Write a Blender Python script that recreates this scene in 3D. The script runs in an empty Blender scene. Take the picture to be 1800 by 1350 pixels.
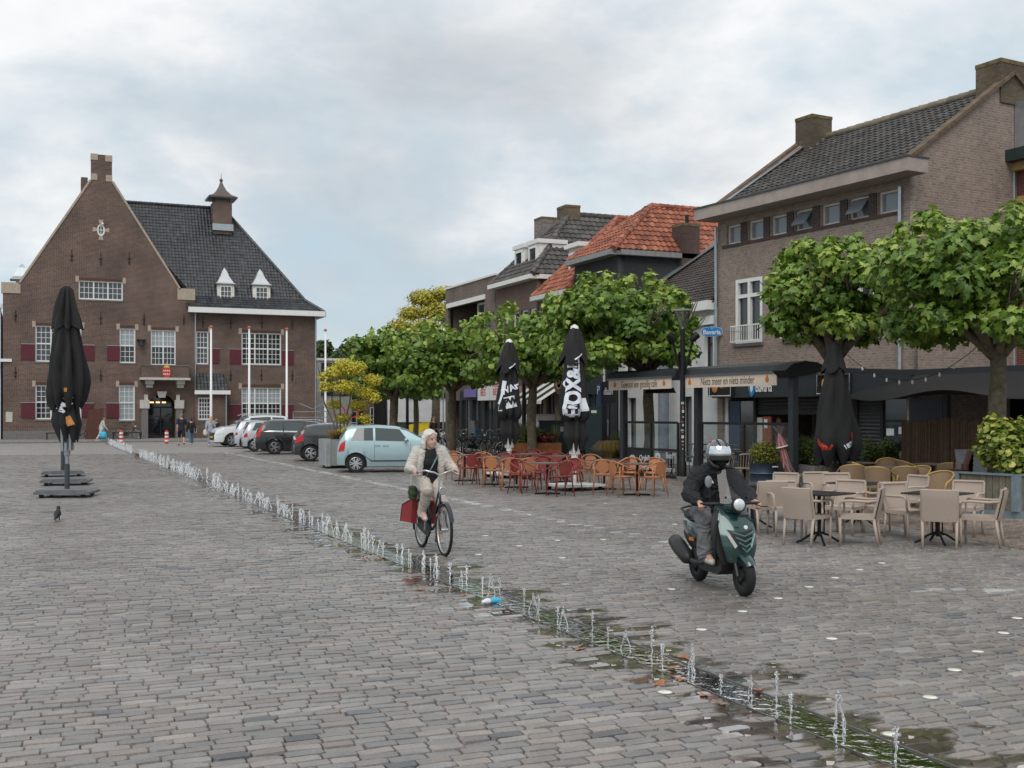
import bpy, bmesh, math, random
import numpy as np
from mathutils import Vector, Matrix, Euler, noise
R = math.radians
random.seed(7); rng = np.random.default_rng(7)
scene = bpy.context.scene
# ---------------------------------------------------------------- camera
CAM_H = 1.9; YAW = R(22.9); FPX = 2000.0; HOR = 726.0
SN, CS = math.sin(YAW), math.cos(YAW)
cd = bpy.data.cameras.new('camera'); cam = bpy.data.objects.new('camera', cd); scene.collection.objects.link(cam)
cam.location = (0, 0, CAM_H); cam.rotation_euler = (R(90), 0, -YAW)
cd.sensor_width = 36; cd.lens = FPX/1800*36; cd.shift_y = (HOR-675)/1800
cd.clip_start = .1; cd.clip_end = 3000
scene.camera = cam
scene.view_settings.view_transform = 'Standard'; scene.view_settings.look = 'None'
scene.view_settings.exposure = 0.24; scene.view_settings.gamma = 1
scene.render.resolution_x = 1024; scene.render.resolution_y = 768
# ---------------------------------------------------------------- sky and sun (bright overcast, soft shadows)
SUN_EL, SUN_AZ = R(52), R(215)       # azimuth clockwise from +Y
world = bpy.data.worlds.new('World'); scene.world = world; world.use_nodes = True
def build_sky():
    nt = world.node_tree; N = nt.nodes; L = nt.links; N.clear()
    out = N.new('ShaderNodeOutputWorld'); bg = N.new('ShaderNodeBackground'); bg.inputs[1].default_value = .1
    sky = N.new('ShaderNodeTexSky'); sky.sky_type = 'NISHITA'; sky.sun_disc = False
    sky.sun_elevation = SUN_EL; sky.sun_rotation = SUN_AZ; sky.air_density = 1; sky.dust_density = 1.5
    tc = N.new('ShaderNodeTexCoord'); sep = N.new('ShaderNodeSeparateXYZ'); L.new(tc.outputs['Generated'], sep.inputs[0])
    def math_(op, a, b=None, clamp=False):
        m = N.new('ShaderNodeMath'); m.operation = op; m.use_clamp = clamp
        for i, v in enumerate((a, b)):
            if v is None: continue
            if isinstance(v, (int, float)): m.inputs[i].default_value = v
            else: L.new(v, m.inputs[i])
        return m.outputs[0]
    zc = math_('MAXIMUM', sep.outputs[2], 0.0); den = math_('ADD', zc, .34)
    cx = math_('DIVIDE', sep.outputs[0], den); cy = math_('DIVIDE', sep.outputs[1], den)
    cmb = N.new('ShaderNodeCombineXYZ'); L.new(cx, cmb.inputs[0]); L.new(cy, cmb.inputs[1])
    def noise(scale, det, rough, loc, dist=0.0):
        mp = N.new('ShaderNodeMapping'); mp.inputs['Location'].default_value = loc; L.new(cmb.outputs[0], mp.inputs[0])
        n = N.new('ShaderNodeTexNoise'); n.inputs['Scale'].default_value = scale; n.inputs['Detail'].default_value = det
        n.inputs['Roughness'].default_value = rough; n.inputs['Distortion'].default_value = dist
        L.new(mp.outputs[0], n.inputs['Vector']); return n.outputs['Fac']
    def ramp(fac, stops):
        r = N.new('ShaderNodeValToRGB'); L.new(fac, r.inputs[0]); e = r.color_ramp.elements
        while len(e) < len(stops): e.new(.5)
        for el, (p, c) in zip(e, stops): el.position = p; el.color = (*c, 1)
        return r.outputs[0]
    def mix(f, a, b, typ='MIX'):
        m = N.new('ShaderNodeMix'); m.data_type = 'RGBA'; m.blend_type = typ
        if isinstance(f, (int, float)): m.inputs[0].default_value = f
        else: L.new(f, m.inputs[0])
        for s, v in ((6, a), (7, b)):
            if isinstance(v, tuple): m.inputs[s].default_value = (*v, 1)
            else: L.new(v, m.inputs[s])
        return m.outputs[2]
    body = noise(1.5, 9, .52, (3.1, .4, 0), .25)            # shading inside the cloud deck
    cover = noise(.95, 8, .55, (1.7, 6.3, 2), .3)           # where the deck thins out
    fine = noise(4.6, 7, .6, (.3, 2.2, 5), .2)
    bsum = math_('ADD', math_('MULTIPLY', body, .8), math_('MULTIPLY', fine, .2))
    cloud = ramp(bsum, [(.36, (4.7, 5.05, 5.4)), (.45, (5.8, 6.1, 6.4)), (.53, (7.3, 7.45, 7.6)), (.64, (8.3, 8.35, 8.4))])
    haze = mix(.12, (4.6, 5.75, 6.5), sky.outputs[0])        # pale blue seen through the gaps
    csum = math_('ADD', math_('MULTIPLY', cover, .75), math_('MULTIPLY', fine, .25))
    # thinner, bluer cloud low over the horizon as in any layered deck
    low = math_('MULTIPLY', math_('SUBTRACT', 1.0, math_('MULTIPLY', zc, 3.2), True), .10)
    fac = ramp(math_('SUBTRACT', csum, low), [(.36, (0, 0, 0)), (.53, (1, 1, 1))])
    col = mix(fac, haze, cloud)
    L.new(col, bg.inputs[0]); L.new(bg.outputs[0], out.inputs[0])
build_sky()
sl = bpy.data.lights.new('sun', 'SUN'); sl.energy = 1.5; sl.angle = R(40); sl.color = (1, .96, .9)
sun = bpy.data.objects.new('sun', sl); scene.collection.objects.link(sun)
sun.rotation_euler = (R(90)-SUN_EL, 0, -SUN_AZ+math.pi)
# ---------------------------------------------------------------- pixels to places (the camera above, flat ground)
def gp(px, py, z=0.0):
    d = (CAM_H-z)*FPX/(py-HOR); r = (px-900)/FPX*d
    return (d*SN+r*CS, d*CS-r*SN)
def onX(px, X): t = (px-900)/FPX; d = X/(SN+CS*t); return d*(CS-SN*t)
def onYd(px, Y): t = (px-900)/FPX; d = Y/(CS-SN*t); return d*(SN+CS*t), d
def ht(py, d): return CAM_H+(HOR-py)*d/FPX
def depth(X, Y): return X*SN+Y*CS
def scr(X, Y): return 900+FPX*(X*CS-Y*SN)/max(depth(X, Y), .1)
# ---------------------------------------------------------------- materials
MATS = {}
def _nodes(name):
    m = bpy.data.materials.new(name); m.use_nodes = True; nt = m.node_tree
    b = nt.nodes['Principled BSDF']; return m, nt, nt.nodes, nt.links, b
def M(name, col=(.5, .5, .5), rough=.6, metal=0.0, var=.18, scale=6.0, bump=0.0, bscale=40.0, coat=0.0, emit=0.0, alpha=1.0, trans=0.0, spec=.5, sub=0.0, ior=1.45):
    if name in MATS: return MATS[name]
    m, nt, N, L, b = _nodes(name); MATS[name] = m
    b.inputs['Roughness'].default_value = rough; b.inputs['Metallic'].default_value = metal
    b.inputs['Coat Weight'].default_value = coat; b.inputs['Coat Roughness'].default_value = .06
    b.inputs['Alpha'].default_value = alpha; b.inputs['Transmission Weight'].default_value = trans
    b.inputs['Specular IOR Level'].default_value = spec; b.inputs['IOR'].default_value = ior
    tc = N.new('ShaderNodeTexCoord')
    if var > 0:
        n = N.new('ShaderNodeTexNoise'); n.inputs['Scale'].default_value = scale; n.inputs['Detail'].default_value = 6; n.inputs['Roughness'].default_value = .62
        L.new(tc.outputs['Object'], n.inputs['Vector'])
        r = N.new('ShaderNodeValToRGB'); L.new(n.outputs['Fac'], r.inputs[0]); e = r.color_ramp.elements
        e[0].position = .3; e[1].position = .7
        e[0].color = tuple(min(1, c*(1-var)) for c in col)+(1,); e[1].color = tuple(min(1, c*(1+var)) for c in col)+(1,)
        L.new(r.outputs[0], b.inputs['Base Color'])
    else: b.inputs['Base Color'].default_value = (*col, 1)
    if emit > 0: b.inputs['Emission Color'].default_value = (*col, 1); b.inputs['Emission Strength'].default_value = emit
    if bump > 0:
        n2 = N.new('ShaderNodeTexNoise'); n2.inputs['Scale'].default_value = bscale; n2.inputs['Detail'].default_value = 4
        L.new(tc.outputs['Object'], n2.inputs['Vector'])
        bp = N.new('ShaderNodeBump'); bp.inputs['Strength'].default_value = bump; bp.inputs['Distance'].default_value = .02
        L.new(n2.outputs['Fac'], bp.inputs['Height']); L.new(bp.outputs[0], b.inputs['Normal'])
    return m
def brick(name, c1, c2, mortar, bw=.215, bh=.0635, ms=.009, rough=.85, dirt=.35, paint=0.0):
    if name in MATS: return MATS[name]
    m, nt, N, L, b = _nodes(name); MATS[name] = m
    tc = N.new('ShaderNodeTexCoord'); sp = N.new('ShaderNodeSeparateXYZ'); L.new(tc.outputs['Object'], sp.inputs[0])
    ad = N.new('ShaderNodeMath'); L.new(sp.outputs[0], ad.inputs[0]); L.new(sp.outputs[1], ad.inputs[1])
    cb = N.new('ShaderNodeCombineXYZ'); L.new(ad.outputs[0], cb.inputs[0]); L.new(sp.outputs[2], cb.inputs[1])
    t = N.new('ShaderNodeTexBrick'); L.new(cb.outputs[0], t.inputs['Vector'])
    t.inputs['Scale'].default_value = 1; t.inputs['Brick Width'].default_value = bw; t.inputs['Row Height'].default_value = bh
    t.inputs['Mortar Size'].default_value = ms; t.inputs['Mortar Smooth'].default_value = .1; t.inputs['Bias'].default_value = 0
    t.inputs['Color1'].default_value = (*c1, 1); t.inputs['Color2'].default_value = (*c2, 1); t.inputs['Mortar'].default_value = (*mortar, 1)
    def noise(sc, det=5):
        n = N.new('ShaderNodeTexNoise'); n.inputs['Scale'].default_value = sc; n.inputs['Detail'].default_value = det
        L.new(tc.outputs['Object'], n.inputs['Vector']); return n.outputs['Fac']
    prev = t.outputs['Color']
    for sc, amt in ((.5, dirt), (7, .2)):
        r = N.new('ShaderNodeMapRange'); L.new(noise(sc), r.inputs[0]); r.inputs[1].default_value = .3; r.inputs[2].default_value = .7
        r.inputs[3].default_value = 1-amt; r.inputs[4].default_value = 1+amt*.45
        mx = N.new('ShaderNodeMix'); mx.data_type = 'RGBA'; mx.blend_type = 'MULTIPLY'; mx.inputs[0].default_value = 1
        L.new(prev, mx.inputs[6]); L.new(r.outputs[0], mx.inputs[7]); prev = mx.outputs[2]
    L.new(prev, b.inputs['Base Color']); b.inputs['Roughness'].default_value = rough
    bp = N.new('ShaderNodeBump'); bp.inputs['Strength'].default_value = .5; bp.inputs['Distance'].default_value = .008; bp.invert = True
    L.new(t.outputs['Fac'], bp.inputs['Height']); L.new(bp.outputs[0], b.inputs['Normal'])
    return m
def leafmat(name, c0, c1, c2, rough=.45):
    """foliage: every leaf its own tint (attribute), light passing through"""
    if name in MATS: return MATS[name]
    m, nt, N, L, b = _nodes(name); MATS[name] = m
    a = N.new('ShaderNodeAttribute'); a.attribute_name = 'tint'
    r = N.new('ShaderNodeValToRGB'); L.new(a.outputs['Fac'], r.inputs[0]); e = r.color_ramp.elements; e.new(.5)
    for el, p, c in zip(e, (.1, .55, .95), (c0, c1, c2)): el.position = p; el.color = (*c, 1)
    L.new(r.outputs[0], b.inputs['Base Color']); b.inputs['Roughness'].default_value = rough
    tr = N.new('ShaderNodeBsdfTranslucent'); L.new(r.outputs[0], tr.inputs[0])
    mx = N.new('ShaderNodeMixShader'); mx.inputs[0].default_value = .22
    L.new(b.outputs[0], mx.inputs[1]); L.new(tr.outputs[0], mx.inputs[2]); L.new(mx.outputs[0], N['Material Output'].inputs[0])
    return m
def tinted(name, rough=.7, attr='tint', var=.12, bump=.2, bscale=60, metal=0):
    if name in MATS: return MATS[name]
    m, nt, N, L, b = _nodes(name); MATS[name] = m
    a = N.new('ShaderNodeAttribute'); a.attribute_name = attr
    tc = N.new('ShaderNodeTexCoord'); n = N.new('ShaderNodeTexNoise'); n.inputs['Scale'].default_value = 9; n.inputs['Detail'].default_value = 8
    L.new(tc.outputs['Object'], n.inputs['Vector'])
    r = N.new('ShaderNodeMapRange'); L.new(n.outputs['Fac'], r.inputs[0]); r.inputs[3].default_value = 1-var*2; r.inputs[4].default_value = 1+var*2
    mx = N.new('ShaderNodeMix'); mx.data_type = 'RGBA'; mx.blend_type = 'MULTIPLY'; mx.inputs[0].default_value = 1
    L.new(a.outputs['Color'], mx.inputs[6]); L.new(r.outputs[0], mx.inputs[7]); L.new(mx.outputs[2], b.inputs['Base Color'])
    b.inputs['Roughness'].default_value = rough; b.inputs['Metallic'].default_value = metal
    return m
def glassmat(name, tint=(.03, .035, .04), rough=.04, mixf=.75, scale=.6):
    """window pane: a dark room behind, the sky reflected in front"""
    if name in MATS: return MATS[name]
    m, nt, N, L, b = _nodes(name); MATS[name] = m
    b.inputs['Base Color'].default_value = (*tint, 1); b.inputs['Roughness'].default_value = rough
    b.inputs['Specular IOR Level'].default_value = .7
    tc = N.new('ShaderNodeTexCoord'); n = N.new('ShaderNodeTexNoise'); n.inputs['Scale'].default_value = 1.3; L.new(tc.outputs['Object'], n.inputs['Vector'])
    bp = N.new('ShaderNodeBump'); bp.inputs['Strength'].default_value = .06; L.new(n.outputs['Fac'], bp.inputs['Height']); L.new(bp.outputs[0], b.inputs['Normal'])
    return m
def clearglass(name, tint=(.9, .93, .93), f=.12, edge=.6):
    if name in MATS: return MATS[name]
    m, nt, N, L, b = _nodes(name); MATS[name] = m
    tr = N.new('ShaderNodeBsdfTransparent'); tr.inputs[0].default_value = (*tint, 1)
    gl = N.new('ShaderNodeBsdfGlossy'); gl.inputs['Roughness'].default_value = .06
    fr = N.new('ShaderNodeLayerWeight'); pw = N.new('ShaderNodeMath'); pw.operation = 'POWER'; pw.inputs[1].default_value = 4; L.new(fr.outputs['Facing'], pw.inputs[0])
    ad = N.new('ShaderNodeMath'); ad.operation = 'MULTIPLY_ADD'; ad.inputs[1].default_value = edge; ad.inputs[2].default_value = .02+f*.12; L.new(pw.outputs[0], ad.inputs[0])
    mx = N.new('ShaderNodeMixShader'); L.new(ad.outputs[0], mx.inputs[0]); L.new(tr.outputs[0], mx.inputs[1]); L.new(gl.outputs[0], mx.inputs[2])
    L.new(mx.outputs[0], N['Material Output'].inputs[0]); return m
# ---------------------------------------------------------------- mesh helpers
COL = scene.collection
class MB:
    def __init__(s): s.v = []; s.f = []; s.t = []
    def add(s, vs, fs):
        o = len(s.v); s.v += [tuple(p) for p in vs]; s.f += [tuple(i+o for i in f) for f in fs]; return s
    def box(s, x0, x1, y0, y1, z0, z1, mat=None):
        vs = [(x, y, z) for z in (z0, z1) for y in (y0, y1) for x in (x0, x1)]
        if mat is not None: vs = [mat @ Vector(p) for p in vs]
        return s.add(vs, [(0, 2, 3, 1), (4, 5, 7, 6), (0, 1, 5, 4), (2, 6, 7, 3), (0, 4, 6, 2), (1, 3, 7, 5)])
    def bar(s, a, b, w, h=None, up=(0, 0, 1)):
        a, b = Vector(a), Vector(b); h = h or w; d = (b-a).normalized(); u = Vector(up)
        if abs(d.dot(u)) > .95: u = Vector((1, 0, 0))
        r = d.cross(u).normalized()*w/2; u = r.cross(d).normalized()*h/2
        vs = [p+i*r+j*u for p in (a, b) for i, j in ((-1, -1), (1, -1), (1, 1), (-1, 1))]
        return s.add(vs, [(3, 2, 1, 0), (4, 5, 6, 7), (0, 1, 5, 4), (1, 2, 6, 5), (2, 3, 7, 6), (3, 0, 4, 7)])
    def tube(s, pts, r, n=8, cap=True, closed=False):
        pts = [Vector(p) for p in pts]; k = len(pts); rs = r if isinstance(r, (list, tuple)) else [r]*k
        o = len(s.v); t0 = (pts[1]-pts[0]).normalized(); u = t0.orthogonal().normalized()
        for i, p in enumerate(pts):
            if closed: t = (pts[(i+1) % k]-pts[i-1]).normalized()
            else: t = (pts[min(i+1, k-1)]-pts[max(i-1, 0)]).normalized()
            u = (u-t*u.dot(t)); u = u.normalized() if u.length > 1e-6 else t.orthogonal().normalized(); w = t.cross(u)
            for j in range(n):
                a = 2*math.pi*j/n; s.v.append(tuple(p+(u*math.cos(a)+w*math.sin(a))*rs[i]))
        for i in range(k if closed else k-1):
            for j in range(n):
                a, b = o+i*n+j, o+i*n+(j+1) % n; i2 = (i+1) % k; s.f.append((a, b, o+i2*n+(j+1) % n, o+i2*n+j))
        if cap and not closed: s.f.append(tuple(o+j for j in range(n))[::-1]); s.f.append(tuple(o+(k-1)*n+j for j in range(n)))
        return s
    def cyl(s, a, b, r0, r1=None, n=12): return s.tube([a, b], [r0, r0 if r1 is None else r1], n)
    def lathe(s, prof, c=(0, 0, 0), n=16, mat=None, ang0=0.0, cap=True):
        o = len(s.v); k = len(prof)
        for r, z in prof:
            for j in range(n):
                a = 2*math.pi*j/n+ang0; p = Vector((r*math.cos(a), r*math.sin(a), z))
                if mat is not None: p = mat @ p
                s.v.append((p[0]+c[0], p[1]+c[1], p[2]+c[2]))
        for i in range(k-1):
            for j in range(n): s.f.append((o+i*n+j, o+i*n+(j+1) % n, o+(i+1)*n+(j+1) % n, o+(i+1)*n+j))
        if cap: s.f.append(tuple(o+j for j in range(n))[::-1]); s.f.append(tuple(o+(k-1)*n+j for j in range(n)))
        return s
    def prism(s, poly, fn, t0, t1):
        """outline poly (2D) pushed from t0 to t1; fn(u, v, t) -> point"""
        k = len(poly); o = len(s.v)
        for t in (t0, t1): s.v += [tuple(fn(u, v, t)) for u, v in poly]
        s.f.append(tuple(o+i for i in range(k))); s.f.append(tuple(o+k+i for i in range(k))[::-1])
        for i in range(k): j = (i+1) % k; s.f.append((o+j, o+i, o+k+i, o+k+j))
        return s
    def ball(s, c, r, n=10, m=6, sc=(1, 1, 1), mat=None):
        pr = [(math.sin(math.pi*i/m)*r if 0 < i < m else r*.02, -math.cos(math.pi*i/m)*r) for i in range(m+1)]
        mt = Matrix.Diagonal((*sc, 1)) if mat is None else mat @ Matrix.Diagonal((*sc, 1))
        return s.lathe(pr, c, n, mt)
    def grid(s, fn, nu, nv, closed=False):
        o = len(s.v)
        for i in range(nu+1):
            for j in range(nv+(0 if closed else 1)): s.v.append(tuple(fn(i/nu, j/nv)))
        w = nv if closed else nv+1
        for i in range(nu):
            for j in range(nv): j2 = (j+1) % w; s.f.append((o+i*w+j, o+i*w+j2, o+(i+1)*w+j2, o+(i+1)*w+j))
        return s
    def xf(s, mt, i0=0):
        s.v[i0:] = [tuple(mt @ Vector(p)) for p in s.v[i0:]]; return s
    def mesh(s, name, mat=None, smooth=False):
        me = bpy.data.meshes.new(name); me.from_pydata(s.v, [], s.f)
        bm = bmesh.new(); bm.from_mesh(me); bmesh.ops.recalc_face_normals(bm, faces=bm.faces); bm.to_mesh(me); bm.free()
        if smooth:
            me.polygons.foreach_set('use_smooth', [True]*len(me.polygons))
            if smooth is not True: me.set_sharp_from_angle(angle=R(smooth))
        if mat: me.materials.append(mat)
        return me
    def build(s, name, mat=None, parent=None, smooth=False, **kw): return link(name, s.mesh(name, mat, smooth), parent, **kw)
def link(name, me, parent=None, label=None, cat=None, group=None, kind=None):
    o = bpy.data.objects.new(name, me); COL.objects.link(o)
    if parent is not None: o.parent = parent
    return tag(o, label, cat, group, kind)
def tag(o, label=None, cat=None, group=None, kind=None):
    for k, v in (('label', label), ('category', cat), ('group', group), ('kind', kind)):
        if v: o[k] = v
    return o
def thing(name, label, cat, loc=(0, 0, 0), rz=0.0, group=None):
    o = bpy.data.objects.new(name, None); COL.objects.link(o); o.location = loc; o.rotation_euler = (0, 0, rz); o.empty_display_size = .2
    return tag(o, label, cat, group)
def copy_tree(o, parent=None):
    c = o.copy(); COL.objects.link(c); c.parent = parent
    for ch in KIDS(o): copy_tree(ch, c)
    return c
def KIDS(o): return [k for k in COL.objects if k.parent == o] if False else list(o.children)
def place(proto, used, loc, rz, label, group=None):
    """first use moves the original, later uses copy it with all its parts"""
    o = proto if not used else copy_tree(proto); used.append(1)
    o.location = loc if len(loc) == 3 else (*loc, 0); o.rotation_euler = (0, 0, rz); o['label'] = label
    if group: o['group'] = group
    return o
ORD = ['', 'first', 'second', 'third', 'fourth', 'fifth', 'sixth', 'seventh', 'eighth', 'ninth', 'tenth', 'eleventh', 'twelfth', 'thirteenth', 'fourteenth', 'fifteenth', 'sixteenth', 'seventeenth', 'eighteenth', 'nineteenth', 'twentieth']
def ordinal(i):
    return ORD[i] if i < len(ORD) else '%s-%s' % ({2: 'twenty', 3: 'thirty', 4: 'forty'}[i//10], ORD[i % 10]) if i % 10 else {2: 'twentieth', 3: 'thirtieth', 4: 'fortieth'}[i//10]
def label_by_x(objs, tmpl):
    for i, o in enumerate(sorted(objs, key=lambda o: scr(o.location.x, o.location.y))): o['label'] = tmpl % ordinal(i+1)
def _curve_mesh(cu):
    ob = bpy.data.objects.new('tmp', cu); COL.objects.link(ob); dg = bpy.context.evaluated_depsgraph_get()
    me = bpy.data.meshes.new_from_object(ob.evaluated_get(dg)); bpy.data.objects.remove(ob); bpy.data.curves.remove(cu); return me
def wall(name, outline, holes, mat, parent, thick=.3, y=0.0, side=False, back=False):
    """wall in the x-z plane with real openings, front face at y, going back by thick. side: runs along y at x=y"""
    cu = bpy.data.curves.new('w', 'CURVE'); cu.dimensions = '2D'; cu.fill_mode = 'BOTH'; cu.extrude = thick/2
    for poly in [outline]+holes:
        s = cu.splines.new('POLY'); s.points.add(len(poly)-1); s.use_cyclic_u = True
        for p, q in zip(s.points, poly): p.co = (q[0], q[1], 0, 1)
    me = _curve_mesh(cu); n = len(me.vertices); co = np.empty(n*3); me.vertices.foreach_get('co', co); co = co.reshape(-1, 3)
    new = np.empty_like(co)
    if side: new[:, 1] = co[:, 0]; new[:, 0] = y-thick/2+co[:, 2]
    else: new[:, 0] = co[:, 0]; new[:, 1] = y+thick/2-co[:, 2]
    new[:, 2] = co[:, 1]; me.vertices.foreach_set('co', new.ravel())
    bm = bmesh.new(); bm.from_mesh(me); bmesh.ops.remove_doubles(bm, verts=bm.verts, dist=1e-4); bmesh.ops.recalc_face_normals(bm, faces=bm.faces); bm.to_mesh(me); bm.free()
    me.materials.clear(); me.materials.append(mat); me.name = name
    return link(name, me, parent)
def rect(x0, x1, z0, z1): return [(x0, z0), (x1, z0), (x1, z1), (x0, z1)]
def text(name, body, size, mat, parent, mtx, align='CENTER', extrude=.004, sx=1.0, bold=0.0, **kw):
    cu = bpy.data.curves.new('t', 'FONT'); cu.body = body; cu.size = size; cu.extrude = extrude; cu.align_x = align; cu.align_y = 'CENTER'; cu.resolution_u = 3; cu.offset = bold
    me = _curve_mesh(cu); me.transform(mtx @ Matrix.Diagonal((sx, 1, 1, 1))); me.materials.clear(); me.materials.append(mat); me.name = name
    return link(name, me, parent, **kw)
FACE = Matrix.Rotation(R(90), 4, 'X')      # text standing up, facing -y
def T(x, y, z): return Matrix.Translation((x, y, z))
def RZ(a): return Matrix.Rotation(a, 4, 'Z')
def window(par, x0, x1, z0, z1, y=.12, cols=1, split=(1,), bars=(3, 3), fw=.09, mw=.035, fmat=None, pmat=None, sill=None, depth_=.08, name='window', pms=None):
    """frame > glass pane for every light, glazing bars, sill. split: heights of the rows of lights, from the top"""
    fmat = fmat or M('white_paint', (.76, .76, .74), .45, var=.06); pmat = pmat or glassmat('pane_dark')
    f = MB(); w = x1-x0; h = z1-z0
    f.box(x0, x0+fw, y-depth_, y, z0, z1).box(x1-fw, x1, y-depth_, y, z0, z1)
    f.box(x0+fw, x1-fw, y-depth_, y, z1-fw, z1).box(x0+fw, x1-fw, y-depth_, y, z0, z0+fw)
    iw = w-2*fw; ih = h-2*fw; cw = (iw-(cols-1)*fw)/cols; tot = sum(split); hs = [(ih-(len(split)-1)*fw)*q/tot for q in split]
    for c in range(1, cols): xx = x0+fw+c*cw+(c-1)*fw; f.box(xx, xx+fw, y-depth_, y, z0+fw, z1-fw)
    cells = []; zt = z1-fw
    for k, hh in enumerate(hs):
        if k:
            for c in range(cols):
                xa = x0+fw+c*(cw+fw); f.box(xa, xa+cw, y-depth_+.004, y, zt-fw, zt)
            zt -= fw
        for c in range(cols): xa = x0+fw+c*(cw+fw); cells.append((k, xa, xa+cw, zt-hh, zt))
        zt -= hh
    o = f.build(name, fmat, par)
    for (k, xa, xb, za, zb) in cells:
        pm = pmat if pms is None else pms[k % len(pms)]
        MB().box(xa, xb, y-.03, y-.02, za, zb).build('pane', pm, o)
        b = MB(); nx, nz = bars
        for i in range(1, nx): xx = xa+(xb-xa)*i/nx; b.box(xx-mw/2, xx+mw/2, y-.055, y-.031, za, zb)
        for i in range(1, nz): zz = za+(zb-za)*i/nz; b.box(xa, xb, y-.052, y-.031, zz-mw/2, zz+mw/2)
        if b.v: b.build('glazing_bars', fmat, o)
    if sill: MB().box(x0-.06, x1+.06, y-.22, y, z0-.1, z0-.003).build('sill', sill, o)
    return o
def roof_tiles(name, pts, mat, parent, tw=.24, th=.3, amp=.035, step=.03, base=True, jit=.1):
    """a plane polygon (3D corners, first edge = eave, from left to right) laid with wavy pantiles, one by one"""
    P = [Vector(p) for p in pts]; o = P[0]; ux = (P[1]-P[0]).normalized(); nrm = Vector((0, 0, 0))
    for i in range(1, len(P)-1): nrm += (P[i]-o).cross(P[i+1]-o)
    nrm.normalize(); nrm = nrm if nrm.z > 0 else -nrm; uy = nrm.cross(ux).normalized()
    if uy.z < 0: uy = -uy
    q = [((p-o).dot(ux), (p-o).dot(uy)) for p in P]
    def span(v):
        xs = []
        for (x0, y0), (x1, y1) in zip(q, q[1:]+q[:1]):
            if (y0-v)*(y1-v) <= 0 and abs(y1-y0) > 1e-9: xs.append(x0+(x1-x0)*(v-y0)/(y1-y0))
        return (min(xs), max(xs)) if len(xs) >= 2 else None
    V = []; Fc = []; tint = []; k = 5; vmax = max(b for a, b in q); rows = int(vmax/th)+1
    prof = [math.cos(2*math.pi*(i/k)) for i in range(k+1)]
    for r in range(rows):
        v0, v1 = r*th, min((r+1)*th+.03, vmax); sp = span(min(v0+th*.5, vmax-.01))
        if not sp or v1-v0 < .05: continue
        a, b = sp; i0 = math.floor(a/tw)
        while i0*tw < b-.02:
            xs = [min(max(i0*tw+tw*i/k, a), b) for i in range(k+1)]; i0 += 1
            if xs[-1]-xs[0] < .03: continue
            off = len(V); jz = random.uniform(-.004, .004)
            for vv, lift in ((v0, step), (v1, 0)):
                for i, x in enumerate(xs): V.append(o+ux*x+uy*vv+nrm*(amp*.5*prof[i]+lift+jz+.02))
            for i, x in enumerate(xs): V.append(o+ux*x+uy*v0+nrm*(amp*.5*prof[i]+jz-.01))
            g = min(1, max(0, random.gauss(.5, .22)))
            for i in range(k):
                Fc.append((off+i, off+i+1, off+k+2+i, off+k+1+i)); Fc.append((off+i, off+2*k+2+i, off+2*k+3+i, off+i+1)); tint += [g, g]
    me = bpy.data.meshes.new(name); me.from_pydata([tuple(v) for v in V], [], Fc)
    at = me.attributes.new('tint', 'FLOAT', 'FACE'); at.data.foreach_set('value', tint)
    me.polygons.foreach_set('use_smooth', [True]*len(Fc)); me.set_sharp_from_angle(angle=R(50)); me.materials.append(mat)
    if base:
        bo = MB(); bo.add([p-nrm*.03 for p in P]+[p-nrm*.09 for p in P], [tuple(range(len(P))), tuple(range(len(P), 2*len(P)))[::-1]]+[(i, (i+1) % len(P), len(P)+(i+1) % len(P), len(P)+i) for i in range(len(P))])
        bo.build('roof_deck', M('roof_deck', (.05, .05, .05), .9), parent)
    return link(name, me, parent, kind='stuff')
def tilemat(name, c0, c1, c2, rough=.55, moss=0.0):
    m = leafmat.__wrapped__(name) if hasattr(leafmat, '__wrapped__') else None
    if name in MATS: return MATS[name]
    m, nt, N, L, b = _nodes(name); MATS[name] = m
    a = N.new('ShaderNodeAttribute'); a.attribute_name = 'tint'
    r = N.new('ShaderNodeValToRGB'); L.new(a.outputs['Fac'], r.inputs[0]); e = r.color_ramp.elements; e.new(.5)
    for el, p, c in zip(e, (.1, .5, .95), (c0, c1, c2)): el.position = p; el.color = (*c, 1)
    tc = N.new('ShaderNodeTexCoord'); n = N.new('ShaderNodeTexNoise'); n.inputs['Scale'].default_value = 1.6; n.inputs['Detail'].default_value = 9; n.inputs['Roughness'].default_value = .7
    L.new(tc.outputs['Object'], n.inputs['Vector'])
    rr = N.new('ShaderNodeMapRange'); L.new(n.outputs['Fac'], rr.inputs[0]); rr.inputs[1].default_value = .35; rr.inputs[2].default_value = .65; rr.inputs[3].default_value = .55; rr.inputs[4].default_value = 1.15
    mx = N.new('ShaderNodeMix'); mx.data_type = 'RGBA'; mx.blend_type = 'MULTIPLY'; mx.inputs[0].default_value = 1; L.new(r.outputs[0], mx.inputs[6]); L.new(rr.outputs[0], mx.inputs[7])
    L.new(mx.outputs[2], b.inputs['Base Color']); b.inputs['Roughness'].default_value = rough; return m
def ridge(name, a, b, mat, parent, r=.12, n=None):
    a, b = Vector(a), Vector(b); L_ = (b-a).length; k = n or max(2, int(L_/.38)); m = MB()
    for i in range(k):
        p = a.lerp(b, i/k); q = a.lerp(b, (i+1.08)/k); m.tube([p, q], [r*1.08, r*.92], 10)
    o = m.build(name, mat, parent, smooth=60); o.data.attributes.new('tint', 'FLOAT', 'FACE').data.foreach_set('value', [random.random() for _ in o.data.polygons]); return o
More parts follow.
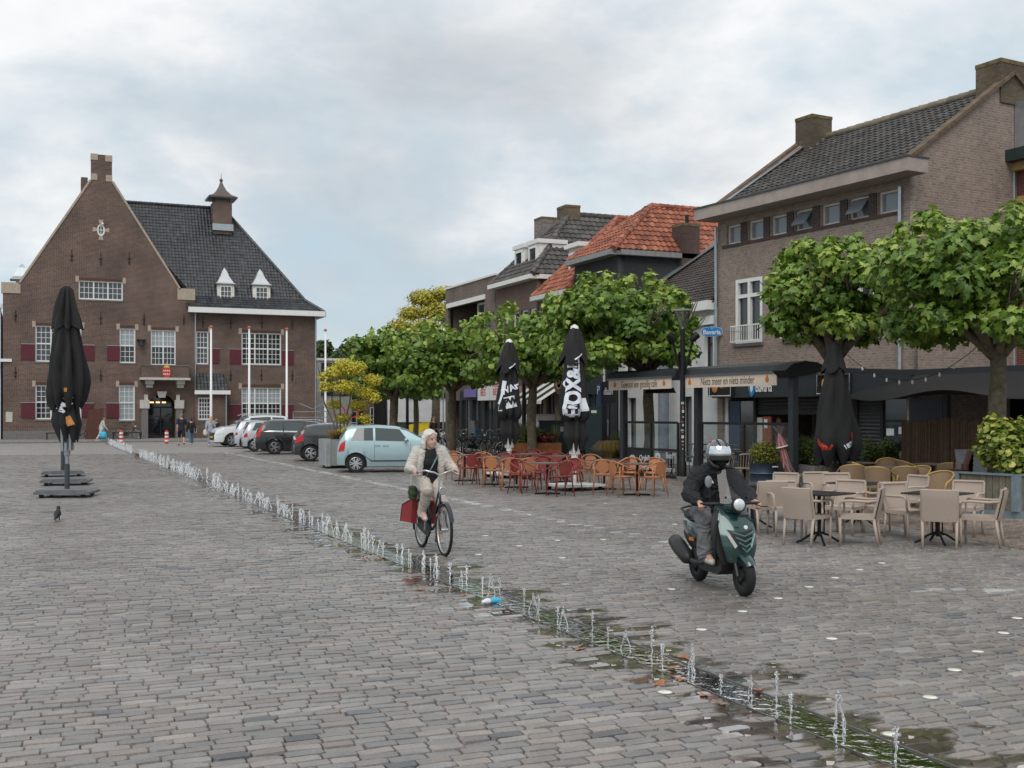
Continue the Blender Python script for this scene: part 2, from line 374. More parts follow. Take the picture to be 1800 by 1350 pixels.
# ================================================================ the square
XC = 4.42                      # centre of the fountain channel, which runs along Y
YP = 56.0                      # pavers are laid one by one up to here
def kerb_x(Y): return 12.78+(min(Y, 27.0)-11.86)*.211
def paver_material():
    m, nt, N, L, b = _nodes('paver_stone'); MATS['paver_stone'] = m
    def math_(op, a, bb=None, clamp=False):
        q = N.new('ShaderNodeMath'); q.operation = op; q.use_clamp = clamp
        for i, v in enumerate((a, bb)):
            if v is None: continue
            if isinstance(v, (int, float)): q.inputs[i].default_value = v
            else: L.new(v, q.inputs[i])
        return q.outputs[0]
    geo = N.new('ShaderNodeNewGeometry'); sp = N.new('ShaderNodeSeparateXYZ'); L.new(geo.outputs['Position'], sp.inputs[0])
    def noise(sc, det=5, rough=.6, vec=None):
        n = N.new('ShaderNodeTexNoise'); n.inputs['Scale'].default_value = sc; n.inputs['Detail'].default_value = det; n.inputs['Roughness'].default_value = rough
        L.new(geo.outputs['Position'], n.inputs['Vector']); return n.outputs['Fac']
    a = N.new('ShaderNodeAttribute'); a.attribute_name = 'tint'
    def mul(c, f):
        mx = N.new('ShaderNodeMix'); mx.data_type = 'RGBA'; mx.blend_type = 'MULTIPLY'; mx.inputs[0].default_value = 1; L.new(c, mx.inputs[6]); L.new(f, mx.inputs[7]); return mx.outputs[2]
    def rng_(f, lo, hi, o0, o1):
        r = N.new('ShaderNodeMapRange'); L.new(f, r.inputs[0]); r.inputs[1].default_value = lo; r.inputs[2].default_value = hi; r.inputs[3].default_value = o0; r.inputs[4].default_value = o1; return r.outputs[0]
    col = mul(mul(mul(a.outputs['Color'], rng_(noise(.35, 4), .35, .65, .82, 1.1)), rng_(noise(55, 3), .3, .7, .8, 1.18)), rng_(noise(4, 4), .3, .7, .85, 1.12))
    # splashed water: close to the jets, patchy, drawn out along the courses
    dx = math_('ABSOLUTE', math_('SUBTRACT', sp.outputs[0], XC))
    mp = N.new('ShaderNodeMapping'); mp.inputs['Scale'].default_value = (.9, 1.5, 1); L.new(geo.outputs['Position'], mp.inputs[0])
    wn = N.new('ShaderNodeTexNoise'); wn.inputs['Scale'].default_value = 1.6; wn.inputs['Detail'].default_value = 4; L.new(mp.outputs[0], wn.inputs['Vector'])
    reach = math_('MULTIPLY', math_('SUBTRACT', wn.outputs['Fac'], .36), 3.0)
    wet = rng_(math_('SUBTRACT', reach, dx), -.05, .12, 0, 1)
    dark = N.new('ShaderNodeMix'); dark.data_type = 'RGBA'; dark.blend_type = 'MULTIPLY'; L.new(wet, dark.inputs[0]); L.new(col, dark.inputs[6])
    algae = N.new('ShaderNodeMix'); algae.data_type = 'RGBA'; L.new(rng_(noise(2.2, 3), .5, .62, 0, 1), algae.inputs[0]); algae.inputs[6].default_value = (.52, .47, .44, 1); algae.inputs[7].default_value = (.47, .42, .34, 1)
    L.new(algae.outputs[2], dark.inputs[7]); L.new(dark.outputs[2], b.inputs['Base Color'])
    L.new(rng_(wet, 0, 1, .42, .06), b.inputs['Roughness'])
    b.inputs['Specular IOR Level'].default_value = .5; L.new(rng_(wet, 0, 1, 0, 1), b.inputs['Coat Weight']); b.inputs['Coat Roughness'].default_value = .04
    bp = N.new('ShaderNodeBump'); bp.inputs['Distance'].default_value = .003; L.new(rng_(wet, 0, 1, .6, .02), bp.inputs['Strength']); L.new(noise(70, 4), bp.inputs['Height']); L.new(bp.outputs[0], b.inputs['Normal'])
    return m
def ground_material():
    m, nt, N, L, b = _nodes('square_ground'); geo = N.new('ShaderNodeNewGeometry')
    t = N.new('ShaderNodeTexBrick'); L.new(geo.outputs['Position'], t.inputs['Vector']); t.inputs['Scale'].default_value = 1
    t.inputs['Brick Width'].default_value = .205; t.inputs['Row Height'].default_value = .103; t.inputs['Mortar Size'].default_value = .008
    t.inputs['Color1'].default_value = (.3, .278, .262, 1); t.inputs['Color2'].default_value = (.25, .237, .23, 1); t.inputs['Mortar'].default_value = (.12, .105, .09, 1)
    n = N.new('ShaderNodeTexNoise'); n.inputs['Scale'].default_value = .5; n.inputs['Detail'].default_value = 8; L.new(geo.outputs['Position'], n.inputs['Vector'])
    r = N.new('ShaderNodeMapRange'); L.new(n.outputs['Fac'], r.inputs[0]); r.inputs[3].default_value = .75; r.inputs[4].default_value = 1.2
    mx = N.new('ShaderNodeMix'); mx.data_type = 'RGBA'; mx.blend_type = 'MULTIPLY'; mx.inputs[0].default_value = 1; L.new(t.outputs['Color'], mx.inputs[6]); L.new(r.outputs[0], mx.inputs[7])
    sp = N.new('ShaderNodeSeparateXYZ'); L.new(geo.outputs['Position'], sp.inputs[0])
    st = N.new('ShaderNodeMath'); st.operation = 'GREATER_THAN'; st.inputs[1].default_value = YP-.05; L.new(sp.outputs[1], st.inputs[0])
    jm = N.new('ShaderNodeMix'); jm.data_type = 'RGBA'; L.new(st.outputs[0], jm.inputs[0]); jm.inputs[6].default_value = (.2, .17, .145, 1); L.new(mx.outputs[2], jm.inputs[7])
    L.new(jm.outputs[2], b.inputs['Base Color']); b.inputs['Roughness'].default_value = .7
    return m
ground = MB().add([(-1500, -300, -.02), (1500, -300, -.02), (1500, 2600, -.02), (-1500, 2600, -.02)], [(0, 1, 2, 3)]).build('ground', ground_material(), kind='structure')
def lay_pavers():
    mat = paver_material(); PITCH = .103
    pal = np.array([(.238, .214, .197), (.215, .205, .2), (.252, .216, .196), (.268, .25, .234), (.155, .156, .165), (.226, .21, .197)])
    cx = []; cy = []; ln = []; tn = []; rowdark = []
    Y = 2.6; row = 0
    while Y < YP:
        x0 = max((-.044*Y-2.5)/1.104, -3.5); x1 = min((.822*Y+2.5)/.738, 21.6)
        n = int((x1-x0)/.16)+4; L_ = rng.normal(.202, .02, n).clip(.15, .26); e = x0+np.cumsum(L_)-rng.uniform(0, .2); c = e-L_/2
        dep = c*SN+Y*CS; k = (c < x1) & (dep > 3.6)
        c, L_ = c[k], L_[k]; m = len(c)
        # pieces cut at the channel
        a = c-L_/2; b = c+L_/2; lo, hi = XC-.165, XC+.165
        b = np.where((a < lo) & (b > lo), lo, b); a = np.where((b > hi) & (a < hi), hi, a); keep = ~((a >= lo-1e-6) & (b <= hi+1e-6)) & (b-a > .04)
        a, b = a[keep], b[keep]; c = (a+b)/2; L_ = b-a; m = len(c)
        # courses drift in kind: sawn grey, glazed blue, worn light
        k_ = rng.random(); w = rng.dirichlet((2, 9, 1, 1, 9, 2) if k_ < .09 else (3, 2, 3, 12, .5, 3) if k_ < .17 else (9, 6, 3, 2.6, 1.4, 9))
        idx = rng.choice(6, m, p=w); t = pal[idx]*rng.normal(1, .1, (m, 1)).clip(.65, 1.4)
        terr = c > kerb_x(Y)
        t[terr] = np.array((.215, .168, .14))*rng.normal(1, .16, (terr.sum(), 1)).clip(.6, 1.4)
        pl = (np.abs(c-8.62-.0*Y) < .1) & (Y > 13) & (rng.random(m) < (.82 if Y > 22 else .45)); t[pl] = np.array((.5, .5, .49))*rng.uniform(.75, 1.05, (pl.sum(), 1))
        pl = (np.abs(Y-(9.2+(c-9.6)*-.33)) < .09) & (c > 8.6) & (c < 13) & (rng.random(m) < .6); t[pl] = np.array((.42, .42, .41))
        pl = (c > 4.75) & (c < 5.3) & (np.abs(Y-(4.55+(c-4.75)*-.1)) < .12) & (rng.random(m) < .85); t[pl] = np.array((.52, .52, .51))
        cx.append(c); cy.append(np.full(m, Y)); ln.append(L_); tn.append(t); Y += PITCH; row += 1
    cx, cy, ln, tn = map(np.concatenate, (cx, cy, ln, tn)); n = len(cx); dep = cx*SN+cy*CS; r = cx*CS-cy*SN
    sees = (np.abs(r) < .455*dep) & (dep > 6.0); order = np.argsort(np.where(sees, dep, 1e9)); single = np.zeros(n, bool); single[order[:300]] = True
    near = (dep < 21) & ~single; far = ~near & ~single
    zj = rng.normal(0, .003, n); ta, tb = rng.normal(0, .016, n), rng.normal(-.004, .016, n); rot = rng.normal(0, .012, n)
    def octo(L_, W, c1, c2):       # outline with knocked-off corners, counter-clockwise
        a, b = L_/2, W/2
        return [(-a+c1, -b), (a-c2, -b), (a, -b+c2*.8), (a, b-c1*.8), (a-c1, b), (-a+c2, b), (-a, b-c2*.8), (-a, -b+c1*.8)]
    def emit(sel, k, name, parent, kind):
        ids = np.nonzero(sel)[0]; m = len(ids); L_ = ln[ids]; W = np.full(m, .0955)
        if k == 8:
            c1 = rng.uniform(.006, .034, m); c2 = rng.uniform(.006, .034, m); top = np.array(octo(L_-.012, W-.009, c1, c2)); bot = np.array(octo(L_-.006, W-.001, c1*.75, c2*.75))
        else:
            a, b = (L_-.014)/2, (W-.008)/2; top = np.array([(-a, -b), (a, -b), (a, b), (-a, b)]); a, b = (L_-.003)/2, (W+.002)/2; bot = np.array([(-a, -b), (a, -b), (a, b), (-a, b)])
        V = np.empty((m, 2*k, 3))
        for s_, (o, z) in enumerate(((top, 0.0), (bot, -.02))):
            X = o[:, 0, :].T; Y_ = o[:, 1, :].T
            V[:, s_*k:(s_+1)*k, 0] = cx[ids, None]+X-Y_*rot[ids, None]; V[:, s_*k:(s_+1)*k, 1] = cy[ids, None]+Y_+X*rot[ids, None]
            V[:, s_*k:(s_+1)*k, 2] = z+(zj[ids, None]+X*ta[ids, None]+Y_*tb[ids, None])*(1 if s_ == 0 else 0)
        base = (np.arange(m)*2*k)[:, None]
        topf = base+np.arange(k)[None]; j = np.arange(k); j2 = (j+1) % k
        sk = np.stack([j+k, j2+k, j2, j], 1)[None]+base[:, :, None]
        me = bpy.data.meshes.new(name); me.vertices.add(m*2*k); me.vertices.foreach_set('co', V.ravel())
        loops = np.concatenate([np.concatenate([topf, sk.reshape(m, -1)], 1).ravel()]); me.loops.add(len(loops)); me.loops.foreach_set('vertex_index', loops.astype(np.int32))
        sizes = np.tile(np.concatenate([[k], np.full(k, 4)]), m); starts = np.concatenate([[0], np.cumsum(sizes)[:-1]])
        me.polygons.add(len(sizes)); me.polygons.foreach_set('loop_start', starts.astype(np.int32)); me.polygons.foreach_set('loop_total', sizes.astype(np.int32))
        me.update(calc_edges=True); at = me.attributes.new('tint', 'FLOAT_COLOR', 'FACE')
        cc = np.ones((m, k+1, 4)); cc[:, :, :3] = tn[ids][:, None, :]; at.data.foreach_set('color', cc.ravel().astype(np.float32)); me.validate()
        me.polygons.foreach_set('use_smooth', np.zeros(len(me.polygons), bool)); me.materials.append(mat); return link(name, me, parent, kind=kind)
    emit(near, 8, 'pavers', ground, 'stuff'); emit(far, 4, 'pavers_far', ground, 'stuff')
    # the 300 nearest: one object each, sharing a few dozen shapes
    var = []
    for v in range(36):
        c1, c2 = random.uniform(.006, .034), random.uniform(.006, .034); L_ = random.choice((.18, .195, .205, .22)); t = pal[rng.choice(6, p=(.28, .2, .12, .1, .06, .24))]*random.gauss(1, .12)
        tp, bt = octo(L_-.012, .0865, c1, c2), octo(L_-.006, .0945, c1*.75, c2*.75)
        mb = MB().add([(x, y, 0) for x, y in tp]+[(x, y, -.02) for x, y in bt], [tuple(range(8))]+[(j+8, (j+1) % 8+8, (j+1) % 8, j) for j in range(8)])
        me = mb.mesh('paver', mat); me.attributes.new('tint', 'FLOAT_COLOR', 'FACE').data.foreach_set('color', [x for _ in range(9) for x in (*t, 1)]); var.append((L_, me))
    for i in order[:300]:
        L_, me = random.choice(var); o = link('paver', me, ground); o.location = (cx[i], cy[i], zj[i]); o.rotation_euler = (tb[i], -ta[i], rot[i]); o.scale = (ln[i]/L_, 1, 1)
lay_pavers()
# ---------------------------------------------------------------- fountain channel
def fountain():
    wetslab = M('wet_slab', (.06, .052, .046), .35, var=.6, scale=5, bump=.15, bscale=30); iron = M('wet_iron', (.03, .03, .03), .25, .6, var=.3); steel = M('edge_steel', (.22, .21, .2), .35, .6)
    root = thing('fountain_channel', 'wet iron grated water channel running across the square', 'fountain', (XC, 0, 0))
    MB().box(-.165, .165, 3, 76, -.05, -.012).build('channel_bed', wetslab, root)
    for sx in (-1, 1): MB().box(sx*.158-.004, sx*.158+.004, 3, 76, -.03, .003).build('edge_rail', steel, root)
    g = MB(); y = 3.2
    while y < 15:
        for k in range(5):
            x = -.1+.05*k+random.uniform(-.006, .006); y0 = y+random.uniform(0, .05); ph = random.random()*6
            pts = [(x+.010*math.sin(ph+i*1.7), y0+.028*i, -.011) for i in range(6)]
            for a, b in zip(pts, pts[1:]): g.bar(a, b, .007, .006)
        y += .15 if y < 16 else .3
    g.build('wave_grate', iron, root, kind='stuff')
    m, nt, N, L, b = _nodes('thin_water'); tr = N.new('ShaderNodeBsdfTransparent'); gl = N.new('ShaderNodeBsdfGlossy'); gl.inputs['Roughness'].default_value = .05
    fr = N.new('ShaderNodeFresnel'); fr.inputs[0].default_value = 1.33; mx = N.new('ShaderNodeMixShader'); geo = N.new('ShaderNodeNewGeometry')
    n = N.new('ShaderNodeTexNoise'); n.inputs['Scale'].default_value = 11; n.inputs['Detail'].default_value = 3; L.new(geo.outputs['Position'], n.inputs['Vector'])
    bp = N.new('ShaderNodeBump'); bp.inputs['Strength'].default_value = .28; bp.inputs['Distance'].default_value = .02; L.new(n.outputs['Fac'], bp.inputs['Height'])
    for q in (gl, fr): L.new(bp.outputs[0], q.inputs['Normal'])
    L.new(fr.outputs[0], mx.inputs[0]); L.new(tr.outputs[0], mx.inputs[1]); L.new(gl.outputs[0], mx.inputs[2]); L.new(mx.outputs[0], N['Material Output'].inputs[0])
    film = MB().add([(-.14, 3, -.005), (.14, 3, -.005), (.14, 75, -.005), (-.14, 75, -.005)], [(0, 1, 2, 3)]); film.build('water_film', m, root)
    # jets: one mesh per jet, six shapes shared
    jw, nt, N, L, b = _nodes('jet_water'); b.inputs['Base Color'].default_value = (.93, .95, .97, 1); b.inputs['Roughness'].default_value = .08; b.inputs['Transmission Weight'].default_value = .45; b.inputs['IOR'].default_value = 1.33
    jets = []; near = []; clr, nt, N, L, b = _nodes('jet_water_clear'); b.inputs['Base Color'].default_value = (.97, .98, 1, 1); b.inputs['Roughness'].default_value = .04; b.inputs['Transmission Weight'].default_value = .86; b.inputs['IOR'].default_value = 1.33
    for v in range(8):
        j = MB(); h = .2+.03*v/2; k = 9; arc = v in (2, 6)
        if arc:
            for sgn in (-1, 1):
                pts = [(sgn*.045*(1-math.sin(math.pi/2*i/k))*1.4, .01*math.sin(i), h*math.sin(math.pi/2*i/k)) for i in range(k+1)]
                j.tube(pts, [.007+.003*math.sin(i*2.3) for i in range(k+1)], 6)
            top = (0, 0, h)
        else:
            pts = [(.004*math.sin(i*1.3+v), .006*math.cos(i*1.9+v), h*i/k) for i in range(k+1)]; j.tube(pts, [.006+.0035*math.sin(i*2.1+v)+.004*i/k for i in range(k+1)], 6); top = pts[-1]
        rr = random.Random(v)
        for i in range(18):
            a = rr.uniform(0, 6.3); q = rr.uniform(0, .022); zz = top[2]+rr.uniform(-.1, .03); j.ball((top[0]+q*math.cos(a), top[1]+q*math.sin(a), zz), rr.uniform(.004, .011), 6, 4)
        for i in range(9):
            a = rr.uniform(0, 6.3); q = rr.uniform(.012, .06); j.ball((q*math.cos(a), q*math.sin(a), rr.uniform(.0, h*.8)*(1-q*5)), rr.uniform(.002, .0055), 5, 3)
        jets.append(j.mesh('water_jet', jw, True)); jn = jets[-1].copy(); jn.materials[0] = clr; near.append(jn)
    y = 4.95; i = 0
    gaps = ((31.4, 33.8), (52.5, 56.5))
    while y < 74:
        if not any(a < y < b for a, b in gaps):
            o = link('water_jet', (jets if y > 11 else near)[(i*5+i//3) % 8], None, 'clear water jet of the channel, %s counted from the near end' % ordinal(i+1) if i < 45 else 'small water jet in the crowded far stretch of the channel', 'water jet', 'row of water jets along the channel')
            o.location = (XC+random.uniform(-.09, .09), y, -.008); o.rotation_euler = (0, 0, random.uniform(0, 6)); s_ = random.uniform(.5, .95) if y < 30 else random.uniform(.8, 1.45); w_ = s_*.95+.1+max(0, min(.5, (y-12)*.03)); o.scale = (w_, w_, s_)
        y += random.uniform(.18, .4) if y < 12 else random.uniform(.14, .3) if y < 40 else random.uniform(.2, .34); i += 1
fountain()
# ---------------------------------------------------------------- road and kerb before the town hall, pavements
asph = brick('road_brick', (.16, .14, .13), (.12, .11, .105), (.08, .07, .065), .2, .1, .008, .8)
MB().box(-60, 70, 77.2, 81.0, -.012, -.006).build('road', M('road_surface', (.115, .108, .105), .8, var=.2, scale=1.5), kind='structure')
kb = MB().box(-60, 70, 81.0, 81.25, -.01, .1); kb.build('kerb', M('kerb_stone', (.3, .29, .28), .8), kind='structure')
MB().box(-60, 70, 81.25, 86, -.01, .095).build('pavement', M('pavement_brick', (.2, .175, .16), .85, var=.25, scale=2), kind='structure')
MB().box(-60, 22, 76.9, 77.05, -.01, -.002).build('road_line', M('worn_white_line', (.5, .5, .49), .7, var=.3), kind='structure')
# ---------------------------------------------------------------- lights let into the paving, litter, leaves
disc = MB().lathe([(.047, -.008), (.047, .003), (.04, .006), (.001, .007)], n=18).mesh('ground_light', M('ground_light_lens', (.72, .7, .6), .3, var=.25, scale=9), 40)
ring = MB().lathe([(.06, -.008), (.06, .003), (.048, .003), (.048, -.004)], n=18).mesh('rim', M('ground_light_rim', (.3, .3, .3), .4, .5), 40)
spots = [(853, 942), (913, 960), (841, 975), (988, 981), (980, 950), (993, 1028), (1060, 949), (1550, 990), (1511, 1002), (1468, 1016), (1422, 1032), (1462, 1123), (1788, 1087), (1764, 1113), (1719, 1146), (1678, 1178), (1635, 1226), (1566, 1291), (1305, 1075), (1233, 1107), (1169, 1217), (1180, 1036), (1368, 1052), (1186, 922), (1115, 905), (1240, 930), (930, 905), (1064, 885), (780, 846), (660, 850), (345, 853)]
gl_ = []
for px, py in spots:
    o = link('ground_light', disc, None, 'x', 'ground light', 'round white lights set flush in the paving'); o.location = (*gp(px, py), .001); link('rim', ring, o); gl_.append(o)
label_by_x(gl_, 'round white light set flush in the paving, %s counted from the left')
leafm = M('dead_leaf', (.32, .13, .06), .7, var=.4, scale=20)
lv = []
for k in range(4):
    mb = MB(); n = 9; out = [((.05+.025*math.cos(5*2*math.pi*i/n*2))*math.cos(2*math.pi*i/n), (.04+.02*math.cos(3*2*math.pi*i/n))*math.sin(2*math.pi*i/n)) for i in range(n)]
    mb.add([(0, 0, .012)]+[(x, y, .004+.016*random.random()) for x, y in out], [(0, i+1, (i+1) % n+1) for i in range(n)]); lv.append(mb.mesh('fallen_leaf', leafm))
lob = []
for px, py in [(1205, 1158), (1160, 1205), (1200, 1197), (1240, 1225), (1268, 1240), (1330, 1215), (855, 1043), (816, 1047), (655, 974), (672, 981), (640, 986), (750, 1008), (740, 1038), (887, 1076), (478, 899), (590, 921), (514, 890), (1020, 1142), (1180, 1175)]:
    x, y = gp(px, py); o = link('fallen_leaf', random.choice(lv), None, 'x', 'leaf', 'dead leaves lying by the channel'); o.location = (x, y, .002); o.rotation_euler = (random.uniform(-.2, .2), random.uniform(-.2, .2), random.uniform(0, 6)); lob.append(o)
label_by_x(lob, 'curled brown dead leaf on the wet paving, %s counted from the left')
def litter():
    x, y = gp(862, 1062); t = thing('plastic_bottle', 'crushed white and blue plastic bottle lying beside the water channel', 'bottle', (x, y, .03), R(12))
    MB().tube([(-.1, 0, 0), (-.05, 0, .004), (0, .01, 0), (.0, .01, 0)], [.012, .03, .028, .03], 10).build('bottle_body', M('bottle_white', (.75, .78, .8), .2), t, 40)
    MB().tube([(.0, .01, 0), (.05, .004, .004), (.09, 0, 0), (.13, -.004, 0)], [.0295, .031, .03, .008], 10).build('sleeve', M('bottle_blue', (.05, .42, .62), .25), t, 40)
    MB().tube([(-.015, .01, 0), (-.002, .01, 0)], [.0305, .0305], 10).build('stripe', M('bottle_red', (.5, .05, .05), .3), t)
litter()
# ================================================================ town hall (gable front facing the square)
TY = 85.0
def town_hall():
    X0 = onYd(5, TY)[0]
    fx = lambda px: onYd(px, TY)[0]-X0
    fz = lambda px, py: ht(py, onYd(px, TY)[1])
    bm_ = brick('hall_brick', (.15, .072, .048), (.075, .042, .034), (.27, .23, .2), .23, .085, .011)
    stone = M('sandstone', (.4, .33, .26), .85, var=.15, bump=.2); grey = M('grey_plinth', (.17, .165, .16), .85, var=.15); white = M('white_paint', (.76, .76, .74), .45, var=.06)
    lead = M('zinc', (.42, .46, .49), .35, .7, var=.12); red = M('shutter_red', (.11, .018, .028), .5, var=.12); ironm = M('black_iron', (.015, .015, .015), .6)
    tile = tilemat('black_tile', (.022, .024, .028), (.036, .039, .044), (.06, .064, .07), .38)
    pd, pc, pl_ = glassmat('pane_dark'), glassmat('pane_curtain', (.3, .34, .36), .15), glassmat('pane_half', (.06, .07, .075), .06)
    t = thing('town_hall', 'brown brick town hall with tall stepped gable, black tiled roof and red shutters', 'town hall', (X0, TY, 0))
    E = fx(342); W = fx(557); He = fz(345, 548)
    # window list: px rectangle, columns, row split, bars, pane by row from the top
    wins = [((138, 494, 216, 527), 3, (1,), (3, 3), (pl_,)), ((62, 573, 143, 636), 3, (1, 1), (3, 3), (pl_, pl_)), ((210, 577, 238, 638), 1, (1, 1), (3, 3), (pc, pd)), ((265, 580, 309, 642), 2, (1, 1.15), (3, 3), (pc, pd)),
            ((62, 677, 143, 737), 3, (1, 1), (3, 3), (pl_, pd)), ((209, 677, 237, 739), 1, (1, 1), (3, 3), (pc, pc))]
    wwin = [((345, 582, 367, 640), 1, (1, 1), (3, 3), (pl_, pl_)), ((425, 585, 495, 641), 3, (1, 1), (3, 3), (pd, pd)), ((346, 699, 369, 738), 1, (1,), (4, 5), (pd,)), ((425, 681, 495, 737), 3, (1, 1), (3, 3), (pc, pd))]
    def R_(r): a, b, c, d = r; return fx(a), fx(c), fz((a+c)/2, d), fz((a+c)/2, b)
    # --- gable wall
    ax0, ax1 = fx(160), fx(197); zs = fz(178, 318); zk = fz(20, 497); zk2 = fz(325, 508)
    out = [(0, 0), (E, 0), (E, zk2), (fx(314), zk2), (ax1, zs), (ax1, fz(180, 272)), (ax0, fz(180, 272)), (ax0, zs), (fx(36), zk), (0, zk)]
    holes = [rect(*R_(w[0])) for w in wins]
    dx0, dx1 = fx(261), fx(308); dm = (dx0+dx1)/2; dr = (dx1-dx0)/2; dzs = fz(284, 715)
    holes.append([(dx0, .01), (dx1, .01), (dx1, dzs)]+[(dm+dr*math.cos(a), dzs+dr*.98*math.sin(a)) for a in [math.pi*i/12 for i in range(1, 12)]]+[(dx0, dzs)])
    ox, oz = fx(177.5), fz(177, 404); oa, ob = .27, .43
    holes.append([(ox+oa*math.cos(2*math.pi*i/20), oz+ob*math.sin(2*math.pi*i/20)) for i in range(20)])
    wall('wall', out, holes, bm_, t, .4)
    # wing wall a hand behind the gable, side walls and back
    wh = [rect(*R_(w[0])) for w in wwin if w[0][0] != 346]
    wall('wall', rect(E, W, 0, He), wh, bm_, t, .4, .12)
    D = 13.0
    wall('wall', rect(.45, D, 0, zk-.4), [], bm_, t, .4, .42, side=True); wall('wall', rect(.53, D-.42, 0, He), [], bm_, t, .4, W-.002, side=True)
    wall('wall', rect(0, W, 0, He), [], bm_, t, .4, D-.4)
    MB().box(.1, W-.1, .55, D-.5, -.1, .02).build('floor', grey, t)
    # coping stones along the gable slopes, kneelers, chimney stones
    for (xa, za, xb, zb) in ((fx(34), zk-.05, ax0, zs), (fx(316), zk2-.05, ax1, zs)):
        m = MB(); d = Vector((xb-xa, 0, zb-za)); n = Vector((-d.z, 0, d.x)).normalized()*(1 if xb > xa else -1); a = Vector((xa, .2, za))
        m.bar(a+n*.04, a+d+n*.04, .5, .14, up=n); m.build('coping', stone, t)
    for (a, b, c, d) in ((2, 497, 36, 515), (312, 508, 343, 527)): MB().box(fx(a), fx(b if False else c), -.05, .45, fz(a+10, d), fz(a+10, b)+.04).build('kneeler_stone', stone, t)
    for (a, b, c, d) in ((159.5, 271, 172, 282), (185, 272, 197.5, 283), (160, 306, 171, 317), (186, 307, 197.5, 318)): MB().box(fx(a), fx(c), -.03, .43, fz(178, d), fz(178, b)).build('corner_stone', stone, t)
    MB().box(fx(146), fx(158), 3.2, 4.2, fz(150, 380), fz(150, 296)).build('rear_chimney', bm_, t)
    MB().box(0, dx0-.55, -.07, -.002, 0, fz(150, 757)).build('plinth', grey, t)
    MB().box(E+.02, W+.05, .04, .118, 0, fz(450, 757)).build('plinth', grey, t); MB().box(dx1+.55, E-.02, -.07, -.002, 0, fz(330, 757)).build('plinth', grey, t)
    # windows
    def put(ws, y):
        for (r, c, sp, bars, pm) in ws:
            x0, x1, z0, z1 = R_(r); window(t, x0, x1, z0, z1, y+.18, c, sp, bars, .09, .032, white, pd, grey, .1, pms=pm)
            for xx in (x0-.2, x1-.02): MB().box(xx, xx+.22, y-.02, y+.1, z1-.12, z1+.3).build('quoin_stone', stone, t)
            s = MB(); n_ = int((x1-x0)/.075)
            for i in range(n_): xa = x0+.05+i*(x1-x0-.1)/n_; s.box(xa, xa+(x1-x0-.1)/n_-.014, y-.012, y+.05, z1+.005, z1+.2)
            s.build('soldier_course', M('hall_lintel', (.10, .05, .035), .85), t)
    put(wins, 0); put([w for w in wwin if w[0][0] != 346], .12)
    for (a, b, c, d) in ((37, 605, 62, 633), (146, 607, 166, 634), (188, 608, 211, 634), (367, 613, 386, 639), (404, 614, 425, 640), (496, 616, 517, 642), (37, 708, 62, 735), (143, 709, 165, 734), (187, 709, 210, 735), (404, 711, 425, 736), (496, 711, 517, 736)):
        x0, x1, z0, z1 = R_((a, b, c, d)); y = 0 if a < 340 else .12; n = 7; sh = None
        s = MB().box(x0, x1, y-.03, y-.003, z0, z1); sh = s.build('shutter', red, t)
        for i in range(n): w_ = (x1-x0)/n; MB().box(x0+i*w_+.006, x0+(i+1)*w_-.006, y-.055, y-.031, z0+.01, z1-.01).build('board', red, sh)
        MB().box(x0-.01, x1+.01, y-.075, y-.002, z1, z1+.035).build('lead_cap', lead, sh)
    # oval window with four stones
    m = MB(); m.grid(lambda u, v: (ox+(oa-.11*u)*math.cos(2*math.pi*v), .02+.06*0, oz+(ob-.11*u)*math.sin(2*math.pi*v)), 1, 24, True)
    m.grid(lambda u, v: (ox+(oa-.11)*math.cos(2*math.pi*v), .02+.15*u, oz+(ob-.11)*math.sin(2*math.pi*v)), 1, 24, True); m.grid(lambda u, v: (ox+oa*math.cos(2*math.pi*v), .02+.15*u, oz+ob*math.sin(2*math.pi*v)), 1, 24, True)
    ow = m.build('oval_window', white, t); MB().prism([(oa*.9*math.cos(2*math.pi*i/20), ob*.9*math.sin(2*math.pi*i/20)) for i in range(20)], lambda u, v, q: (ox+u, q, oz+v), .12, .13).build('pane', pl_, ow)
    MB().box(ox-.02, ox+.02, .06, .11, oz-.33, oz+.33).box(ox-.17, ox+.17, .062, .108, oz-.02, oz+.02).build('glazing_bars', white, ow)
    for (sx, sz) in ((0, 1), (0, -1), (1, 0), (-1, 0)):
        w0, w1, l = .1, .17, .28; r0 = ob if sz else oa
        MB().prism([(-w0, r0), (w0, r0), (w1, r0+l), (-w1, r0+l)], lambda u, v, q: (ox+(u if sz else v*sx), q, oz+(v*sz if sz else u)), -.03, .1).build('key_stone', stone, t)
    MB().ball((ox+.1, -.12, oz+.42), .09, 10, 6).build('floodlight', white, t)
    # wall anchors
    anc = [(126, 450), (177, 455), (227, 455), (27, 555), (177, 560), (253, 562), (323, 562), (27, 655), (177, 660), (90, 450)]
    wanc = [(357, 566), (406, 568), (461, 568), (514, 570), (406, 660), (460, 660), (514, 660)]
    for (px, py) in anc[:-1]+wanc:
        x, z, y = fx(px), fz(px, py), 0 if px < 340 else .12
        MB().bar((x, y-.03, z-.42), (x, y-.03, z+.42), .05, .04).box(x-.11, x+.11, y-.035, y-.004, z-.03, z+.03).box(x-.07, x+.07, y-.034, y-.005, z-.28, z-.23).build('wall_anchor', ironm, t)
    # doorway: stone posts, glazed door deep in the arch, balcony above on consoles
    for s_ in (-1, 1):
        xa = dx0-.5 if s_ < 0 else dx1+.05
        MB().box(xa, xa+.45, -.2, .05, 0, fz(270, 718)).build('door_post', grey, t)
        MB().box(xa-.1, xa+.55, -.26, .06, fz(270, 718), fz(270, 703)).box(xa+(0 if s_ > 0 else .2), xa+(.25 if s_ > 0 else .45), -.24, .05, fz(270, 703), fz(270, 694)).build('post_head', M('pale_stone', (.52, .5, .46), .8), t)
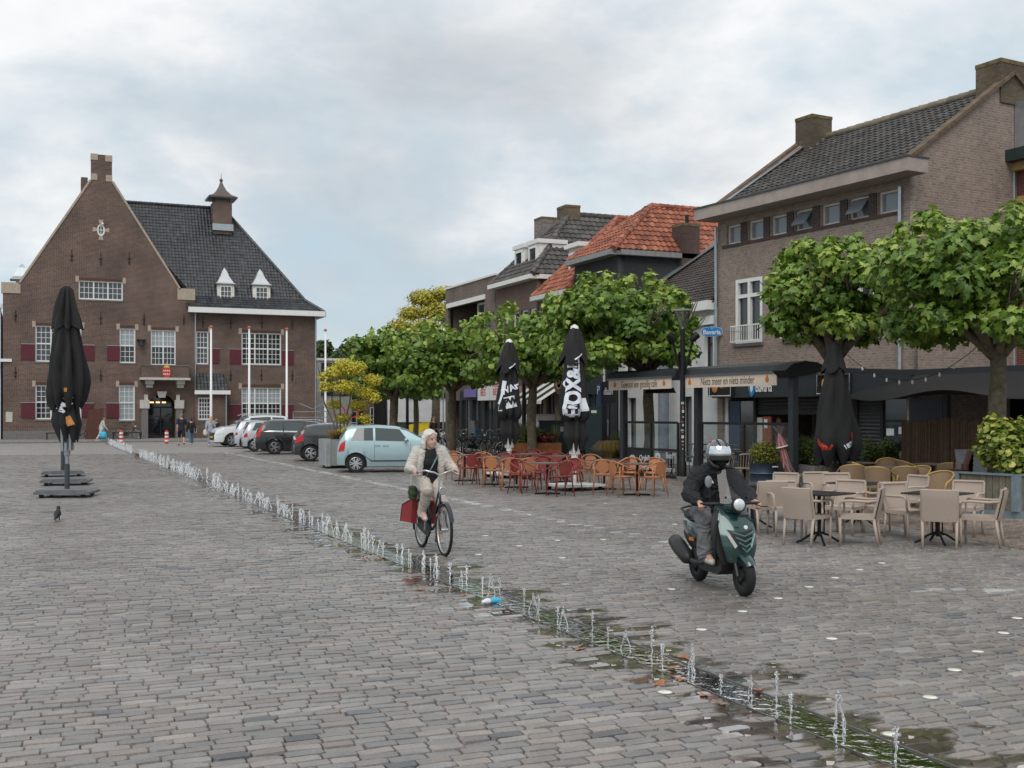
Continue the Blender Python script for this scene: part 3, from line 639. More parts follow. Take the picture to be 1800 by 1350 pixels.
    arch = MB()
    for i in range(16):
        a0, a1 = math.pi*i/16, math.pi*(i+.9)/16
        arch.prism([(dm+q*math.cos(a), dzs+q*math.sin(a)) for q, a in ((dr+.01, a0), (dr+.3, a0), (dr+.3, a1), (dr+.01, a1))], lambda u, v, q: (u, q, v), -.03, .05)
    arch.build('arch_stones', M('hall_lintel', (.10, .05, .035), .85), t)
    MB().prism([(dm-.35, fz(284, 688)), (dm-.22, fz(284, 699)), (dm+.22, fz(284, 699)), (dm+.35, fz(284, 688))], lambda u, v, q: (u, q, v), -.1, .1).build('key_stone', M('pale_stone'), t)
    door = MB().box(dx0, dx1, .9, .95, 0, dzs+dr).build('door', glassmat('door_glass', (.012, .013, .015), .03), t)
    MB().box(dx0, dx1, .84, .9, dzs-.08, dzs+.02).box(dm-.04, dm+.04, .841, .899, 0, dzs-.08).box(dx0, dx0+.07, .842, .9, 0, dzs-.08).box(dx1-.07, dx1, .842, .9, 0, dzs-.08).build('door_frame', ironm, door)
    dl = MB()
    for i in range(3): dl.box(dm-.75+i*.42, dm-.5+i*.42, .75, .8, dzs+.28, dzs+.36)
    dl.build('lamp_strip', M('warm_lamp', (1, .6, .2), .4, var=0, emit=3), door)
    bx0, bx1, bz0, bz1 = fx(247), fx(329), fz(288, 667), fz(288, 644)
    bal = MB().box(bx0, bx1, -1.0, -.85, bz0+.1, bz1).box(bx0, bx0+.15, -.85, -.002, bz0+.1, bz1-.002).box(bx1-.15, bx1, -.85, -.002, bz0+.1, bz1-.002).build('balcony', bm_, t)
    MB().box(bx0-.1, bx1+.1, -1.08, -.003, bz0-.06, bz0+.1).build('balcony_slab', M('pale_stone'), bal); MB().box(bx0-.04, bx1+.04, -1.04, -.81, bz1, bz1+.07).build('balcony_cap', grey, bal)
    for px in (262, 316): x = fx(px); MB().box(x-.28, x+.28, -.75, -.003, bz0-.35, bz0-.062).box(x-.22, x+.22, -.5, -.004, bz0-.6, bz0-.352).build('console', M('pale_stone'), bal)
    cx_, cz_ = fx(290), fz(290, 655)
    coa = MB().prism([(-.27, .3), (.27, .3), (.29, -.1), (.2, -.35), (0, -.46), (-.2, -.35), (-.29, -.1)], lambda u, v, q: (cx_+u, q, cz_+v), -1.05, -1.002).build('coat_of_arms', M('arms_red', (.55, .06, .04), .5), bal)
    cr = MB(); [cr.prism([(-.22, .31+0), (.22, .31), (.16, .44), (.06, .5), (0, .68), (-.06, .5), (-.16, .44)], lambda u, v, q: (cx_+u, q, cz_+v), -1.06, -1.003)]; cr.build('crown', M('arms_gold', (.62, .4, .1), .4), coa)
    ch = MB()
    for r_ in range(2):
        for c_ in range(4): ch.prism([(-.05, 0), (0, .06), (.05, 0), (0, -.06)], lambda u, v, q: (cx_-.18+c_*.12+u, q, cz_+.1-r_*.24+v), -1.058, -1.051)
    ch.build('arms_charges', M('arms_white', (.8, .75, .7), .5), coa)
    # lean-to bay with its own little roof
    lx0, lx1 = fx(343), fx(399); lz0, lz1 = fz(370, 690), fz(370, 657)
    wl = R_((346, 699, 369, 738)); wall('bay_wall', rect(lx0-.05, lx1-.15, 0, lz0), [rect(*wl)], bm_, t, .3, -.62)
    MB().box(lx1-.44, lx1-.15, -.3, .1, 0, lz0).build('bay_wall', bm_, t); MB().box(lx0-.049, lx0+.04, -.3, .1, 0, lz0).build('bay_wall', bm_, t)
    window(t, *wl, -.44, 1, (1,), (4, 5), .1, .045, white, pd, grey, .1)
    roof_tiles('bay_roof', [(lx0, -.85, lz0+.15), (lx1, -.85, lz0+.15), (lx1-.3, .05, lz1), (lx0+.1, .05, lz1)], tile, t, .24, .3)
    MB().box(lx0-.15, lx1+.1, -1.0, -.83, lz0-.14, lz0+.14).box(lx1-.09, lx1+.1, -.83, .1, lz0-.14, lz0+.13).build('gutter', white, t)
    MB().cyl((fx(395), -.7, 0), (fx(395), -.7, lz0), .05).build('downpipe', lead, t); MB().cyl((E+.06, .03, 0), (E+.06, .03, He), .055).build('downpipe', lead, t); MB().cyl((W-.1, .02, 0), (W-.1, .02, He), .05).build('downpipe', lead, t)
    # roofs. wing: front slope with bell-cast foot, hip at the right
    yr = 5.6; dr_ = onYd(300, TY)[1]+yr*CS; zr = ht(360, dr_); ox2 = .45
    fr_l = (E-4.5, -ox2, He+.28); rx1 = fx(430)-.0
    def P(x, y, z): return (x, y, z)
    zf = He+1.2; yf = .75
    xr1 = W-.0; xe = W+ox2
    # foot strip then main slope
    rr = fx(408)+.25
    roof_tiles('wing_roof_foot', [P(E-.6, -ox2, He+.25), P(xe, -ox2, He+.25), P(xe-1.2, yf, zf), P(E-.6, yf, zf)], tile, t, .24, .3)
    roof_tiles('wing_roof', [P(E-2.3, yf, zf), P(xe-1.2, yf, zf), P(rr, yr, zr), P(fx(215), yr, zr)], tile, t, .24, .3)
    roof_tiles('wing_roof_hip', [P(xe-1.2, yf, zf), P(xe-1.2, 2*yr-yf, zf), P(rr, yr, zr)], tile, t, .24, .3)
    roof_tiles('wing_roof_foot', [P(xe, -ox2, He+.25), P(xe, 2*yr+ox2, He+.25), P(xe-1.2, 2*yr-yf, zf), P(xe-1.2, yf, zf)], tile, t, .24, .3)
    roof_tiles('wing_roof_back', [P(E-4, 2*yr-yf, zf), P(xe-1.2, 2*yr-yf, zf), P(rr, yr, zr), P(E-4, yr, zr)], tile, t, .4, .5)
    ridge('ridge_tiles', (fx(205), yr, zr+.03), (rr, yr, zr+.03), tile, t, .13); ridge('hip_tiles', (rr, yr, zr), (xe-1.2, yf, zf), tile, t, .13); ridge('hip_tiles', (xe-1.2, yf, zf), (xe, -ox2, He+.28), tile, t, .13)
    # gable section roof, ridge running back from the gable
    gm = (ax0+ax1)/2; gz = zs+.6
    for (x0, x1) in ((.9, gm), (E-.1, gm)):
        q = [(x0, .4, zk-.35), (x0, 11, zk-.35), (x1, 11, gz-1.3), (x1, .4, gz-1.3)]; roof_tiles('gable_roof', q, tile, t, .3, .4)
    MB().box(E-.5, xe+.02, -ox2-.18, -ox2+.12, He-.08, He+.3).build('cornice', white, t); MB().box(xe-.1, xe+.2, -ox2+.12, 2*yr, He-.08, He+.298).build('cornice', white, t)
    MB().box(W-.02, xe-.12, -ox2+.13, .1, He-.06, He).box(E, W-.02, -ox2+.12, .118, He-.06, He-.002).build('soffit', white, t)
    # small lead dormer on the left slope
    MB().box(fx(27), fx(44), 2.2, 3.6, fz(35, 500), fz(35, 484)).build('side_dormer', grey, t); MB().lathe([(1.1, 0), (.75, .25), (.35, .9), (.02, 1.2)], (fx(38), 2.9, fz(35, 485)), 4, ang0=math.pi/4).build('side_dormer_roof', lead, t)
    # chimney with bell cap
    c0, c1 = fx(383)+.25, fx(416)+.3; cm = (c0+c1)/2; cz0, cz1 = zr-2.2, ht(351, dr_-.8)
    ch = MB().box(c0, c1, yr-1.6, yr-.1, cz0, cz1).build('chimney', bm_, t); MB().box(c0-.08, c1+.08, yr-1.75, yr-1.602, cz0+.25, cz0+.75).build('flashing', lead, ch)
    cap = MB(); hw = (c1-c0)/2
    cap.lathe([(hw*2.15, 0), (hw*2.2, .12), (hw*1.35, .34), (hw*.72, .7), (hw*.33, 1.1), (.1, 1.38), (.05, 1.45)], (cm, yr-.85, cz1+.28), 4, ang0=math.pi/4)
    cap.ball((cm, yr-.85, cz1+1.8), .14); cap.cyl((cm, yr-.85, cz1+1.7), (cm, yr-.85, cz1+2.35), .04, .012)
    cap.build('chimney_cap', M('cap_copper', (.13, .105, .1), .5, .4), ch)
    st_ = MB(); [st_.cyl((cm+a*hw*.8, yr-.85+b*.5, cz1), (cm+a*hw*.8, yr-.85+b*.5, cz1+.3), .035) for a in (-1, 1) for b in (-1, 1)]; st_.build('cap_stays', ironm, ch)
    # dormers
    for (a, b, c, d) in ((378, 500, 408, 532), (441, 502, 472, 534)):
        yd = .75; k_ = (onYd((a+c)/2, TY)[1]+yd*CS); sc_ = lambda px: (px-900)/FPX
        x0 = fx(a)+.28; x1 = fx(c)+.28; z0, z1 = ht(d, k_), ht(b, k_)
        dm_ = MB().box(x0, x1, yd, yd+2.4, z0-.3, z1).build('dormer', M('dormer_cream', (.7, .68, .62), .6), t)
        window(dm_, x0+.2, x1-.2, z0+.1, z1-.1, yd+.002, 1, (1,), (3, 3), .06, .035, white, pl_, None, .06)
        MB().box(x0-.12, x1+.12, yd-.14, yd+2.4, z1, z1+.07).build('dormer_eave', grey, dm_)
        mx_ = (x0+x1)/2; w_ = (x1-x0)/2+.14
        MB().lathe([(w_*1.42, 0), (w_*1.1, .12), (w_*.62, .55), (w_*.3, 1.0), (.02, 1.25)], (mx_, yd+.75, z1+.07), 4, ang0=math.pi/4).build('dormer_hood', M('zinc_bright', (.6, .62, .64), .3, .5, var=.08), dm_)
    # bell and notice plate
    MB().lathe([(.2, 0), (.17, .1), (.12, .3), (.03, .38)], (fx(248), -.25, fz(248, 608)), 12).box(fx(248)-.3, fx(248)+.3, -.3, -.003, fz(248, 599), fz(248, 597)).build('bell', ironm, t)
    MB().box(fx(10), fx(22), -.05, -.004, fz(16, 742), fz(16, 724)).build('notice_plate', M('plate_grey', (.5, .48, .45), .6), t)
town_hall()
def neighbour_left():
    x1 = onYd(4, TY)[0]; t = thing('grey_annex', 'pale grey building edge at the far left beside the town hall', 'building', (x1-6, TY+.5, 0))
    wall('wall', rect(0, 5.9, 0, 9.1), [rect(1, 2.2, 2, 4), rect(3.6, 4.8, 2, 4)], M('pale_render', (.5, .54, .57), .7), t, .3); MB().box(0, 5.9, .3, 8, 0, 9).build('core', M('pale_render'), t)
    MB().box(-.1, 6.0, -.2, .3, 9.1, 9.4).build('cornice', M('white_paint'), t); MB().box(5.2, 6.6, -.6, -.3, 5.4, 5.6).build('camera_arm', M('white_paint'), t)
    for xx in (1, 3.6): window(t, xx, xx+1.2, 2, 4, .2, 1, (1, 1), (2, 2))
neighbour_left()
# ================================================================ the row of houses along the right-hand side
class Facade:
    """a street front: origin far (left) end, local x towards the viewer (right), local y into the house"""
    def __init__(s, P, ang): s.P = P; s.a = ang; s.d = (math.cos(ang), math.sin(ang)); s.n = (-s.d[1], s.d[0])
    def at(s, px, y=0.0):
        """local x (and camera depth) of the point of the plane at local depth y that the pixel column px shows"""
        t = (px-900)/FPX; w = (SN+CS*t, CS-SN*t); ox, oy = s.P[0]+s.n[0]*y, s.P[1]+s.n[1]*y
        det = s.d[0]*-w[1]+s.d[1]*w[0]; u = (-ox*-w[1]+-oy*w[0])/det; X, Y = ox+u*s.d[0], oy+u*s.d[1]; return u, depth(X, Y)
    def x(s, px, y=0.0): return s.at(px, y)[0]
    def z(s, px, py, y=0.0): return ht(py, s.at(px, y)[1])
    def root(s, name, label, cat='house'): return thing(name, label, cat, (s.P[0], s.P[1], 0), s.a)
def straight(px0, px1, X):
    y0, y1 = onX(px0, X), onX(px1, X); return Facade((X, y0), R(-90)), y0-y1
def chimney(par, x0, x1, y0, y1, z0, z1, mat, cap=True):
    c = MB().box(x0, x1, y0, y1, z0, z1-.12).build('chimney', mat, par)
    if cap: MB().box(x0-.015, x1+.015, y0-.015, y1+.015, z1-.12, z1).build('chimney_cap', M('mossy_stone', (.14, .105, .055), .9, var=.5, scale=5), c)
    return c
def cafe_house():
    d1 = 39.5; P1 = tuple(d1*q for q in (SN+CS*.181, CS-SN*.181)); d2 = d1/1.232; P2 = tuple(d2*q for q in (SN+CS*.35, CS-SN*.35))
    ang = math.atan2(P2[1]-P1[1], P2[0]-P1[0]); F = Facade(P1, ang); L = math.hypot(P2[0]-P1[0], P2[1]-P1[1]); x, z = F.x, F.z
    t = F.root('cafe_house', 'brown brick cafe house with dark tiled roof, two chimneys and a row of attic windows', 'house')
    bk = brick('cafe_brick', (.33, .245, .195), (.235, .172, .138), (.33, .29, .262), .21, .075, .011, dirt=.14); conc = M('pink_concrete', (.36, .3, .27), .85, var=.15, scale=3); white = M('white_paint'); lead = M('zinc')
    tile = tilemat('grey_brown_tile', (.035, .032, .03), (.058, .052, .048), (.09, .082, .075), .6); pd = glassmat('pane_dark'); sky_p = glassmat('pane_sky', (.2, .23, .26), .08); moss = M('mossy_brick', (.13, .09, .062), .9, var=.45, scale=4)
    He = 8.75; D = 8.8; yr = 4.3; zr = 11.75
    att = [(1277, 1302), (1315, 1342), (1355, 1383), (1397, 1428), (1443, 1476), (1492, 1527), (1543, 1578)]
    za0, za1 = 7.66, 8.32
    holes = [rect(x(a), x(b), za0, za1) for a, b in att]
    fw = x(1340)-x(1293); zt = z(1316, 489); zb = z(1316, 603); step = x(1381)-x(1293)
    fr = [x(1293)+i*step for i in range(4)]; fr = [f for f in fr if f+fw < L-.3]
    holes += [rect(f, f+fw, zb, zt) for f in fr]; holes.append(rect(.25, L-.12, .02, 2.42))
    wall('wall', rect(0, L, 0, He), holes, bk, t, .3)
    gable = [(.302, 0), (D, 0), (D, He), (yr, zr+.3), (.302, He+.5)]
    wall('wall', gable, [], bk, t, .3, L-.002, side=True); wall('wall', gable, [], bk, t, .3, .302, side=True); wall('wall', rect(.3, L-.3, 0, He), [], bk, t, .3, D-.3)
    MB().box(.31, L-.31, .5, D-.31, 2.9, 3.1).build('upper_floor', conc, t)
    for i, (a, b) in enumerate(att):
        w = window(t, x(a), x(b), za0, za1, .2, 1, (1,), (1, 1), .07, .03, M('cream_frame', (.6, .55, .5), .6), sky_p, None, .1)
        if i in (3, 5):        # tilted open
            xa, xb = x(a)+.1, x(b)-.1; MB().add([(xa, .06, za1-.1), (xb, .06, za1-.1), (xb, -.26, za0+.16), (xa, -.26, za0+.16), (xa, .09, za1-.1), (xb, .09, za1-.1), (xb, -.23, za0+.14), (xa, -.23, za0+.14)], [(0, 1, 2, 3), (7, 6, 5, 4), (0, 4, 5, 1), (2, 6, 7, 3), (0, 3, 7, 4), (1, 5, 6, 2)]).build('open_sash', sky_p, w)
    MB().box(x(1270), x(1583), -.04, -.002, za0-.09, za0-.002).build('sill_course', M('dark_brick_sill', (.08, .05, .045), .85), t)
    for (a, b), (c, d) in zip(att, att[1:]): MB().box(x(b)+.03, x(c)-.03, -.035, -.002, za0, za1).build('pier', brick('dark_pier_brick', (.075, .045, .045), (.05, .033, .035), (.12, .1, .09)), t)
    for f in fr:
        w = window(t, f, f+fw, zb, zt, .14, 2, (.28, 1), (1, 1), .12, .04, white, pd, M('grey_plinth'), .14)
        r = MB(); zr_ = z(1316, 572)
        for xx in [f-.06+i*(fw+.12)/13 for i in range(14)]: r.bar((xx, -.16, zb+.07), (xx, -.16, zr_), .018)
        r.bar((f-.08, -.16, zb+.06), (f+fw+.08, -.16, zb+.06), .03).bar((f-.08, -.16, zr_), (f+fw+.08, -.16, zr_), .04); r.bar((f-.07, -.16, zr_-.02), (f-.07, 0, zr_-.02), .025).bar((f+fw+.07, -.16, zr_-.02), (f+fw+.07, 0, zr_-.02), .025)
        r.build('railing', white, w)
    # eaves box, roof, parapet copings
    MB().box(-.3, L+.62, -.8, .002, He-.2, He+.18).build('eaves_box', conc, t); MB().box(-.32, L+.64, -.84, .05, He+.18, He+.23).build('gutter_edge', M('lead_dark', (.07, .075, .08), .5, .3), t)
    for s_ in (0, 1):
        ya = -.35 if s_ == 0 else 2*yr+.35
        roof_tiles('roof', [(.25 if s_ == 0 else L-.25, ya, He+.12), (L-.25 if s_ == 0 else .25, ya, He+.12), (L-.25 if s_ == 0 else .25, yr, zr), (.25 if s_ == 0 else L-.25, yr, zr)], tile, t, .25, .31, .04, .035)
    ridge('ridge_tiles', (.3, yr, zr+.05), (L-.3, yr, zr+.05), tilemat('mossy_ridge', (.16, .13, .08), (.2, .17, .13), (.25, .2, .14)), t, .14)
    sl_ = Vector((0, yr+.3, zr-He)).normalized()
    for xx in (.02, L-.02):
        MB().bar((xx, -.3, He+.2), (xx, yr+.02, zr+.35), .3, .1).build('verge_coping', moss, t); MB().bar((xx, 2*yr+.3, He+.2), (xx, yr-.02, zr+.348), .3, .1).build('verge_coping', moss, t)
    MB().bar((.3, -.2, He+.28), (.3, yr, zr+.2), .28, .02).build('verge_flashing', lead, t)
    mb = brick('mossy_chimney_brick', (.16, .11, .06), (.10, .075, .05), (.14, .12, .09), .21, .062, .009, dirt=.6)
    zc1 = ht(214, 41.6); xc0, xc1 = 0, .85
    c = chimney(t, xc0, xc1, yr-.75, yr+.2, zr-1.0, zc1, mb)
    fl = MB(); [fl.box(xc1+.002, xc1+.03, yr-.85+i*.28, yr-.57+i*.28, zr-.75+i*.2, zr-.42+i*.2) for i in range(4)]; fl.build('stepped_flashing', lead, c)
    chimney(t, L-.85, L+.05, yr-.55, yr+.9, zr-.6, ht(97, 33.6), mb)
    for px in (1262, 1585): xx = x(px); MB().tube([(xx, -.09, 2.5), (xx, -.09, He-.43)], .055).build('downpipe', lead, t)
    # ground floor: dark fascia, a deep dark bar room behind roller shutters and glass
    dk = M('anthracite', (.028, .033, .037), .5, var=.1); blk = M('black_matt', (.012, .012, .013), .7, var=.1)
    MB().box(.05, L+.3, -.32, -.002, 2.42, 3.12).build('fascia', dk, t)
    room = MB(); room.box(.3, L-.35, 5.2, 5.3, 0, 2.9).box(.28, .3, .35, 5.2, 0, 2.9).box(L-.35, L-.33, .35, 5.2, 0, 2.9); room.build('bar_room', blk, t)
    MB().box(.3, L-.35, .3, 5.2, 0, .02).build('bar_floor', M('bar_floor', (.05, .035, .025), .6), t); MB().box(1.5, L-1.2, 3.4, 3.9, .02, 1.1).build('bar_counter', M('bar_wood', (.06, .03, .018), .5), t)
    def shutter(x0, x1, z0, z1, name='roller_shutter'):
        s = MB().box(x0, x1, .19, .2, z0, z1).build(name, dk, t); k = int((z1-z0)/.11)
        for i in range(k): zz = z0+i*.11; MB().add([(x0, .188, zz+.003), (x1, .188, zz+.003), (x1, .155, zz+.05), (x0, .155, zz+.05), (x1, .188, zz+.1), (x0, .188, zz+.1)], [(0, 1, 2, 3), (3, 2, 4, 5)]).build('slat', M('shutter_slat', (.06, .062, .065), .45, .3), s)
    xs = [x(q) for q in (1275, 1296, 1322, 1400, 1446, 1502, 1545, 1580)]
    MB().box(.25, xs[0], .1, .25, .02, 2.42).build('door_pier', white, t)
    MB().box(xs[0], xs[1]-.05, .15, .17, .1, 2.3).build('side_door', M('blue_door', (.02, .05, .1), .4), t)
    MB().box(xs[1], xs[2], .15, .165, .5, 2.3).build('bar_window', clearglass('bar_glass', (.55, .6, .63), .5), t)
    MB().box(xs[2]-.05, xs[2]+.32, .16, .2, .3, 1.75).build('white_panel', M('white_board', (.55, .53, .5), .6), t); MB().box(xs[2]+.36, xs[2]+.75, .14, .2, .55, 1.78).build('wood_panel', M('orange_wood', (.28, .08, .03), .5), t); MB().box(xs[2]+.45, xs[2]+.6, .125, .138, 1.4, 1.7).build('menu_card', white, t)
    shutter(xs[2]+.1, xs[4], 1.85, 2.42); shutter(xs[4]+.1, xs[5]-.1, 1.75, 2.42); shutter(xs[5], xs[6], .5, 2.42)
    for q in (xs[2], xs[4], xs[5]-.05, xs[6], L-.16): MB().box(q-.06, q+.06, .1, .26, .02, 2.42).build('shop_post', blk, t)
    MB().box(xs[1], xs[2]-.06, .1, .26, .02, .5).build('stall_riser', blk, t); MB().box(xs[5], L-.2, .1, .26, .02, .5).build('stall_riser', blk, t)
    MB().box(xs[6]+.06, L-.22, .15, .165, .5, 2.3).build('bar_window', glassmat('bar_pane', (.02, .022, .025), .05), t)
    [MB().box(xs[6]+a, xs[6]+a+.28, .143, .149, b, b+.2).build('notice', white, t) for a, b in ((.15, 1.25), (.6, 1.3), (.62, .6))]
    # signs on the fascia
    yF = -.325; xc = x(1345, -.32); wt = M('sign_white', (.8, .8, .78), .5, var=.03); blu = M('sign_blue', (.02, .2, .5), .35, var=.08)
    sg = MB().prism([(-.16, .28), (.16, .28), (.17, -.02), (.09, -.22), (0, -.3), (-.09, -.22), (-.17, -.02)], lambda u, v, q: (x(1323, -.32)+u, q, 2.72+v), yF-.04, yF).build('brewery_shield', blu, t)
    MB().prism([(-.07, .14), (0, .05), (.07, .14), (.06, -.05), (0, -.16), (-.06, -.05)], lambda u, v, q: (x(1323, -.32)+u, q, 2.72+v), yF-.05, yF-.041).build('shield_charge', wt, sg)
    text('brewery_lettering', 'Bavaria', .44, wt, t, T(x(1329, -.32), yF-.02, 2.72) @ FACE, 'LEFT', .01, .62)
    # house sign on a black board in a pipe frame
    for (px, wpx) in ((1249, 0), (1466, 1)):
        xx = x(px+3, -.34); b = MB().box(xx-.1 if not wpx else x(1440, -.34), x(1290, -.34) if not wpx else x(1497, -.34), yF-.05, yF-.002, 2.47, 3.06).build('sign_board', blk, t)
        xa, xb = (xx-.1, x(1288, -.34)) if not wpx else (x(1440, -.34), x(1497, -.34))
        MB().tube([(xa, yF-.1, 2.48), (xb, yF-.1, 2.48), (xb, yF-.1, 3.07), (xa, yF-.1, 3.07)], .028, 8, closed=True).build('pipe_frame', M('chrome', (.6, .6, .6), .2, 1), b)
        MB().ball((xa+.3, yF-.07, 2.77), .15, 12, 8, (1, .3, 1.25)).build('bottle_emblem', M('emblem_gold', (.6, .28, .08), .4), b)
        text('sign_lettering', 'DE H', .2, M('gold_letter', (.55, .3, .1), .4), b, T(xa+.75 if not wpx else xa+.8, yF-.06, 2.8) @ FACE, 'CENTER', .004, .8)
    # little oval brewery sign projecting from the corner
    sx, sz = x(1268), z(1268, 584); arm = MB().bar((sx, -.02, sz), (sx, -.25, sz), .05).box(sx-.04, sx+.04, -.28, -.002, sz-.12, sz+.12).build('sign_bracket', M('grey_metal', (.3, .31, .32), .5, .5), t)
    # annex to the right: fascia, sail, reed screen
    A = thing('terrace_annex', 'low black terrace annex with slack dark shade cloth beside the cafe house', 'annex', (P2[0], P2[1], 0), ang)
    MB().box(.32, 9, -.25, -.05, 2.38, 3.1).build('fascia', dk, A); MB().box(.01, 9, 0, 4.3, 3.0, 3.12).build('flat_roof', dk, A); MB().box(.02, 9, 4.2, 4.35, 0, 3.0).build('rear_wall', blk, A)
    [MB().box(q, q+.15, -.2, -.05, 0, 2.38).build('post', dk, A) for q in (1.3, 4.4)]
    MB().box(.05, 1.2, -.1, -.06, .02, 2.3).build('door', M('dark_blue_door', (.015, .02, .035), .4), A)
    def sail(u, v): return (.6+u*6.2, -.3-2.9*v, 2.95-.62*v-.3*math.sin(math.pi*min(1, v*1.0))*math.sin(math.pi*u)*.8-.12*v*math.sin(u*9))
    MB().grid(sail, 18, 10).build('shade_cloth', M('shade_cloth', (.016, .016, .016), .9, var=.15), A, True)
    rb = brick('red_brick', (.2, .045, .03), (.14, .035, .028), (.2, .15, .12), .21, .062, .008); yb = M('yellow_brick', (.42, .28, .12), .85)
    B = thing('red_brick_house', 'red brick house with yellow bands at the right edge behind the cafe', 'house', (P2[0], P2[1], 0), ang)
    wall('wall', rect(.03, 7, 0, 9.4), [rect(1.2, 2.3, 4.2, 6.2), rect(3.6, 4.7, 4.2, 6.2)], rb, B, .3, 4.5); MB().box(.04, 7, 4.8, 10, 0, 9.3).build('core', rb, B)
    for zz in (5.3, 6.9, 8.2): MB().box(.031, 1.19 if zz < 6.2 else 7, 4.47, 4.499, zz, zz+.2).build('band', yb, B)
    MB().box(-.1, 7.1, 4.0, 4.5, 9.4, 9.75).build('cornice', M('dark_green_paint', (.02, .04, .035), .5), B); MB().box(-.05, 7, 4.3, 4.499, 9.15, 9.4).build('frieze', yb, B); MB().box(.02, 7.1, 4.4, 6.4, 9.75, 11.2).build('roof', lead, B)
    for xx in (1.2, 3.6): window(B, xx, xx+1.1, 4.2, 6.2, 4.65, 1, (1, 1.5))
    MB().cyl((-.03, 4.42, 3), (-.03, 4.42, 9.4), .05).build('downpipe', lead, B)
    return F, L, ang, P1, P2
CAFE, CAFE_L, CAFE_A, CP1, CP2 = cafe_house()
def hip_house(name, label, px0, px1, X, eave, ridge_z, run, wallm, tile, back=7.0, ntile=.27, floors=(), ground=None, cornice=M('white_paint', (.76, .76, .74), .45, var=.06), gut=.35):
    F, L = straight(px0, px1, X); t = F.root(name, label); k = L/2
    holes = []; g = ground or []
    for (zb, zt, n, w) in floors:
        for i in range(n): c = L*(i+.5)/n; holes.append(rect(c-w/2, c+w/2, zb, zt))
    holes.append(rect(.35, L-.35, .02, 2.6))
    wall('wall', rect(0, L, 0, eave), holes, wallm, t, .3); wall('wall', rect(.302, back, 0, eave), [], wallm, t, .3, L-.002, side=True); wall('wall', rect(.302, back, 0, eave), [], wallm, t, .3, .302, side=True)
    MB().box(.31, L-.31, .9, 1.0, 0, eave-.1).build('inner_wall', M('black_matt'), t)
    for (zb, zt, n, w) in floors:
        for i in range(n): c = L*(i+.5)/n; window(t, c-w/2, c+w/2, zb, zt, .16, 1, (1, 1.3), (1, 1), .09, sill=M('grey_plinth'))
    o = gut
    MB().box(-.05, L+.15, -o-.12, -.003, eave-.17, eave+.04).build('cornice', cornice, t); MB().box(L, L+.25, -.003, back, eave-.17, eave+.038).build('cornice', cornice, t)
    A_ = (0, -o, eave+.05); B_ = (L+.2, -o, eave+.05); P_ = (k, run, ridge_z); Q_ = (k, back, ridge_z)
    roof_tiles('roof_front', [A_, B_, P_], tile, t, ntile, .33, .05, .045); roof_tiles('roof_side', [B_, (L+.2, back, eave+.05), Q_, P_], tile, t, ntile, .33, .05, .045); roof_tiles('roof_side', [(0, back, eave+.05), A_, P_, Q_], tile, t, .4, .5, .05, .045)
    ridge('hip_tiles', B_, P_, tile, t, .14); ridge('hip_tiles', A_, P_, tile, t, .14); ridge('ridge_tiles', P_, Q_, tile, t, .14)
    return t, F, L
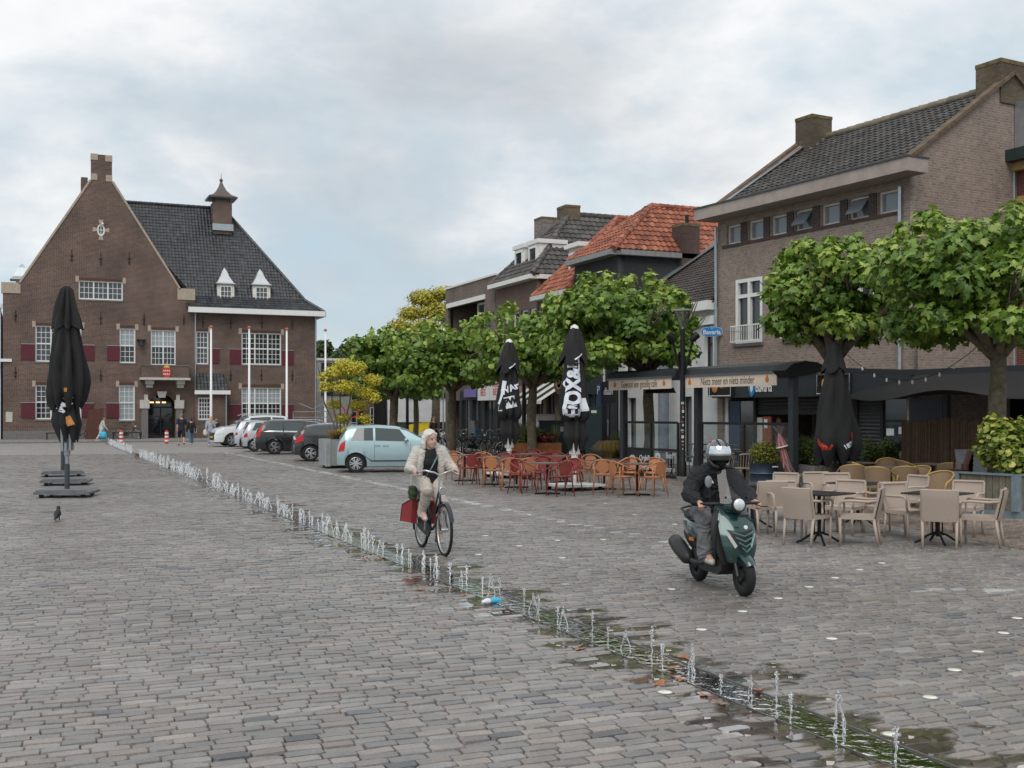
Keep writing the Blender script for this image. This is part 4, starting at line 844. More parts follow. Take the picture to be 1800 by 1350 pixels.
def row():
    white = M('white_paint'); lead = M('zinc'); blk = M('black_matt'); dk = M('anthracite'); pd = glassmat('pane_dark')
    orange = tilemat('orange_tile', (.2, .055, .03), (.33, .1, .052), (.42, .155, .085), .6); greyt = tilemat('grey_tile', (.05, .045, .042), (.085, .077, .07), (.12, .11, .1), .6)
    dbr = brick('dark_paint_brick', (.045, .048, .05), (.036, .038, .04), (.03, .032, .034), .21, .062, .008); brn = brick('brown_brick', (.19, .1, .075), (.13, .07, .055), (.2, .17, .15))
    # low white house between the cafe and the dark house
    F, L = straight(1087, 1258, 22); t = F.root('white_house', 'low white rendered house with steep brown tiled roof beside the cafe')
    wr = M('white_render', (.62, .62, .61), .8, var=.1, scale=2); hs = []
    for a, b, y0, y1 in ((1104, 1118, 790, 698), (1163, 1172, 790, 698), (1200, 1216, 790, 690)): hs.append(rect(F.x(a), F.x(b), .1, 2.5))
    for a, b in ((1098, 1112), (1160, 1170), (1238, 1253)): hs.append(rect(F.x(a), F.x(b), 3.5, 5.0))
    wall('wall', rect(0, L+.1, 0, 5.6), hs, wr, t, .35)
    for h in hs: window(t, h[0][0], h[1][0], h[0][1], h[2][1], .22, 1, (1,) if h[0][1] < 1 else (1, 1.4), (1, 1), .07, .03, dk if h[0][1] < 1 else M('dark_frame', (.03, .03, .03), .5), glassmat('pane_grey', (.12, .13, .14), .1))
    MB().cyl((F.x(1187), -.5, 0), (F.x(1187), -.5, 5.5), .2, n=20).build('column', M('blue_grey_column', (.17, .19, .23), .5), t)
    MB().box(0, L+.1, .36, 6, 0, 5.5).build('core', wr, t)
    bt = tilemat('brown_tile', (.05, .04, .036), (.07, .056, .05), (.095, .078, .068), .7)
    roof_tiles('roof', [(.1, -.25, 5.8), (L+.1, -.25, 5.8), (L+.1, 5.2, 9.3), (.1, 5.2, 9.3)], bt, t, .22, .25, .03, .04)
    MB().box(0, L+.1, -.42, -.003, 5.5, 5.82).build('gutter', white, t); MB().box(0, L+.1, -.2, -.004, 5.0, 5.3).build('frieze', white, t)
    MB().bar((.02, -.3, 5.95), (.02, 5.2, 9.47), .8, .05).build('verge_flashing', lead, t)
    # dark house
    t, F, L = hip_house('dark_house', 'dark grey painted brick house with bright orange hipped tile roof', 1010, 1087, 22, 8.5, 10.85, 2.7, dbr, orange, 11.5, .26, ((5.4, 7.2, 3, .8), (3.1, 4.6, 2, 1.0)), cornice=M('grey_cornice', (.25, .26, .26), .5))
    chimney(t, L-.55, L+.25, 2.85, 3.7, 7.3, ht(410, 50.0), brick('chimney_brick', (.13, .07, .055), (.09, .05, .04), (.12, .1, .09)))
    MB().cyl((L-.1, 3.3, 9.5), (L-.1, 3.3, 10.2), .08).build('flue', blk, t)
    # orange house with white dormer
    t, F, L = hip_house('orange_roof_house', 'narrow house with orange tiled roof and white dormer behind the dark house', 948, 1008, 22, 7.3, 11.0, 3.2, brn, orange, 8.5, .26, ((3.6, 5.2, 3, .9),), cornice=M('pale_cornice', (.55, .56, .55), .5))
    d = MB().box(L*.45, L*.8, .75, 3.2, 7.9, 9.4).build('dormer', M('old_white', (.6, .57, .5), .7, var=.25, scale=2), t); window(d, L*.45+.12, L*.8-.12, 8.0, 9.2, .749, 1, (1,), (1, 1), .1); MB().box(L*.45-.1, L*.8+.1, .55, 3.3, 9.4, 9.6).build('dormer_roof', white, d)
    # grey roof house
    t, F, L = hip_house('grey_roof_house', 'brown brick house with grey tiled hipped roof, white dormers and two chimneys', 872, 945, 22, 8.4, 11.9, 2.9, brn, greyt, 8.5, .3, ((4.9, 6.9, 5, .75),))
    chimney(t, F.x(979, 2.6), F.x(979, 2.6)+1.05, 2.6, 3.4, 10.0, ht(363, F.at(985, 2.6)[1]), brick('mossy_chimney_brick', (.16, .11, .06), (.10, .075, .05), (.14, .12, .09))); chimney(t, F.x(939, 3.4), F.x(939, 3.4)+1.0, 3.4, 4.3, 9.0, ht(383, F.at(945, 3.4)[1]), brick('pale_chimney', (.35, .3, .28), (.16, .12, .11), (.2, .18, .16)))
    for xx in (F.x(905, .5), F.x(929, .5)): d = MB().box(xx, xx+1.25, .5, 1.9, 9.0, 10.1).build('dormer', white, t); window(d, xx+.15, xx+1.1, 9.05, 10.0, .499, 1, (1,), (1, 1), .1); MB().box(xx-.08, xx+1.33, .4, 2.0, 10.1, 10.3).build('dormer_roof', white, d)
    # flat roofed block at the far end
    F, L = straight(783, 870, 22); t = F.root('flat_roof_block', 'brown brick block with flat roof and recessed balcony at the end of the row', 'building'); fb = brick('buff_brick', (.21, .155, .125), (.16, .12, .1), (.2, .17, .15)); x0, x1 = F.x(787), F.x(852)
    wall('wall', rect(0, L, 0, 9.0), [rect(x0, x1, 5.4, 7.9), rect(.4, L-.4, .02, 2.6)], fb, t, .3); wall('wall', rect(.302, 9, 0, 9.0), [], fb, t, .3, L-.002, side=True); wall('wall', rect(.302, 9, 0, 9), [], fb, t, .3, .302, side=True); MB().box(0, L, .3, 9, 8.6, 8.9).build('flat_roof', dk, t)
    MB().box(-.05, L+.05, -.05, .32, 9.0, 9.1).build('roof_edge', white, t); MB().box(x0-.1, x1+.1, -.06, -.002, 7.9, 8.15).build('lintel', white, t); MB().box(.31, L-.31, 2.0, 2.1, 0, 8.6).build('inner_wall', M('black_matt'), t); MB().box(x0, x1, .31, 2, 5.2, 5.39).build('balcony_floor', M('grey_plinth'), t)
    for i in range(2): window(t, x1-2.4-i*.0+i*1.25, x1-1.25+i*1.25, 5.5, 7.9, .6, 1, (1,), (1, 1), .12)
    rl = MB().bar((x0, -.03, 6.3), (x1, -.03, 6.3), .05); [rl.bar((x0+i*.25, -.03, 5.4), (x0+i*.25, -.03, 6.3), .02) for i in range(int((x1-x0)/.25))]; rl.build('balcony_rail', blk, t)
row()
def shopfronts():
    """ground floors under the trees"""
    dk = M('anthracite'); blk = M('black_matt'); white = M('white_paint'); wood = M('shop_stone', (.3, .22, .16), .8); glass = glassmat('shop_glass', (.035, .04, .045), .04)
    def front(name, label, px0, px1, mat, bays, hgt=3.0, fascia=None):
        F, L = straight(px0, px1, 21.95); t = F.root(name, label, 'shop front')
        MB().box(0, L, -.12, -.01, hgt-.5, hgt).build('fascia', fascia or mat, t)
        for i in range(bays):
            a, b = L*i/bays+.18, L*(i+1)/bays-.18
            w = MB().box(a, b, -.03, -.02, .4, hgt-.5).build('shop_window', glass, t); MB().box(a, b, -.08, -.01, .05, .4).build('stall_riser', mat, w)
            MB().box((a+b)/2-.03, (a+b)/2+.03, -.07, -.031, .4, hgt-.5).build('mullion', mat, w)
        for i in range(bays+1): c = min(max(L*i/bays, .18), L-.18); MB().box(c-.17, c+.17, -.16, -.012, 0, hgt-.5).build('pilaster', mat, t)
        return t, F, L
    t, F, L = front('dark_shop_front', 'dark shop front with black sign reading diaan under the dark house', 1012, 1086, dk, 3, 3.2)
    p = MB().box(F.x(1060, -.9), F.x(1081, -.9)+.1, -.95, -.9, 2.3, 3.15).build('projecting_sign', blk, t); text('lettering', 'diaan', .42, white, p, T((F.x(1060, -.9)+F.x(1081, -.9))/2+.05, -.957, 2.75) @ FACE, sx=.9)
    q = MB().box(F.x(1050, -.95), F.x(1058, -.95), -1.0, -.95, 2.0, 3.1).build('parking_sign', M('sign_navy', (.015, .05, .13), .4), t); text('letter', 'P', .5, white, q, T(F.x(1054, -.95), -1.007, 2.8) @ FACE)
    t, F, L = front('stone_shop_front', 'tan stone shop front with striped black and white awning', 905, 1006, wood, 5, 3.2)
    m1, m2 = MB(), MB(); xa, xb = F.x(945), F.x(1006)
    for i in range(7):
        a, b = xa+(xb-xa)*i/7, xa+(xb-xa)*(i+1)/7; (m1 if i % 2 else m2).add([(a, -.1, 3.3), (b, -.1, 3.3), (b, -1.5, 2.45), (a, -1.5, 2.45), (a, -1.5, 2.3), (b, -1.5, 2.3)], [(0, 1, 2, 3), (3, 2, 5, 4)])
    aw = m2.build('awning_white_stripe', M('awning_white', (.62, .6, .56), .8), t); m1.build('awning_black_stripe', blk, aw)
    cxx, czz = F.x(985, -1.6), F.z(985, 672, -1.6); s = MB().cyl((cxx, -1.66, czz), (cxx, -1.58, czz), .52, n=24).build('round_sign', M('sign_brown', (.09, .055, .035), .5), t)
    MB().lathe([(.3, -.01), (.3, .01), (.24, .012), (.24, -.01)], (cxx, -1.672, czz), 20, Matrix.Rotation(R(90), 4, 'X')).build('ring', M('tan_ring', (.35, .24, .14), .5), s); text('letter', 'E3', .26, M('tan_ring'), s, T(cxx, -1.69, czz) @ FACE)
    t, F, L = front('corner_shop_front', 'black corner shop front with white and red boards above the bicycles', 812, 902, dk, 4, 3.1)
    for px in (851, 873): c = F.x(px, -.4); b = MB().box(c-.8, c+.8, -.45, -.4, 2.55, 3.6).build('sign_board', M('sign_white'), t); text('lettering', 'HUB', .5, M('sign_red', (.5, .03, .04), .5), b, T(c, -.457, 3.35) @ FACE); text('lettering', 'BES', .5, M('sign_red'), b, T(c, -.457, 2.95) @ FACE)
    c = F.x(827, -.3); b = MB().box(c-.9, c+.9, -.35, -.3, 2.75, 3.2).build('light_sign', M('sign_lilac', (.25, .2, .5), .4), t)
    c = F.x(842, -.2); text('lettering', 'Ka', .5, M('sign_orange', (.6, .2, .04), .5), t, T(c, -.17, 2.85) @ FACE)
shopfronts()
def far_buildings():
    white = M('white_render'); blk = M('black_matt')
    Y = 88.0; xa, xb = onYd(682, Y)[0], onYd(812, Y)[0]; fx = lambda px: onYd(px, Y)[0]-xa; fz = lambda px, py: ht(py, onYd(px, Y)[1])
    t = thing('white_shop_building', 'white building with black window band and yellow poster at the end of the street', 'building', (xa, Y, 0)); W = xb-xa
    b0, b1 = fz(720, 776), fz(720, 742)
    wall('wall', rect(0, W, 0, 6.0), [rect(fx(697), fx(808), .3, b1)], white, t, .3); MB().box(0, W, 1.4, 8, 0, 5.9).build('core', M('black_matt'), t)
    MB().box(fx(697), fx(808), .15, .17, .3, b1).build('shop_window', glassmat('shop_glass'), t)
    for px in (716, 735, 756, 776): MB().box(fx(px)-.05, fx(px)+.05, .08, .149, .3, b1).build('mullion', blk, t)
    for a, b in ((711, 744), (761, 790)): MB().box(fx(a), fx(b), -.15, -.002, fz(720, 699), fz(720, 694)).build('sill', M('pale_cornice'), t); window(t, fx(a)+.1, fx(b)-.1, fz(720, 693), fz(720, 660), .05, 2, (1,), (1, 1), depth_=.06)
    m = MB().prism([(-1.25, -.9), (1.2, -.55), (1.25, .9), (-1.15, .5)], lambda u, v, q: (fx(739)+u, q, fz(739, 758)+v), .06, .075).build('poster', M('poster_yellow', (.75, .55, .02), .5), t)
    MB().box(fx(683), fx(700), -.04, -.004, fz(690, 698), fz(690, 695)).build('street_plate', M('sign_navy'), t)
    x2 = onYd(640, 92)[0]; t = thing('dark_brick_block', 'dark brown brick block between the trees left of the white building', 'building', (x2, 92, 0)); wd = xa-x2+1.2
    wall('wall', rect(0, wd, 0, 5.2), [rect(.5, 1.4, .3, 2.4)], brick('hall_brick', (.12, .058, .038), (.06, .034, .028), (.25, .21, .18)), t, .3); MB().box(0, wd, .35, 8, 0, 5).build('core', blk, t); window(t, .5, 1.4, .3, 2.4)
    x3 = onYd(557, 96)[0]; t = thing('glass_annex', 'modern grey panelled building with black windows right of the town hall', 'building', (x3, 96, 0))
    gw = MB().box(0, 7, 0, 8, 0, 6.4).build('wall', M('grey_panel', (.42, .43, .43), .6), t); MB().box(.4, 4.2, -.06, -.003, 3.4, 6.2).build('window_band', glassmat('shop_glass'), t); MB().box(4.4, 6.6, -.06, -.003, .3, 2.8).build('window_band', glassmat('shop_glass'), t); MB().box(-.1, 7.1, -.12, 8, 6.4, 6.6).build('roof_edge', M('white_paint'), t)
    [MB().box(.4+i*.95-.03, .4+i*.95+.03, -.09, -.061, 3.4, 6.2).build('mullion', blk, t) for i in range(5)]
far_buildings()
# ================================================================ trees and plants
def leaf_template(kind):
    if kind == 'plane':       # five-lobed
        out = [(0, 0), (.30, -.10), (.52, .12), (.34, .26), (.58, .55), (.26, .55), (0, 1.0), (-.26, .55), (-.58, .55), (-.34, .26), (-.52, .12), (-.30, -.10)]
        v = [(x, y, -.25*abs(x)) for x, y in out]+[(0, .35, .05)]; f = [(12, i, (i+1) % 12) for i in range(12)]
    elif kind == 'six': v = [(0, 0, 0), (.5, .25, -.12), (.38, .7, -.1), (0, 1, .0), (-.38, .7, -.1), (-.5, .25, -.12)]; f = [(0, 1, 2, 3), (0, 3, 4, 5)]
    else: v = [(0, 0, 0), (.3, .4, -.06), (0, 1, 0), (-.3, .4, -.06)]; f = [(0, 1, 2), (0, 2, 3)]
    return np.array(v, float)-np.array((0, .3, 0)), f
def leaves_mesh(name, pts, nrm, size, kind, mat, tint=None, droop=.25, seed=1):
    r = np.random.default_rng(seed); n = len(pts); T_, Fc = leaf_template(kind); k = len(T_)
    nz = nrm+r.normal(0, .55, (n, 3))+np.array((0, 0, .55)); nz /= np.linalg.norm(nz, axis=1, keepdims=True)
    up = r.normal(0, 1, (n, 3))+nrm*1.2+np.array((0, 0, -droop)); ty = up-nz*(up*nz).sum(1, keepdims=True); ty /= np.linalg.norm(ty, axis=1, keepdims=True); tx = np.cross(ty, nz)
    s = size*r.uniform(.65, 1.25, n)
    V = pts[:, None, :]+s[:, None, None]*(T_[None, :, 0:1]*tx[:, None]+T_[None, :, 1:2]*ty[:, None]+T_[None, :, 2:3]*nz[:, None])
    me = bpy.data.meshes.new(name); me.vertices.add(n*k); me.vertices.foreach_set('co', V.ravel())
    fl = np.concatenate([np.array(f) for f in Fc]); sz = np.array([len(f) for f in Fc]); nf = len(Fc)
    lo = (np.arange(n)[:, None]*k+fl[None]).ravel(); sizes = np.tile(sz, n); st = np.concatenate([[0], np.cumsum(sizes)[:-1]])
    me.loops.add(len(lo)); me.loops.foreach_set('vertex_index', lo.astype(np.int32)); me.polygons.add(len(sizes)); me.polygons.foreach_set('loop_start', st.astype(np.int32)); me.polygons.foreach_set('loop_total', sizes.astype(np.int32)); me.update(calc_edges=True)
    tv = r.beta(2.2, 2.2, n) if tint is None else tint; me.attributes.new('tint', 'FLOAT', 'FACE').data.foreach_set('value', np.repeat(tv, nf).astype(np.float32)); me.materials.append(mat); return me
def cloud_points(lumps, n, seed, shell=.45):
    """points through the outer part of a set of ellipsoid lumps (centre, radii)"""
    r = np.random.default_rng(seed); vol = np.array([a[1][0]*a[1][1]*a[1][2] for a in lumps])**.67; pick = r.choice(len(lumps), n, p=vol/vol.sum())
    d = r.normal(0, 1, (n, 3)); d /= np.linalg.norm(d, axis=1, keepdims=True); q = (shell+(1-shell)*r.random(n)**.6)*r.normal(1, .10, n)
    C = np.array([l[0] for l in lumps])[pick]; Rr = np.array([l[1] for l in lumps])[pick]; cloud_points.pick = pick; return C+d*Rr*q[:, None], d
PLANE = leafmat('plane_leaf', (.06, .13, .018), (.17, .28, .036), (.4, .48, .1)); BARK = M('plane_bark', (.105, .088, .06), .9, var=.45, scale=7, bump=.5, bscale=14)
def plane_tree(X, Y, label, width, z0, z1, n, size, kind, seed, offs=(0, 0), trunk_r=.16, lump_n=34, fork=2.6):
    t = thing('plane_tree', label, 'tree', (X, Y, 0), 0, 'pollarded plane trees along the terraces'); r = random.Random(seed); w = width/2; zc = (z0+z1)/2; hh = (z1-z0)/2
    pts = [(.03*math.sin(i*1.1+seed), .03*math.cos(i*1.7), fork*i/6) for i in range(7)]; tr = MB().tube(pts, [trunk_r*(1.22-.2*i/6+.06*math.sin(i*2.1)) for i in range(7)], 12)
    lumps = []; ends = []
    for i in range(lump_n):
        a = 2*math.pi*i/lump_n*2.4+r.uniform(-.4, .4); q = (.22+.68*r.random()**.7) if i > 5 else .15*r.random()
        zz = r.uniform(-.6, .62)*(1-.25*q); rad = r.uniform(.27, .43)*w*.92
        c = (offs[0]+w*q*.80*math.cos(a), offs[1]+w*q*.80*math.sin(a), zc+hh*zz*.85); lumps.append((c, (rad, rad, rad*.62*min(1.2, hh/w*1.35)))); ends.append(c)
    for i in range(12): a = 2*math.pi*i/12+r.uniform(-.3, .3); q = r.uniform(.45, .85); lumps.append(((offs[0]+w*q*math.cos(a), offs[1]+w*q*math.sin(a), z0+.28+.3*r.random()), (.3*w, .3*w, .24*w*min(1, hh/w))))
    # sprouting shoots that break the outline
    for i in range(lump_n):
        a = r.uniform(0, 6.3); el = r.uniform(-.1, 1.2); c = (offs[0]+w*.93*math.cos(a)*math.cos(el), offs[1]+w*.93*math.sin(a)*math.cos(el), zc+hh*.92*math.sin(el)); lumps.append((c, (.25*r.uniform(.7, 1.3), .25, .3*r.uniform(.6, 1.2))))
    limbs = MB()
    for i in range(7):
        a = 2*math.pi*i/7+r.uniform(-.3, .3); L_ = w*r.uniform(.5, .8); b = (offs[0]*.6+L_*math.cos(a), offs[1]*.6+L_*math.sin(a), max(fork+.15, zc-hh*.45+r.uniform(0, hh*.4))); m_ = (b[0]*.55, b[1]*.55, fork+.1+(b[2]-fork)*.4+r.uniform(-.05, .08)); e = (b[0]*1.12, b[1]*1.12, b[2]+.35)
        limbs.tube([(0, 0, fork-.25), (m_[0]*.4, m_[1]*.4, fork+.08), m_, b, e], [trunk_r*.72, trunk_r*.62, trunk_r*.5, trunk_r*.34, .02], 8)
        for k in range(3):
            a2 = a+r.uniform(-.8, .8); limbs.tube([b, (b[0]+.45*math.cos(a2), b[1]+.45*math.sin(a2), b[2]+r.uniform(.1, .6)), (b[0]+.8*math.cos(a2), b[1]+.8*math.sin(a2), b[2]+r.uniform(.3, 1.1))], [.035, .025, .008], 5)
    P, N_ = cloud_points(lumps, n, seed)
    # young shoots at the tips are a lighter green, each bough has its own tone
    r2 = np.random.default_rng(seed+90); tone = r2.normal(0, .1, len(lumps)); tone[-lump_n:] += .2; tv = np.clip(r2.beta(2.4, 3.0, n)*.95+tone[cloud_points.pick], 0, 1)
    link('crown', leaves_mesh('crown', P, N_, size, kind, PLANE, tv, seed=seed), t)
    tr.build('trunk', BARK, t, True); limbs.build('limbs', BARK, t, True); return t
plane_tree(17.6, 17.0, 'nearest plane tree with mottled trunk behind the planter box at the right edge', 4.1, 3.25, 6.0, 9500, .17, 'plane', 3, (-.35, .25), .15, fork=3.2)
plane_tree(17.6, 22.0, 'plane tree with thick knobbly limbs in front of the cafe house', 3.5, 3.55, 6.05, 8000, .17, 'plane', 11, (.12, .0), .2, fork=3.35)
plane_tree(17.6, 30.8, 'plane tree growing through the cafe terrace behind the lamp post', 4.9, 3.3, 6.3, 12000, .19, 'plane', 5, (-.8, .35), .15, fork=3.35)
plane_tree(17.6, 39.7, 'plane tree behind the lettered parasols, next beyond the cafe terrace', 5.4, 3.15, 6.1, 7000, .21, 'six', 8, fork=3.1)
plane_tree(17.6, 48.7, 'plane tree over the parked bicycles', 5.6, 3.1, 6.2, 7000, .22, 'six', 9, (0, 0), .17, fork=3.1)
plane_tree(17.6, 57.6, 'plane tree behind the pale blue car, beyond the bicycles', 5.6, 3.0, 6.5, 6500, .25, 'six', 21, (0, 0), .18, fork=3.0)
plane_tree(20.2, 66.5, 'plane tree behind the planter with the yellow tree', 5.2, 2.9, 6.3, 4200, .31, 'six', 22, fork=3.0)
plane_tree(23.5, 72.0, 'farthest plane tree left of the white building', 5.2, 2.9, 6.4, 4000, .31, 'six', 23, fork=3.0)
YEL = leafmat('honey_locust_leaf', (.36, .36, .03), (.58, .52, .045), (.75, .62, .07)); GRN = leafmat('distant_leaf', (.02, .045, .012), (.045, .085, .02), (.09, .13, .03))
def loose_tree(name, label, X, Y, lumps, n, size, mat, stems, seed, z0=0.0, kind='four', shell=.3):
    t = thing(name, label, 'tree', (X, Y, z0)); m = MB()
    for s in stems: m.tube(s[0], s[1], 7)
    m.build('trunk', M('grey_bark', (.13, .105, .08), .9, var=.3), t, True)
    P, N_ = cloud_points(lumps, n, seed, shell); N_[:, 2] = N_[:, 2]*.4+.5; link('crown', leaves_mesh('crown', P, N_, size, kind, mat, seed=seed), t); return t
def yellow_trees():
    r = random.Random(4)
    # young many-stemmed honey locust in the metal planter
    X, Y = gp(598, 822); lumps = []; dd = depth(X, Y); k = FPX/dd
    spots = [(590, 655, 22, 10), (625, 648, 28, 11), (655, 668, 20, 9), (575, 680, 16, 8), (610, 680, 30, 10), (645, 690, 22, 9), (585, 710, 18, 8), (628, 712, 22, 8), (600, 735, 18, 8), (660, 700, 14, 7), (640, 735, 16, 7), (605, 640, 22, 8), (570, 662, 12, 6), (615, 756, 20, 6), (650, 752, 10, 6)]
    for (px, py, rx, rz) in spots:
        off = (px-598)/k; dp = r.uniform(-.45, .45); lumps.append(((off*CS+dp*SN, -off*SN+dp*CS, ht(py, dd)-.95), (rx/k*.9, rx/k*.9, rz/k*1.3)))
    stems = []
    for a in (-.5, -.25, 0, .3, .55): stems.append(([(a*.3, a*.1, 0), (a*.5, .1*a, .6), (a*1.1, -.1*a, 1.3), (a*1.5, .3*a, 2.3), (a*1.9, .2*a, 3.0)], [.035, .03, .024, .016, .006]))
    loose_tree('yellow_tree', 'small yellow-leaved tree growing from the metal planter between the parked cars', X, Y, lumps, 9000, .085, YEL, stems, 5, .95, shell=.15)
    # big golden tree behind the row
    d = 84; cx, cy = d*SN+(765-900)/FPX*d*CS, d*CS-(765-900)/FPX*d*SN; k = FPX/d; lumps = []
    for (px, py, rx, rz) in [(745, 520, 34, 16), (785, 512, 34, 12), (720, 548, 26, 14), (770, 545, 40, 18), (705, 575, 22, 14), (745, 580, 34, 18), (800, 560, 30, 20), (690, 600, 24, 10), (660, 598, 20, 8), (720, 610, 36, 14), (780, 600, 40, 20), (650, 612, 16, 8), (820, 520, 14, 12)]:
        off = (px-765)/k; dp = r.uniform(-2, 2); lumps.append(((off*CS+dp*SN, -off*SN+dp*CS, ht(py, d)), (rx/k, rx/k, rz/k)))
    loose_tree('golden_tree', 'tall golden-leaved tree rising behind the plane trees and the flat block', cx, cy, lumps, 15000, .24, leafmat('golden_leaf', (.24, .26, .03), (.46, .41, .04), (.66, .54, .06)), [([(0, 0, 0), (.1, 0, 4), (-.3, .2, 7), (.3, 0, 10)], [.35, .28, .18, .05]), ([(0, 0, 3.5), (-2, .5, 6), (-3.5, .5, 7.5)], [.16, .1, .04])], 6, shell=.2)
    # dark green trees behind the town hall
    for (px, py, w, lab) in ((585, 625, 36, 'dark green tree behind the glass annex right of the town hall'), (640, 640, 34, 'dark green tree between the annex and the golden tree')):
        d = 118; cx, cy = d*SN+(px-900)/FPX*d*CS, d*CS-(px-900)/FPX*d*SN; k = FPX/d; lumps = []
        for i in range(14): a = r.uniform(0, 6.3); q = r.random()**.5; lumps.append(((w/k*q*math.cos(a)*.8, w/k*q*math.sin(a)*.8, ht(py, d)+r.uniform(-2.6, 1.2)*(1-.4*q)), (w/k*.42, w/k*.42, w/k*.34)))
        loose_tree('green_tree', lab, cx, cy, lumps, 5000, .4, GRN, [([(0, 0, 0), (0, 0, 3), (.2, 0, 6)], [.3, .25, .1])], int(px), kind='six')
yellow_trees()
# ================================================================ terraces, parasols, street furniture
BLK = M('black_matt'); DK = M('anthracite'); WHT = M('white_paint')
TF0 = Facade((17.2, 27.4), CAFE_A); _u = TF0.x(1097); TF = Facade((17.2+TF0.d[0]*_u, 27.4+TF0.d[1]*_u), CAFE_A)
def pavilion():
    x1, x2, x3 = TF.x(1097), TF.x(1228), TF.x(1395); val = M('awning_cream', (.66, .55, .45), .8, var=.05); gold = M('flame_print', (.55, .16, .03), .7); ink = M('letter_ink', (.09, .07, .06), .7)
    for k, (xa, xb, txt, lab) in enumerate(((TF.x(1084), TF.x(1195), 'Gewoon een gezellig café', 'left cafe awning with cream valance lettered Gewoon een gezellig café'), (TF.x(1214), TF.x(1381), 'Niets meer en niets minder', 'right cafe awning with cream valance lettered Niets meer en niets minder'))):
        t = thing('awning', lab, 'awning', (TF.P[0], TF.P[1], 0), CAFE_A, 'cafe awnings over the terrace')
        body = MB().prism([(-.28, 2.92), (-.22, 3.12), (.1, 3.2), (.75, 3.06), (.75, 2.92), (.1, 2.85)], lambda u, v, q: (q, u, v), xa-.15, xb+.12).build('cassette', DK, t)
        MB().box(xa, xb, -.30, -.285, 2.60, 2.91).build('valance', val, t); MB().box(xa-.06, xb+.06, -.33, -.26, 2.9, 2.96).build('front_bar', M('bar_grey', (.12, .13, .14), .4, .5), t)
        text('lettering', txt, .30, ink, t, T((xa+xb)/2, -.303, 2.755) @ FACE, 'CENTER', .002, .60 if k == 0 else .66)
        for xx in (xa+.35, xb-.35): MB().prism([(-.05, -.08), (.05, -.08), (.07, 0), (.03, .05), (0, .13), (-.04, .04), (-.07, 0)], lambda u, v, q: (xx+u, q, 2.77+v), -.307, -.301).build('flame_mark', gold, t)
        for xx in ((x1,) if k == 0 else (x2, x3)): MB().box(xx-.085, xx+.085, -.1, .08, 0, 2.9).build('post', DK, t)
        if k == 1: MB().prism([(-.35, 2.78), (-.55, 2.95), (-.3, 3.12), (.1, 3.2), (.5, 3.17), (.95, 3.02), (.5, 2.9), (.1, 2.82)], lambda u, v, q: (q, u, v), xb+.12, xb+.6).build('end_cap', BLK, t)
        for xx in (xa+.1, xb-.1): MB().box(xx-.06, xx+.06, .75, 4.6, 2.95, 3.08).build('side_beam', DK, t)
    hh = thing('patio_heater', 'black patio heater hanging under the left awning', 'heater', (TF.P[0], TF.P[1], 0), CAFE_A); xm = TF.x(1137)
    MB().prism([(-.25, 2.5), (.25, 2.5), (.15, 2.66), (-.15, 2.66)], lambda u, v, q: (xm+q, u+.5, v), -.45, .45).build('hood', BLK, hh); MB().box(xm-.03, xm+.03, .47, .53, 2.66, 2.9).build('bracket', BLK, hh)
    # wind screen: glass above, black lettered panel below
    gl = clearglass('screen_glass', (.86, .89, .89), .2)
    for k, (xa, xb, lab, lower) in enumerate(((x1+.1, TF.x(1192), 'glass terrace screen with black panel reading order here', 1), (TF.x(1234), x3-.1, 'glass terrace screen in front of the cafe windows', 0))):
        s = thing('terrace_screen', lab, 'screen', (TF.P[0], TF.P[1], 0), CAFE_A); fr = MB()
        for xx in (xa, (xa+xb)/2, xb): fr.box(xx-.03, xx+.03, -.03, .03, 0, 1.62)
        for zz in (.05, .82, 1.62): fr.box(xa+.03, xb-.03, -.028, .028, zz-.035, zz+.035)
        fr.build('frame', BLK, s)
        for (a, b) in ((xa+.03, (xa+xb)/2-.03), ((xa+xb)/2+.03, xb-.03)):
            MB().box(a, b, -.006, .006, .855, 1.585).build('pane', gl, s); MB().box(a, b, -.006, .006, .085, .785).build('lower_panel', M('black_panel', (.014, .016, .018), .5, var=.05) if (lower and b < xb-.1) else gl, s)
        if lower:
            wt = M('screen_print', (.5, .54, .58), .6, var=.03); L_ = xb-xa; c = xa+L_*.14
            d = MB().cyl((c, -.02, .44), (c, -.009, .44), .19, n=24).build('badge', wt, s); text('badge_sign', '&', .3, BLK, d, T(c, -.022, .44) @ FACE, bold=.006); MB().prism([(-.24, -.3), (.24, -.2), (.24, -.1), (-.24, -.19)], lambda u, v, q: (c+u, q, .44+v), -.027, -.021).build('badge_ribbon', wt, d)
            text('lettering', 'OrdeR', .22, wt, s, T(xa+L_*.38, -.012, .55) @ FACE, sx=.9, bold=.006); text('lettering', 'HeRe', .22, wt, s, T(xa+L_*.38, -.012, .28) @ FACE, sx=.9, bold=.006); text('lettering', '&', .85, wt, s, T(xa+L_*.64, -.012, .42) @ FACE, sx=.85, bold=.004); text('lettering', 'BuoM', .26, wt, s, T(xa+L_*.87, -.012, .66) @ FACE, sx=.75); text('lettering', 'mir o', .26, wt, s, T(xa+L_*.87, -.012, .26) @ FACE, sx=.75)
pavilion()
# kerb strip along the terraces
MB().add([(kerb_x(9)-.05, 9, .004), (kerb_x(9)+.06, 9, .004), (kerb_x(27)+.06, 27, .004), (kerb_x(27)-.05, 27, .004)], [(0, 1, 2, 3)]).build('terrace_edge', M('edge_strip', (.16, .13, .11), .8), kind='structure')
